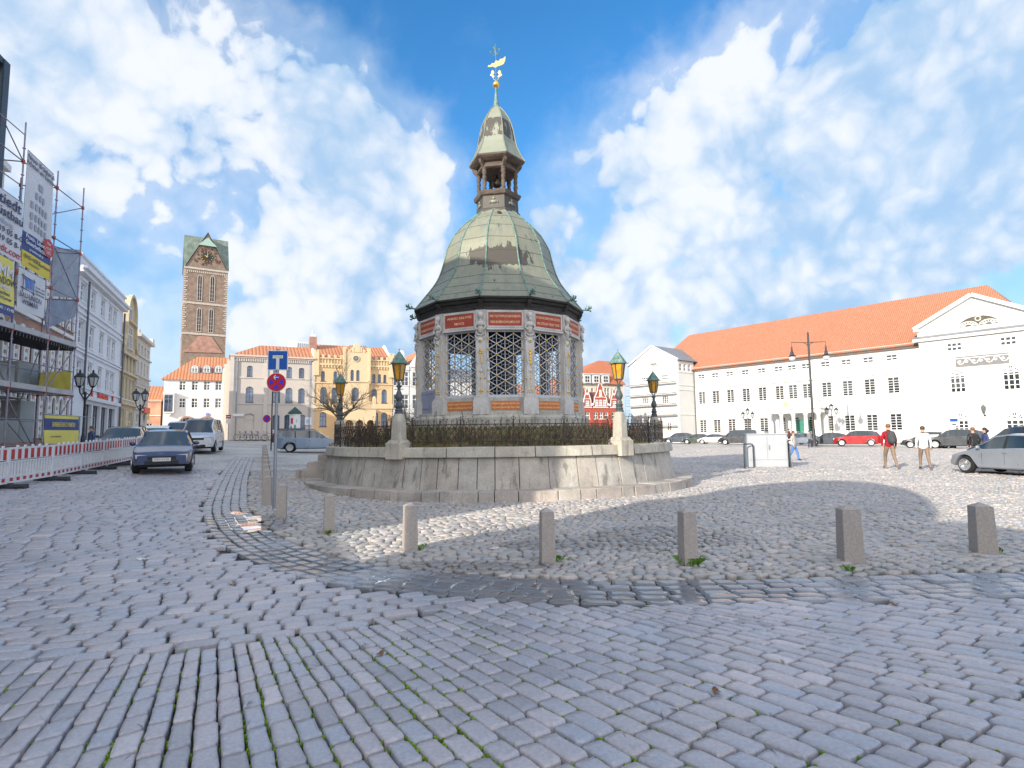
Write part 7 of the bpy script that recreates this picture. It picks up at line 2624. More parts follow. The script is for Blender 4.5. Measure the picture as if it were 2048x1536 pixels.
def small_sign(name, label, px_, ytop, d, kind):
    b = gp(*px_) if d is None else Vector((at_y(px_[0], px_[1], d).x, d, gz(at_y(px_[0], px_[1], d).x, d)))
    h = at_y(px_[0], ytop, b.y).z - b.z
    r = thing(name, label, 'sign', tuple(b))
    obj('pole', MB().tube([(0, 0, 0), (0, 0, h)], .04, 6), m_pole, r)
    if kind == 'round':
        n = obj('plate', disc(.42, .05, .07, 0, h - .35, 20), m_sred2, r)
        obj('blue_centre', disc(.32, .07, .075, 0, h - .35, 20), m_sviol, n)
        mb = MB()
        for s in (-1, 1):
            mb.bar((-.26, -.08, h - .35 - .26 * s), (.26, -.08, h - .35 + .26 * s), .08, .01, up=(0, 1, 0))
        obj('red_cross', mb, m_sred2, n)
    elif kind == 'parking':
        mb = MB(); mb.cbox(.42, -.03, h - .38, .80, .03, .75); n = obj('plate', mb, m_swhite, r)
        mb = MB(); mb.cbox(.42, -.05, h - .20, .70, .01, .26); obj('blue_strip', mb, m_sblue, n)
        mb = MB(); mb.cbox(.42, -.05, h - .58, .35, .01, .10); obj('pictogram', mb, iron, n)
    elif kind == 'oneway':
        mb = MB(); mb.cbox(0, -.06, h - .25, .55, .03, .40); n = obj('plate', mb, m_sred2, r)
        mb = MB(); mb.cbox(0, -.08, h - .25, .45, .01, .10); obj('white_bar', mb, m_swhite, n)
        mb = MB(); mb.cbox(0, -.06, h - .75, .50, .03, .5); obj('lower_plate', mb, m_swhite, r)
    return r


small_sign('traffic_sign', 'small round no stopping sign on a thin pole before the beige house', (533, 872), 831, 62, 'round')
small_sign('traffic_sign', 'small red and white sign at the corner of the beige house', (456, 874), 829, 64, 'oneway')
small_sign('parking_sign', 'small white and blue parking sign on a thin pole before the town hall', (1902, 896), 836, None, 'parking')
b = gp(542, 901); h = at_y(545, 784, b.y).z - b.z
pl = thing('thin_pole', 'thin dark pole standing behind the round no stopping sign', 'pole', tuple(b))
obj('shaft', MB().tube([(0, 0, 0), (0, 0, h)], [.045, .04], 8), iron, pl); obj('cap', MB().ball((0, 0, h), .05, 8, 5), iron, pl)

# ------------------------------------------------------------------ street lamps
m_lglass = mat('milky lamp glass', (.55, .56, .58), .25, var=.08)
def lantern_head(parent, c, s=1.0):
    mb = MB()
    mb.lathe([(.05, -.12), (.10, -.05), (.12, 0)], 6, c) if False else None
    mb.lathe([(.04 * s, -.10 * s), (.12 * s, -.02 * s), (.13 * s, .0)], 6, c); mb.lathe([(.24 * s, .40 * s), (.27 * s, .42 * s), (.12 * s, .60 * s), (.05 * s, .64 * s), (.05 * s, .72 * s), (.015 * s, .80 * s)], 6, c)
    for k in range(6):
        a = k * PI / 3
        mb.bar((c[0] + .125 * s * math.cos(a), c[1] + .125 * s * math.sin(a), c[2]), (c[0] + .235 * s * math.cos(a), c[1] + .235 * s * math.sin(a), c[2] + .41 * s), .025 * s, .025 * s)
    o = obj('lantern', mb, iron, parent)
    mb = MB(); mb.lathe([(.115 * s, .0), (.225 * s, .40 * s)], 6, c)
    obj('lamp_glass', mb, m_lglass, o)


def street_lamp(label, px_, d, ytop, heads, s=1.0, group=None):
    b = at_y(px_, 870, d); b.z = gz(b.x, b.y)
    h = at_y(px_, ytop, d).z - b.z - .75 * s
    r = thing('street_lamp', label, 'street lamp', tuple(b), R(20), group)
    mb = MB(); mb.lathe([(.16, 0), (.16, .12), (.11, .25), (.10, .8), (.065, .95), (.055, 1.4), (.05, h - .5), (.07, h - .45), (.045, h - .3)], 10)
    obj('pole', mb, iron, r, smooth=40)
    mb = MB()
    for hd in heads:
        if abs(hd[0]) > .01:
            z = h + hd[1]
            mb.tube([(0, 0, z - .75), (hd[0] * .45, 0, z - .55), (hd[0] * .85, 0, z - .35), (hd[0], 0, z - .08)], .035, 6)
            mb.tube([(0, 0, z - .35), (hd[0] * .6, 0, z - .45)], .02, 5)
        else:
            mb.tube([(0, 0, h - .4), (0, 0, h + hd[1])], .045, 6)
    obj('arms', mb, iron, r, smooth=50)
    for hd in heads:
        lantern_head(r, (hd[0], 0, h + hd[1]), s)
    return r


street_lamp('black two armed street lamp before the white townhouse with red lettering', 166, 29, 741, [(-.27, 0), (.30, -.0)], 1.05)
street_lamp('black two armed street lamp before the cream house at the end of the left row', 278, 40, 778, [(-.30, 0), (.25, 0)], 1.05)
street_lamp('black three armed street lamp above the black van', 1497.5, 82, 819, [(0, .25), (-.85, -.25), (.85, -.25)], 1.15)
street_lamp('farther street lamp with low side arms above the grey cabinet', 1508, 96, 830, [(0, .1), (-.95, -1.2), (.95, -1.2)], 1.15)
street_lamp('black three armed street lamp above the red car', 1666, 76, 810, [(0, .25), (-.85, -.25), (.85, -.25)], 1.15)
street_lamp('farther street lamp with low side arms behind the red car', 1676, 88, 822, [(0, .1), (-.95, -1.2), (.95, -1.2)], 1.15)
b = gp(1629, 893)
hh = at_y(1616, 664, b.y).z
tl = thing('tall_street_lamp', 'tall slim lamp post with two hanging globe lamps in front of the town hall roof', 'street lamp', tuple(b), R(-6))
mb = MB(); mb.lathe([(.30, 0), (.30, .3), (.19, .45), (.17, 1.8), (.13, 2.0), (.10, hh - .2), (.06, hh)], 10)
obj('pole', mb, iron, tl, smooth=40)
zA_ = at_y(1617, 685, b.y).z
for s in (-1, 1):
    mb = MB()
    mb.tube([(0, 0, zA_), (s * 1.80, 0, zA_ + .05), (s * 1.80, 0, zA_ - .5)], .035, 6)
    mb.tube([(0, 0, zA_ - .45), (s * .25, 0, zA_ - .12), (s * .55, 0, zA_ - .02)], .03, 5)
    ar = obj('arm', mb, iron, tl)
    mb = MB(); mb.lathe([(.08, zA_ - .45), (.10, zA_ - .95), (.16, zA_ - 1.05), (.20, zA_ - 1.35), (.42, zA_ - 1.48), (.40, zA_ - 1.52)], 12, (s * 1.8, 0, 0))
    hd = obj('lamp_shade', mb, iron, ar, smooth=40)
    mb = MB(); mb.ball((s * 1.8, 0, zA_ - 1.72), .33, 14, 8); obj('globe', mb, m_lglass, hd, smooth=180)

# ------------------------------------------------------------------ grey cabinet with hoops
p = gp(1537, 935)
d = p.y
wc = 76 / F * d
hc = at_y(1535, 867, d).z - p.z
cb = thing('utility_cabinet', 'pale grey two door utility cabinet standing between two dark steel hoops', 'cabinet', tuple(p), R(-8))
m_cab = mat('pale grey cabinet', (.42, .44, .46), .45, var=.06, scale=1.5, dirt=.12)
obj('case', MB().box(-wc / 2, wc / 2, .02, .75, 0.0, hc - .05), m_cab, cb, bevel=.01)
obj('lid', MB().box(-wc / 2 - .03, wc / 2 + .03, -.02, .80, hc - .05, hc), m_cab, cb, bevel=.01)
for s in (-1, 1):
    mb = MB(); mb.box(min(s * .008, s * (wc / 2 - .04)), max(s * .008, s * (wc / 2 - .04)), -.005, .018, .36, hc - .10)
    dr_ = obj('door', mb, m_cab, cb, bevel=.006)
    if s > 0:
        obj('handle', MB().box(.06, .10, -.04, -.006, hc * .52, hc * .52 + .22), m_grey, dr_)
obj('plinth_panel', MB().box(-wc / 2 + .03, wc / 2 - .03, -.004, .018, .03, .33), m_cab, cb, bevel=.006)
m_hoop = mat('dark grey steel hoop', (.05, .06, .065), .4, metal=.3)
for s, lab in ((-1, 'dark steel hoop guarding the left side of the grey cabinet'), (1, 'dark steel hoop guarding the right side of the grey cabinet')):
    h = thing('guard_hoop', lab, 'hoop', tuple(p + Vector((s * (wc / 2 + .16) + (.1 if s < 0 else -.05), -.15 if s < 0 else .0, 0))), R(-8 + (28 if s < 0 else 78)))
    hw_ = .27
    zt = hc * .70
    mb = MB(); mb.tube([(-hw_, 0, -.1), (-hw_, 0, zt - .1), (-hw_ + .04, 0, zt - .02), (-hw_ + .12, 0, zt), (hw_ - .12, 0, zt), (hw_ - .04, 0, zt - .02), (hw_, 0, zt - .1), (hw_, 0, -.1)], .028, 8)
    obj('tube', mb, m_hoop, h, smooth=60)
    obj('base_plate', MB().box(-hw_ - .06, -hw_ + .06, -.06, .06, -.02, .012).box(hw_ - .06, hw_ + .06, -.06, .06, -.02, .012), m_hoop, h)
p = gp(1876, 896)
wb = 25 / F * p.y
pb = thing('utility_cabinet', 'small white utility box between parking sign and pedestrians', 'cabinet', tuple(p))
obj('case', MB().box(-wb / 2, wb / 2, 0, .5, 0, at_y(1876, 869, p.y).z), m_swhite, pb, bevel=.015); obj('handle', MB().box(.1, .16, -.03, -.002, .55, .75), iron, pb)
p = gp(1909, 896)
tm = thing('ticket_machine', 'slim dark parking ticket machine beside the parking sign', 'ticket machine', tuple(p))
hm_ = at_y(1909, 865, p.y).z
obj('case', MB().box(-.18, .18, 0, .35, 0, hm_ - .2).prism([(-.2, hm_ - .2), (.2, hm_ - .2), (.2, hm_ - .05), (.05, hm_), (-.2, hm_)], -.02, .38), m_grey, tm); obj('panel', MB().box(-.12, .12, -.012, -.002, hm_ * .55, hm_ * .85), m_swhite, tm)

# ------------------------------------------------------------------ cars
m_tyre = mat('tyre rubber', (.018, .018, .018), .8)
m_rim = mat('alloy rim', (.45, .46, .48), .35, metal=.6, var=.1)
m_cglass = glass_mat('car glass', (.025, .035, .04), .03)
m_red_l = mat('red tail lamp', (.50, .02, .012), .2)
m_lamp = mat('clear head lamp', (.55, .57, .60), .12, var=.05)
m_trim = mat('black car trim', (.02, .02, .021), .55)
m_plate = mat('number plate', (.65, .65, .62), .5)
STY = {  # length, width, belt line, roof line (fractions of length from the front -> height)
    'hatch': (4.15, 1.76, [(0, .58), (.04, .68), (.24, .90), (.6, .97), (.95, 1.0), (1, .85)], [(.235, .92), (.42, 1.40), (.55, 1.47), (.75, 1.44), (.90, 1.28), (.985, 1.0)], .32, (.175, .80)),
    'estate': (4.6, 1.78, [(0, .55), (.035, .64), (.25, .88), (.6, .94), (.96, .98), (1, .85)], [(.27, .90), (.41, 1.34), (.52, 1.43), (.80, 1.42), (.91, 1.36), (.99, 1.0)], .31, (.185, .79)),
    'sedan': (4.55, 1.78, [(0, .55), (.035, .64), (.25, .88), (.6, .95), (.90, .98), (1, .86)], [(.27, .90), (.42, 1.36), (.53, 1.44), (.68, 1.42), (.84, 1.06), (.90, 1.0)], .315, (.18, .79)),
    'suv': (4.5, 1.84, [(0, .70), (.03, .86), (.23, 1.05), (.6, 1.10), (.96, 1.14), (1, .95)], [(.24, 1.07), (.38, 1.56), (.5, 1.67), (.82, 1.63), (.93, 1.48), (.99, 1.15)], .36, (.18, .79)),
    'mpv': (4.6, 1.86, [(0, .66), (.03, .80), (.18, 1.02), (.6, 1.10), (.97, 1.12), (1, .95)], [(.16, 1.02), (.36, 1.66), (.46, 1.76), (.88, 1.74), (.96, 1.62), (.995, 1.15)], .34, (.18, .78)),
    'van': (4.9, 1.92, [(0, .74), (.03, .90), (.16, 1.10), (.6, 1.14), (.98, 1.14), (1, 1.0)], [(.14, 1.10), (.30, 1.82), (.38, 1.95), (.93, 1.95), (.975, 1.85), (.997, 1.2)], .34, (.17, .79)),
}


def car(label, style, paint, pos, az, front_only=False, group=None, name='parked_car', plate='HWI', metal=.35, rails=False):
    L, Wd, belt, roof, wr, wx = STY[style]
    root = thing(name, label, 'van' if style == 'van' else 'car', (pos[0], pos[1], gz(pos[0], pos[1])), R(90 - az), group)
    m_p = mat('car paint %s' % ('%.2f %.2f %.2f' % paint), paint, .30, metal=metal, var=.05, coat=.8, spec=.5)
    fx = sorted(set([0, .012, .03, .06, .1] + list(np.linspace(.1, 1, 34)) + [.97, .985] + [p[0] for p in belt] + [p[0] for p in roof]))
    fx = [f for k, f in enumerate(fx) if k == 0 or f - fx[k - 1] > .004]
    bz = np.interp(fx, *zip(*belt))
    rz_ = np.interp(fx, *zip(*roof), left=0, right=0)
    rz_ = np.where((np.array(fx) < roof[0][0]) | (np.array(fx) > roof[-1][0]), bz + .015, np.maximum(rz_, bz + .015))
    rows = []
    hwid = Wd / 2
    for f, b, r in zip(fx, bz, rz_):
        x = L * (.5 - f)
        e = max(0, 1 - f / .16)
        e2 = max(0, (f - .88) / .12)
        w = hwid * (1 - .20 * e ** 2.2 - .12 * e2 ** 2.2)
        zb = .22 + .08 * e + .06 * e2
        for q in wx:
            dxw = abs(x - L * (.5 - q))
            ra = wr + .055
            if dxw < ra:
                zb = max(zb, wr + math.sqrt(ra * ra - dxw * dxw) * .98)
        up = min(1, max(0, (r - b) / .35))
        ri = .93 - .17 * up
        mid = max(.52 * b + .1, min(zb + .03, b - .05))
        rows.append([(x, 0, zb), (x, w - .04, zb), (x, w, min(zb + .05, mid - .005)), (x, w, mid), (x, w * .985, b - .02), (x, w * .965, b), (x, w * ri, r - .05 * up - .004), (x, w * (ri - .07), r - .005), (x, w * .45, r + .012), (x, 0, r + .018)])
    nR = len(rows[0])
    ring = lambda k: rows[k] + [(p[0], -p[1], p[2]) for p in rows[k][-2:0:-1]]
    nn = 2 * nR - 2
    body, side_l, side_r, ws, rw = MB(), MB(), MB(), MB(), MB()
    V = [ring(k) for k in range(len(rows))]
    apex = .5 * (roof[1][0] + roof[-2][0])
    for k in range(len(rows) - 1):
        fm_ = (fx[k] + fx[k + 1]) / 2
        up0, up1 = rz_[k] - bz[k], rz_[k + 1] - bz[k + 1]
        for j in range(nn):
            q = (j + 1) % nn
            quad = [V[k][j], V[k][q], V[k + 1][q], V[k + 1][j]]
            jj = j if j < nR - 1 else nn - 1 - j
            tgt = body
            if jj == 5 and up0 > .10 and up1 > .10:
                tgt = side_l if j < nR - 1 else side_r
            elif jj >= 7 and min(up0, up1) > -.1 and max(up0, up1) > .05:
                sl_ = (rz_[k + 1] - rz_[k]) / (L * (fx[k + 1] - fx[k]))
                if sl_ > .30 and fm_ < apex:
                    tgt = ws
                elif sl_ < -.36 and fm_ > apex and roof[-1][0] > fm_:
                    tgt = rw
            tgt.add(quad, [(0, 1, 2, 3)])
    body.poly(V[0]); body.poly(V[-1][::-1])

    def weld(mb):
        key, idx, vs = {}, [], []
        for v in mb.v:
            kk = (round(v[0], 4), round(v[1], 4), round(v[2], 4))
            if kk not in key:
                key[kk] = len(vs); vs.append(v)
            idx.append(key[kk])
        o = MB(); o.v = vs
        o.f = []
        for f in mb.f:
            g = []
            for i in f:
                if idx[i] not in g: g.append(idx[i])
            if len(g) > 2: o.f.append(tuple(g))
        o.m = [0] * len(o.f)
        return o
    obj('body', weld(body), m_p, root, smooth=32)
    if style == 'van' and False:
        pass
    for nm, g in (('side_window', side_l), ('side_window', side_r), ('windscreen', ws), ('rear_window', rw)):
        if g.f:
            o = obj(nm, weld(g), m_cglass, root, smooth=40)
            if nm == 'side_window':
                s = 1 if g is side_l else -1
                for f in (.53, .72):
                    if f < roof[-2][0]:
                        b_, r_2 = np.interp(f, fx, bz), np.interp(f, fx, rz_)
                        x = L * (.5 - f)
                        obj('pillar', MB().bar((x, s * hwid * .972, b_), (x - .03, s * hwid * .772, r_2 - .05), .07, .02, up=(0, 1, 0)), m_trim, o)
    # wheels
    mbw = MB(); mbw.lathe([(wr * .66, -.10), (wr * .93, -.105), (wr, -.06), (wr, .06), (wr * .93, .105), (wr * .66, .10)], 24, M=T(rx=R(90)), capb=False, capt=False)
    wme = mesh_of('wheel', mbw, m_tyre, 40)
    mbr = MB()
    mbr.lathe([(wr * .66, -.03), (wr * .60, -.03), (wr * .60, .0), (wr * .12, .0)], 24, M=T(rx=R(90)), capb=False)
    for k in range(5):
        a = k * 2 * PI / 5
        mbr.bar((wr * .1 * math.cos(a), .03, wr * .1 * math.sin(a)), (wr * .62 * math.cos(a), .045, wr * .62 * math.sin(a)), wr * .17, .03, up=(0, 1, 0))
    mbr.lathe([(wr * .70, -.095), (wr * .62, -.095), (wr * .60, .0)], 24, M=T(rx=R(90)), capb=False, capt=False)
    rme = mesh_of('rim', mbr, m_rim, 40)
    mbk = MB(); mbk.lathe([(wr * .62, .02), (wr * .62, .03)], 20, M=T(rx=R(90)))
    for q in wx:
        for s in (1, -1):
            x = L * (.5 - q)
            w = link('wheel', wme, root, (x, s * (hwid - .12), wr), 0)
            w.rotation_euler = (0, 0, 0 if s > 0 else PI)
            r2 = link('rim', rme, w, (0, .055, 0))
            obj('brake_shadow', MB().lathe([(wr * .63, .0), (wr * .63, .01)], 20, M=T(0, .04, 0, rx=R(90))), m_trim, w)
    bf = float(np.interp(.03, fx, bz))
    for s in (1, -1):
        mb = MB(); mb.prism([(hwid * .86, bf - .02), (hwid * .40, bf - .05), (hwid * .46, bf - .17), (hwid * .83, bf - .16)], 0, -.20, 'x', T(L / 2 - .012, 0, 0) @ Matrix.Diagonal((1, s, 1, 1)))
        obj('headlight', mb, m_lamp, root)
        br = float(np.interp(.96, fx, bz))
        mb = MB(); mb.prism([(hwid * .905, br - .02), (hwid * .62, br - .05), (hwid * .66, br - .22), (hwid * .905, br - .24)], 0, .16, 'x', T(-L / 2 - .012, 0, 0) @ Matrix.Diagonal((1, s, 1, 1)))
        obj('tail_light', mb, m_red_l, root)
        xm = L * (.5 - roof[0][0] - .09)
        zm2 = float(np.interp(roof[0][0] + .09, fx, bz)) + .07
        mb = MB(); mb.ball((xm, s * (hwid + .09), zm2), .1, 8, 5, (.55, .95, .7)); mb.tube([(xm, s * (hwid - .04), zm2 - .05), (xm, s * (hwid + .05), zm2 - .03)], .025, 5)
        obj('mirror', mb, m_p, root, smooth=60)
        for f in (.52, .72):
            x = L * (.5 - f)
            z = float(np.interp(f, fx, bz)) - .14
            mb = MB(); mb.tube([(x + .02, s * (hwid - .01), z), (x, s * (hwid + .025), z), (x - .16, s * (hwid + .025), z), (x - .18, s * (hwid - .01), z)], .014, 5)
            obj('door_handle', mb, m_p, root)
        mb = MB()
        for f in (.335, .53, .715):
            x = L * (.5 - f)
            zb_, zt_ = .36, float(np.interp(f, fx, bz)) - .03
            mb.box(x - .004, x + .004, s * (hwid - .001) - .003, s * (hwid - .001) + .003, zb_, zt_ - .12)
        obj('door_seams', mb, m_trim, root)
        if rails:
            obj('roof_rail', MB().tube([(L * (.5 - .45), s * hwid * .70, 1.42), (L * (.5 - .48), s * hwid * .70, 1.47), (L * (.5 - .86), s * hwid * .70, 1.44), (L * (.5 - .9), s * hwid * .70, 1.38)], .018, 5), m_trim, root)
    mb = MB(); mb.box(L / 2 - .06, L / 2 + .008, -hwid * .46, hwid * .46, bf - .21, bf - .09); mb.box(L / 2 - .10, L / 2 + .006, -hwid * .55, hwid * .55, .30, .42)
    obj('grille', mb, m_trim, root)
    for x, s in ((L / 2 + .012, 1), (-L / 2 - .012, -1)):
        z = .46 if s > 0 else float(np.interp(.97, fx, bz)) - .22
        mb = MB(); mb.cbox(x, 0, z, .016, .52, .115); pl_ = obj('number_plate', mb, m_plate, root)
        if not group:
            mb = MB(); text_mb(mb, plate, .085, T(x + s * .0095, 0, z, rz=R(90) if s > 0 else R(-90)) @ Matrix.Rotation(R(90), 4, 'X'), fit=.40); obj('plate_lettering', mb, m_trim, pl_)
    mb = MB(); mb.box(-L * .42, L * .42, -hwid * .8, hwid * .8, .20, .40); obj('underbody', mb, m_trim, root)
    return root


def car_at(px_, py_, fwd, az):                # fwd: metres from the pixel's ground point to the car centre, along the heading
    p = gp(px_, py_)
    return (p.x + fwd * math.sin(R(az)), p.y + fwd * math.cos(R(az)))


def side_off(pos, az, s):
    return (pos[0] + s * math.cos(R(az)), pos[1] - s * math.sin(R(az)))


pos = car_at(1938, 946, -1.30, -11)
car('large looking silver grey hatchback nearest to the broad bollards', 'hatch', (.30, .32, .35), side_off(pos, -11, .78), -11, plate='HWI M 271')
pos = (20.9, 22.9)
car('dark blue people carrier partly hidden behind the nearest silver hatchback', 'mpv', (.035, .045, .07), pos, -11, plate='HWI P 80')
CARS = [(1354, 887, -62, 'suv', (.035, .045, .075), 'dark blue off road car at the foot of the scaffolded gable wing'),
        (1391, 887.5, -62, 'hatch', (.03, .045, .035), 'dark green car between the blue off road car and the white hatchback'),
        (1422, 887.5, -61, 'hatch', (.68, .68, .68), 'white hatchback parked between the dark green car and the black van'),
        (1475, 889, -60, 'van', (.035, .036, .04), 'black van parked between white hatchback and grey cabinet'),
        (1580, 889, -60, 'hatch', (.38, .40, .42), 'silver car half hidden behind the grey cabinet'),
        (1607, 890, -60, 'sedan', (.12, .15, .19), 'slate blue saloon beside the tall lamp post'),
        (1656, 891.5, -59, 'hatch', (.035, .042, .055), 'black hatchback between the tall lamp post and the red car'),
        (1714, 892, -59, 'suv', (.33, .012, .014), 'bright red car parked before the town hall'),
        (1857, 896, -58, 'hatch', (.045, .045, .05), 'dark car mostly hidden behind the small white box'),
        (1912, 897, -57, 'suv', (.05, .055, .06), 'dark off road car behind the man in black leather jacket')]
for x, y, az, st, c, l in CARS:
    p = gp(x, y)
    car(l, st, c, (p.x + .5, p.y + .8), az, plate='HWI')
pos = car_at(322, 951, -2.1, 152)
car('dark blue car driving down the street past the red and white barriers', 'hatch', (.030, .045, .12), pos, 152, plate='HWI ZA 29', name='moving_car')
p = at_y(250, 870, 27.5)
car('dark brown estate car with roof rails behind the barriers', 'estate', (.045, .038, .038), (p.x, p.y), 154, rails=True)
p = at_y(316, 870, 35)
car('white hatchback behind the dark estate car, its tail lamps showing', 'hatch', (.66, .67, .70), (p.x, p.y), -26)
p = at_y(313, 870, 46)
car('black estate car far down the street before the white dormered house', 'estate', (.022, .022, .026), (p.x, p.y), -30)
p = at_y(364, 870, 37)
car('steel blue people carrier beside the white van', 'mpv', (.10, .14, .30), (p.x, p.y), 158)
p = at_y(405, 870, 34.5)
car('white delivery van driving behind the dark blue car', 'van', (.68, .68, .70), (p.x, p.y), 160, name='delivery_van')
p = at_y(582, 870, 37.5)
pos = (p.x + 1.3 * math.sin(R(74)), p.y + 1.3 * math.cos(R(74)))
car('grey blue estate car parked beyond the terrace steps', 'estate', (.19, .25, .33), side_off(pos, 74, -.6), 74, plate='HWI', rails=True)
p = at_y(602, 870, 50)
car('dark estate car parked just behind the grey blue estate', 'estate', (.05, .065, .10), (p.x, p.y), 76, rails=True)

# ------------------------------------------------------------------ bicycles, poster column
m_tyre2 = m_tyre


def bicycle(label, px_, d, rz, col):
    b = at_y(px_, 872, d); b.z = gz(b.x, b.y)
    r = thing('bicycle', label, 'bicycle', tuple(b), rz, None)
    for x in (-.52, .52):
        w = obj('wheel', MB().tube([(x + .33 * math.cos(k * PI / 9), 0, .34 + .33 * math.sin(k * PI / 9)) for k in range(19)], .020, 5, False), m_tyre, r)
        mb = MB()
        for k in range(8):
            mb.bar((x, 0, .34), (x + .31 * math.cos(k * PI / 4), 0, .34 + .31 * math.sin(k * PI / 4)), .006, .006, up=(0, 1, 0))
        obj('spokes', mb, steel, w)
    mp = mat('bicycle frame %s' % col[1], col[0], .4, var=.05)
    fr = MB()
    for a, c in (((-.52, 0, .34), (-.12, 0, .30)), ((-.52, 0, .34), (-.22, 0, .85)), ((-.12, 0, .30), (-.24, 0, .95)), ((-.12, 0, .30), (.36, 0, .78)), ((-.21, 0, .82), (.35, 0, .86)), ((.33, 0, .95), (.52, 0, .34))):
        fr.tube([a, c], .020, 6)
    obj('frame', fr, mp, r)
    obj('handlebar', MB().tube([(.33, 0, .95), (.34, 0, 1.06)], .016, 5).tube([(.24, -.27, 1.04), (.36, -.15, 1.08), (.36, .15, 1.08), (.24, .27, 1.04)], .014, 5), iron, r)
    obj('saddle', MB().ball((-.25, 0, .98), 1, 8, 5, (.14, .07, .035)), m_trim, r)
    obj('carrier', MB().box(-.78, -.35, -.07, .07, .72, .74), iron, r)


for k, (x, c, l) in enumerate(((484, (.03, .03, .035), 'black bicycle nearest to the downpipe of the beige house'), (496, (.10, .12, .35), 'blue bicycle between two dark ones by the beige house'), (508, (.04, .04, .04), 'dark bicycle under the blind niche, middle of the row'),
                               (521, (.22, .20, .40), 'violet bicycle in the row by the beige house'), (538, (.05, .05, .055), 'dark bicycle beside the small round no stopping sign'))):
    bicycle(l, x, 63.5, R(25 + 12 * (k % 3)), (c, k))
b = at_y(589, 870, 60); b.z = gz(b.x, b.y)
ac = thing('poster_column', 'white poster column with dark green conical roof before the beige house', 'poster column', tuple(b))
zr0 = at_y(589, 827, 60).z - b.z; zr1 = at_y(589, 814, 60).z - b.z
mb = MB(); mb.lathe([(.62, 0), (.62, .3), (.55, .35), (.55, zr0)], 20); obj('shaft', mb, m_swhite, ac, smooth=40)
mb = MB(); mb.lathe([(.60, zr0 - .05), (.74, zr0), (.72, zr0 + .08), (.35, zr0 + .4), (.05, zr1)], 12); obj('roof', mb, mat('dark green sheet', (.03, .075, .055), .6), ac)
for a, z, w, h, c in ((-10, 1.9, .5, .6, (.55, .03, .04)), (-45, 1.8, .35, .7, (.35, .40, .60)), (25, 1.3, .45, .5, (.10, .25, .15)), (-20, 1.1, .4, .55, (.15, .14, .13)), (40, 2.0, .3, .4, (.5, .5, .52))):
    pts = [pol(.556, a - 25 * w + 50 * w * k / 5) for k in range(6)]
    mb = MB()
    for p_, q_ in zip(pts, pts[1:]):
        mb.quad((p_[0], p_[1], z), (q_[0], q_[1], z), (q_[0], q_[1], z + h), (p_[0], p_[1], z + h))
    obj('poster', mb, mat('poster %.2f %.2f %.2f' % c, c, .6), ac)
pbd = thing('notice_board', 'small white notice board on the beige house wall beside the poster column', 'notice board', tuple(fb.o + fb.u * fb.px(616, 845)[0] + fb.n * -.08 + Vector((0, 0, fb.zb + fb.px(616, 850)[1]))), fb.ang)
obj('board', MB().box(-.4, .4, -.06, 0, 0, .95), m_swhite, pbd); obj('notice', MB().box(-.25, .2, -.065, -.0605, .2, .7), mat('pale blue notice', (.35, .45, .6), .6), pbd)

# ------------------------------------------------------------------ bare trees
m_bark = mat('grey brown bark', (.15, .115, .075), .9, var=.35, scale=6, bump=.5, bscale=18, col2=(.24, .20, .13))


def bare_tree(label, px_, d, ytop, spread, seed, pollard=False):
    rg = random.Random(seed)
    b = at_y(px_, 870, d); b.z = gz(b.x, b.y)
    H = at_y(px_, ytop, d).z - b.z
    r = thing('bare_tree', label, 'tree', tuple(b))
    tr = MB(); cr = MB()
    zf = H * .26
    tr.tube([(0, 0, -.1), (.03, 0, zf * .5), (0, .02, zf), (.02, 0, zf * 1.7)], [.19, .15, .14, .10], 8)
    obj('trunk', tr, m_bark, r, smooth=60)

    def grow(p, dr_, L, rad, lev):
        n = 4
        pts, rr = [p], [rad]
        q = Vector(p); dd = Vector(dr_)
        for k in range(n):
            dd = (dd + Vector((rg.gauss(0, .11), rg.gauss(0, .11), rg.gauss(.03, .07)))).normalized()
            q = q + dd * (L / n)
            pts.append(q.copy()); rr.append(rad * (1 - .62 * (k + 1) / n))
        cr.tube(pts, rr, 5 if lev < 2 else 3, False)
        if lev >= 4: return
        for k in range(1, n + 1):
            for _ in range(2 if lev < 3 else 1):
                if rg.random() < .82:
                    a = rg.random() * 6.28
                    o = dd.orthogonal().normalized()
                    o = Matrix.Rotation(a, 3, dd) @ o
                    nd_ = (dd * rg.uniform(.55, 1.0) + o * rg.uniform(.5, .95) + Vector((0, 0, .18))).normalized()
                    grow(pts[k], nd_, L * rg.uniform(.42, .64), rr[k] * .68, lev + 1)
    for k in range(7):
        a = k * 2 * PI / 7 + rg.random() * .5
        z = zf * rg.uniform(.85, 1.5)
        el = rg.uniform(.25, .95)
        grow(Vector((0, 0, z)), Vector((math.cos(a) * spread, math.sin(a) * spread, el)).normalized(), H * .36, .075, 1)
    grow(Vector((.02, 0, zf * 1.6)), Vector((0, 0, 1)), H * .42, .09, 1)
    obj('crown', cr, m_bark, r)


bare_tree('bare spreading tree in front of the yellow battlemented house', 681, 44, 716, 1.0, 5)
bare_tree('bare pollard tree half hidden behind the pavilion', 846, 42, 745, 1.3, 9)

# ------------------------------------------------------------------ people
m_skin = mat('skin', (.50, .30, .22), .6, var=.08)


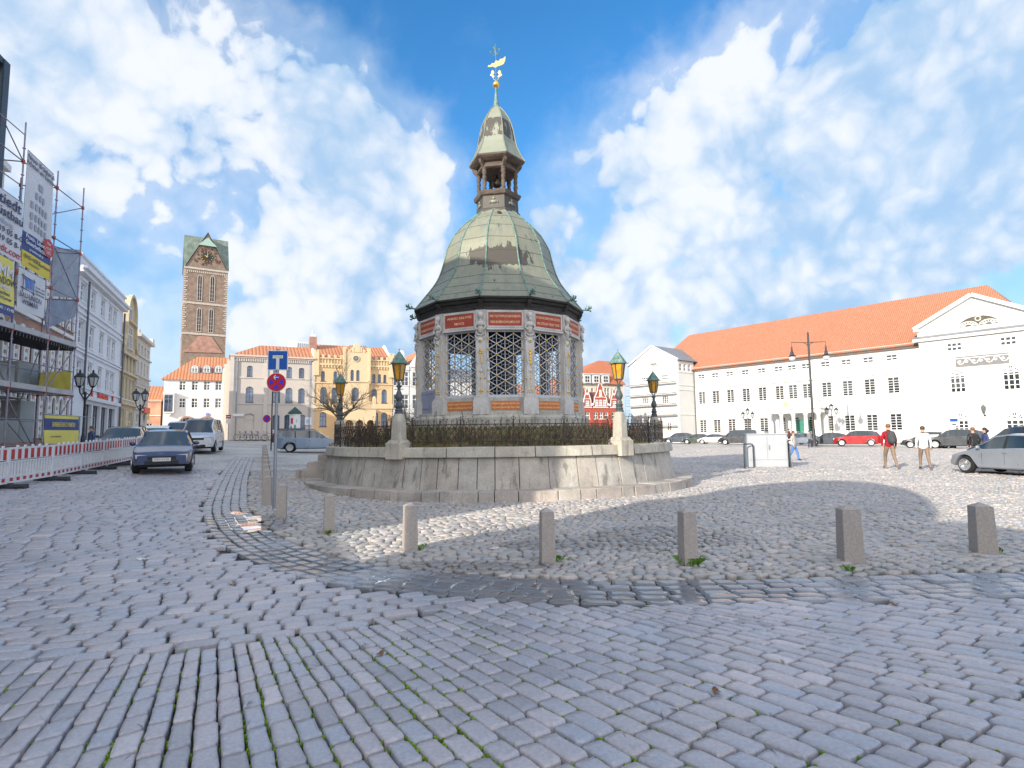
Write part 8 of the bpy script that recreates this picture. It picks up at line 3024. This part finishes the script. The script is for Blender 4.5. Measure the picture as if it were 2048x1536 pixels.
def person(label, pos, face, H, top_m, leg_m, hair_m, pose='walk', shoe=None, stride=.30, long_hair=False, arms='down', lean=0.0, seed=0, pack=None):
    """standing or walking figure; face = heading in degrees (0 = away from the camera, clockwise)"""
    s = H / 1.75
    root = thing('person', label, 'person', (pos[0], pos[1], gz(pos[0], pos[1])), R(-face))
    vs, es, rad = [], [], []

    def v(p, r):
        vs.append((p[0] * s, p[1] * s, p[2] * s)); rad.append(r * s if not hasattr(r, '__len__') else (r[0] * s, r[1] * s)); return len(vs) - 1

    def e(a, b): es.append((a, b))
    st = stride if pose == 'walk' else .05
    pel = v((0, 0, .95), (.155, .115))
    wai = v((0, .01 + lean * .3, 1.10), (.145, .105)); che = v((0, .01 + lean * .8, 1.30), (.175, .12)); nb_ = v((0, lean, 1.45), (.10, .085)); nk = v((0, lean * 1.1 + .01, 1.52), .056)
    h0 = v((0, lean * 1.2 + .02, 1.60), (.072, .085)); h1 = v((0, lean * 1.25 + .02, 1.69), (.076, .092))
    for a, b_ in ((pel, wai), (wai, che), (che, nb_), (nb_, nk), (nk, h0), (h0, h1)): e(a, b_)
    for sd, ph in ((-1, 1), (1, -1)):
        hip = v((sd * .095, 0, .88), .098); kn = v((sd * .105, ph * st * .55 + .05, .50), .066); an = v((sd * .105, ph * st - (.10 if ph < 0 and pose == 'walk' else 0), .10 + (.06 if ph < 0 and pose == 'walk' else 0)), .046)
        f = Vector(vs[an]) / s
        toe = v((sd * .12, f.y + .17, f.z - .055), (.045, .03)); hl = v((sd * .105, f.y - .05, f.z - .05), (.042, .034))
        e(pel, hip); e(hip, kn); e(kn, an); e(an, toe); e(an, hl)
        sh = v((sd * .175, lean * .9, 1.405), .072)
        if arms == 'phone' and sd > 0:
            el = v((sd * .26, .05, 1.16), .05); wr_ = v((sd * .14, .27, 1.26), .034)
        elif arms == 'pockets':
            el = v((sd * .28, -.05, 1.15), .052); wr_ = v((sd * .20, .10, .97), .036)
        else:
            el = v((sd * .245, -.02 - ph * st * .12, 1.14), .049); wr_ = v((sd * .255, .06 - ph * st * .30, .89), .033)
        e(che, sh); e(sh, el); e(el, wr_)
        w_ = Vector(vs[wr_]) / s
        dr_ = (w_ - Vector(vs[el]) / s).normalized()
        palm = v(w_ + dr_ * .065, (.034, .018)); e(wr_, palm)
        pv = Vector(vs[palm]) / s
        sx = dr_.cross(Vector((sd, 0, 0))).normalized()
        for k in range(4):
            f1 = v(pv + dr_ * .04 + sx * (.024 - .016 * k), .0095); f2 = v(pv + dr_ * (.075 - .008 * abs(k - 1.4)) + sx * (.026 - .0165 * k) + Vector((-sd * .018, 0, 0)), .008)
            e(palm, f1); e(f1, f2)
        t1 = v(w_ + dr_ * .045 + sx * .04, .011); t2 = v(w_ + dr_ * .075 + sx * .052 + Vector((-sd * .012, 0, 0)), .009)
        e(wr_, t1); e(t1, t2)
    me = bpy.data.meshes.new('body')
    me.from_pydata(vs, es, [])
    o = link('body', me, root)
    o.modifiers.new('skin', 'SKIN')
    sk = me.skin_vertices[0].data
    for k, r in enumerate(rad):
        sk[k].radius = r if isinstance(r, tuple) else (r, r)
    sk[0].use_root = True
    sb = o.modifiers.new('sub', 'SUBSURF'); sb.levels = sb.render_levels = 1
    dg = bpy.context.evaluated_depsgraph_get()
    m2 = bpy.data.meshes.new_from_object(o.evaluated_get(dg))
    o.modifiers.clear()
    o.data = m2
    bpy.data.meshes.remove(me)
    m2.name = 'body'
    m2.materials.clear()
    for m_ in (m_skin, top_m, leg_m, shoe or m_trim): m2.materials.append(m_)
    for p in m2.polygons:
        c = p.center / s
        hand = c.z < 1.33 and (abs(c.x) > .20 and c.z < .90 if arms == 'down' else (abs(c.x) > .16 and c.z < .95 if arms == 'pockets' else ((c.y > .235 and c.z > 1.1) or (abs(c.x) > .20 and c.z < .90))))
        p.material_index = 0 if (c.z > 1.49 or hand) else (1 if c.z > .90 or (abs(c.x) > .19 and c.z > .8) else (2 if c.z > .105 else 3))
        p.use_smooth = True
    hy = lean * 1.25 + .02
    mb = MB()
    mb.ball((0, hy - .018, 1.685), .098, 12, 8, (.92, 1.0, .92))
    if long_hair:
        mb.ball((0, hy - .07, 1.58), .085, 10, 7, (1.0, .7, 1.6)); mb.ball((.02, hy - .13, 1.60), .06, 8, 6, (.9, 1.2, 1.4))
    obj('hair', mb, hair_m, root, smooth=180).scale = (s, s, s)
    mb = MB()
    mb.ball((0, hy + .098, 1.615), .016, 6, 4, (.9, 1.2, 1.4))
    for sd in (-1, 1):
        mb.ball((sd * .080, hy + .005, 1.625), .022, 6, 4, (.45, .8, 1.2))
    fc_ = obj('face', mb, m_skin, root, smooth=180); fc_.scale = (s, s, s)
    mb = MB()
    for sd in (-1, 1):
        mb.ball((sd * .030, hy + .082, 1.645), .010, 6, 4, (1.2, .6, .7))
    mb.ball((0, hy + .088, 1.572), .012, 6, 4, (2.0, .5, .45))
    obj('features', mb, mat('dark facial features', (.10, .04, .03), .6), fc_)
    if pack:
        mb = MB(); mb.ball((.04, -.20, 1.22), 1, 12, 9, (.165, .12, .26)); mb.ball((.04, -.29, 1.12), 1, 10, 7, (.12, .06, .13))
        for sd in (-1, 1):
            mb.tube([(sd * .10, -.12, 1.43), (sd * .12, .0, 1.47), (sd * .12, .135, 1.38), (sd * .13, .12, 1.2), (sd * .14, -.1, 1.08)], .018, 5)
        obj('backpack', mb, pack, root, smooth=180).scale = (s, s, s)
    return root


cl = lambda n, c, r=.8: mat('cloth ' + n, c, r, var=.15, scale=12, bump=.2, bscale=30)
hair_br = mat('brown hair', (.10, .055, .025), .6, var=.3, scale=30)
hair_dk = mat('dark hair', (.03, .022, .018), .6, var=.3, scale=30)
hair_rd = mat('reddish hair', (.22, .10, .035), .6, var=.3, scale=30)
p = gp(1803, 938)
person('man in dark red jacket with a dark grey backpack walking towards the town hall', (p.x - .45, p.y), 18, 1.92, cl('dark red', (.30, .008, .02)), cl('taupe trousers', (.24, .17, .12)), hair_rd, 'walk', pack=cl('dark grey pack', (.055, .06, .065)), shoe=cl('grey shoes', (.2, .2, .2)))
p = gp(1851, 940)
person('man in white shirt and taupe trousers walking beside the red jacket', (p.x, p.y), 25, 1.80, cl('white shirt', (.70, .70, .69)), cl('taupe trousers', (.24, .17, .12)), hair_br, 'walk', stride=.24)
p = at_y(1947, 880, 26.5)
person('man in black leather jacket standing behind the silver hatchback', (p.x, p.y), 5, 1.74, cl('black leather', (.022, .022, .022), .35), cl('dark jeans', (.04, .05, .09)), hair_rd, 'stand', arms='pockets')
p = at_y(1971, 880, 27.2)
person('dark haired woman in blue jacket beside the man in leather', (p.x, p.y), -70, 1.72, cl('navy blue jacket', (.045, .06, .16)), cl('dark jeans', (.04, .05, .09)), hair_dk, 'stand', arms='phone', long_hair=True)
p = at_y(1737, 880, 56)
person('person in dull red jacket standing behind the red car', (p.x, p.y + 16), -40, 2.0, cl('dull red', (.16, .035, .04)), cl('black trousers', (.02, .02, .02)), hair_dk, 'stand')
p = gp(1589, 921)
person('person in pale jacket and bright blue jeans beside the grey cabinet', (p.x, p.y), 140, 1.68, cl('pale jacket', (.48, .42, .38)), cl('bright blue jeans', (.08, .20, .50)), hair_br, 'walk', stride=.2)
p = at_y(1619, 880, 58)
person('person with dark hair beside the tall lamp post', (p.x, p.y), 170, 1.72, cl('grey coat', (.22, .22, .23)), cl('dark jeans', (.04, .05, .09)), hair_dk, 'stand')
p = at_y(182, 880, 24)
person('person with brown hair and blue jacket standing behind the barriers', (p.x, p.y), -150, 1.45, cl('blue jacket', (.06, .09, .17)), cl('dark jeans', (.04, .05, .09)), hair_br, 'stand')

# ------------------------------------------------------------------ small things on the ground
m_leaf = mat('brown fallen leaf', (.22, .10, .03), .8, var=.5, scale=20)
def leaf(px_, py_, k):
    p = gp(px_, py_)
    a = rng.random() * 6
    mb = MB()
    n = 11
    out = []
    for q in range(n):
        t = 2 * PI * q / n
        r = .034 * (1 + .35 * math.cos(t * 5)) * (1.25 if q == 0 else 1)
        out.append((r * math.cos(t), r * .75 * math.sin(t), .012 * math.cos(2 * t) + .008))
    mb.add(out + [(0, 0, .004)], [(q, (q + 1) % n, n) for q in range(n)])
    mb.tube([(0, 0, .006), (-.05, 0, .012)], .0025, 4)
    o = obj('fallen_leaf', mb, m_leaf, None, (p.x, p.y, p.z + .006), a)
    tag(o, 'small curled brown leaf lying on the paving', 'leaf', 'fallen leaves on the paving')


for k, (x, y) in enumerate(((336, 1025), (440, 1108), (463, 1170), (333, 1169), (1088, 1147), (1068, 1175), (550, 1070), (1433, 1385), (1500, 1140), (1196, 1068), (640, 1076), (905, 1135), (760, 1310), (1790, 1210))):
    leaf(x, y, k)
for (x, y, l) in ((283, 1119, 'crumpled white paper scrap lying alone on the setts of the road'), (537, 1064, 'white paper scrap lying by the puddle near the sign pole'), (990, 1098, 'pale violet paper scrap lying on the cobbles below the terrace')):
    p = gp(x, y)
    mb = MB()
    vs = [(rng.gauss(0, .05), rng.gauss(0, .035), abs(rng.gauss(.012, .012))) for _ in range(8)]
    for k in range(9):
        mb.ball((rng.gauss(0, .035), rng.gauss(0, .025), .012), .018, 5, 3, (1.5, 1, .6))
    tag(obj('paper_scrap', mb, m_swhite, None, tuple(p)), l, 'litter')


def tuft(px_, py_, n, s, label):
    p = gp(px_, py_)
    mb = MB()
    for _ in range(n):
        a, r = rng.random() * 6.28, abs(rng.gauss(0, .05)) * s
        x, y = r * math.cos(a), r * math.sin(a)
        h, b_ = rng.uniform(.03, .085) * s, rng.random() * 6.28
        dx, dy = math.cos(b_), math.sin(b_)
        w = .007 * s
        mb.add([(x - dy * w, y + dx * w, -.01), (x + dy * w, y - dx * w, -.01), (x + dx * h * .6 + dy * w, y + dy * h * .6 - dx * w, h * .8), (x + dx * h * 1.1, y + dy * h * 1.1, h * .7)], [(0, 1, 2, 3)])
    tag(obj('grass_tuft', mb, mat('bright grass', (.13, .26, .03), .7, var=.4, scale=12), None, tuple(p)), label, 'grass tuft')


tuft(1383, 1128, 130, 1.5, 'large bright green grass tuft at the foot of a front bollard')
tuft(1112, 1120, 30, .9, 'small grass tuft at the foot of the middle front bollard')
tuft(838, 1096, 36, .9, 'small grass tuft at the bollard with the sunlit tip')
tuft(660, 1066, 24, .9, 'small grass tuft at the bollard between sign pole and terrace steps')
tuft(1990, 1103, 40, 1.0, 'small grass tuft at the last broad bollard of the front row')
tuft(1700, 1140, 24, .8, 'thin grass tuft in front of the other broad bollard')

# ---- tidy: no nesting deeper than thing > part > sub-part
bpy.context.view_layer.update()
for o in [o for o in list(S.objects) if o.type == 'EMPTY' and o.parent is not None and o.children]:
    for ch in list(o.children):
        ch.matrix_basis = o.matrix_basis @ ch.matrix_basis
        ch.parent = o.parent
    bpy.data.objects.remove(o)


def depth(o):
    n = 0
    while o.parent is not None:
        o = o.parent; n += 1
    return n


again = True
while again:
    again = False
    for o in list(S.objects):
        if depth(o) > 2:
            p = o.parent
            p.matrix_basis = p.parent.matrix_basis @ p.matrix_basis
            p.parent = p.parent.parent
            again = True
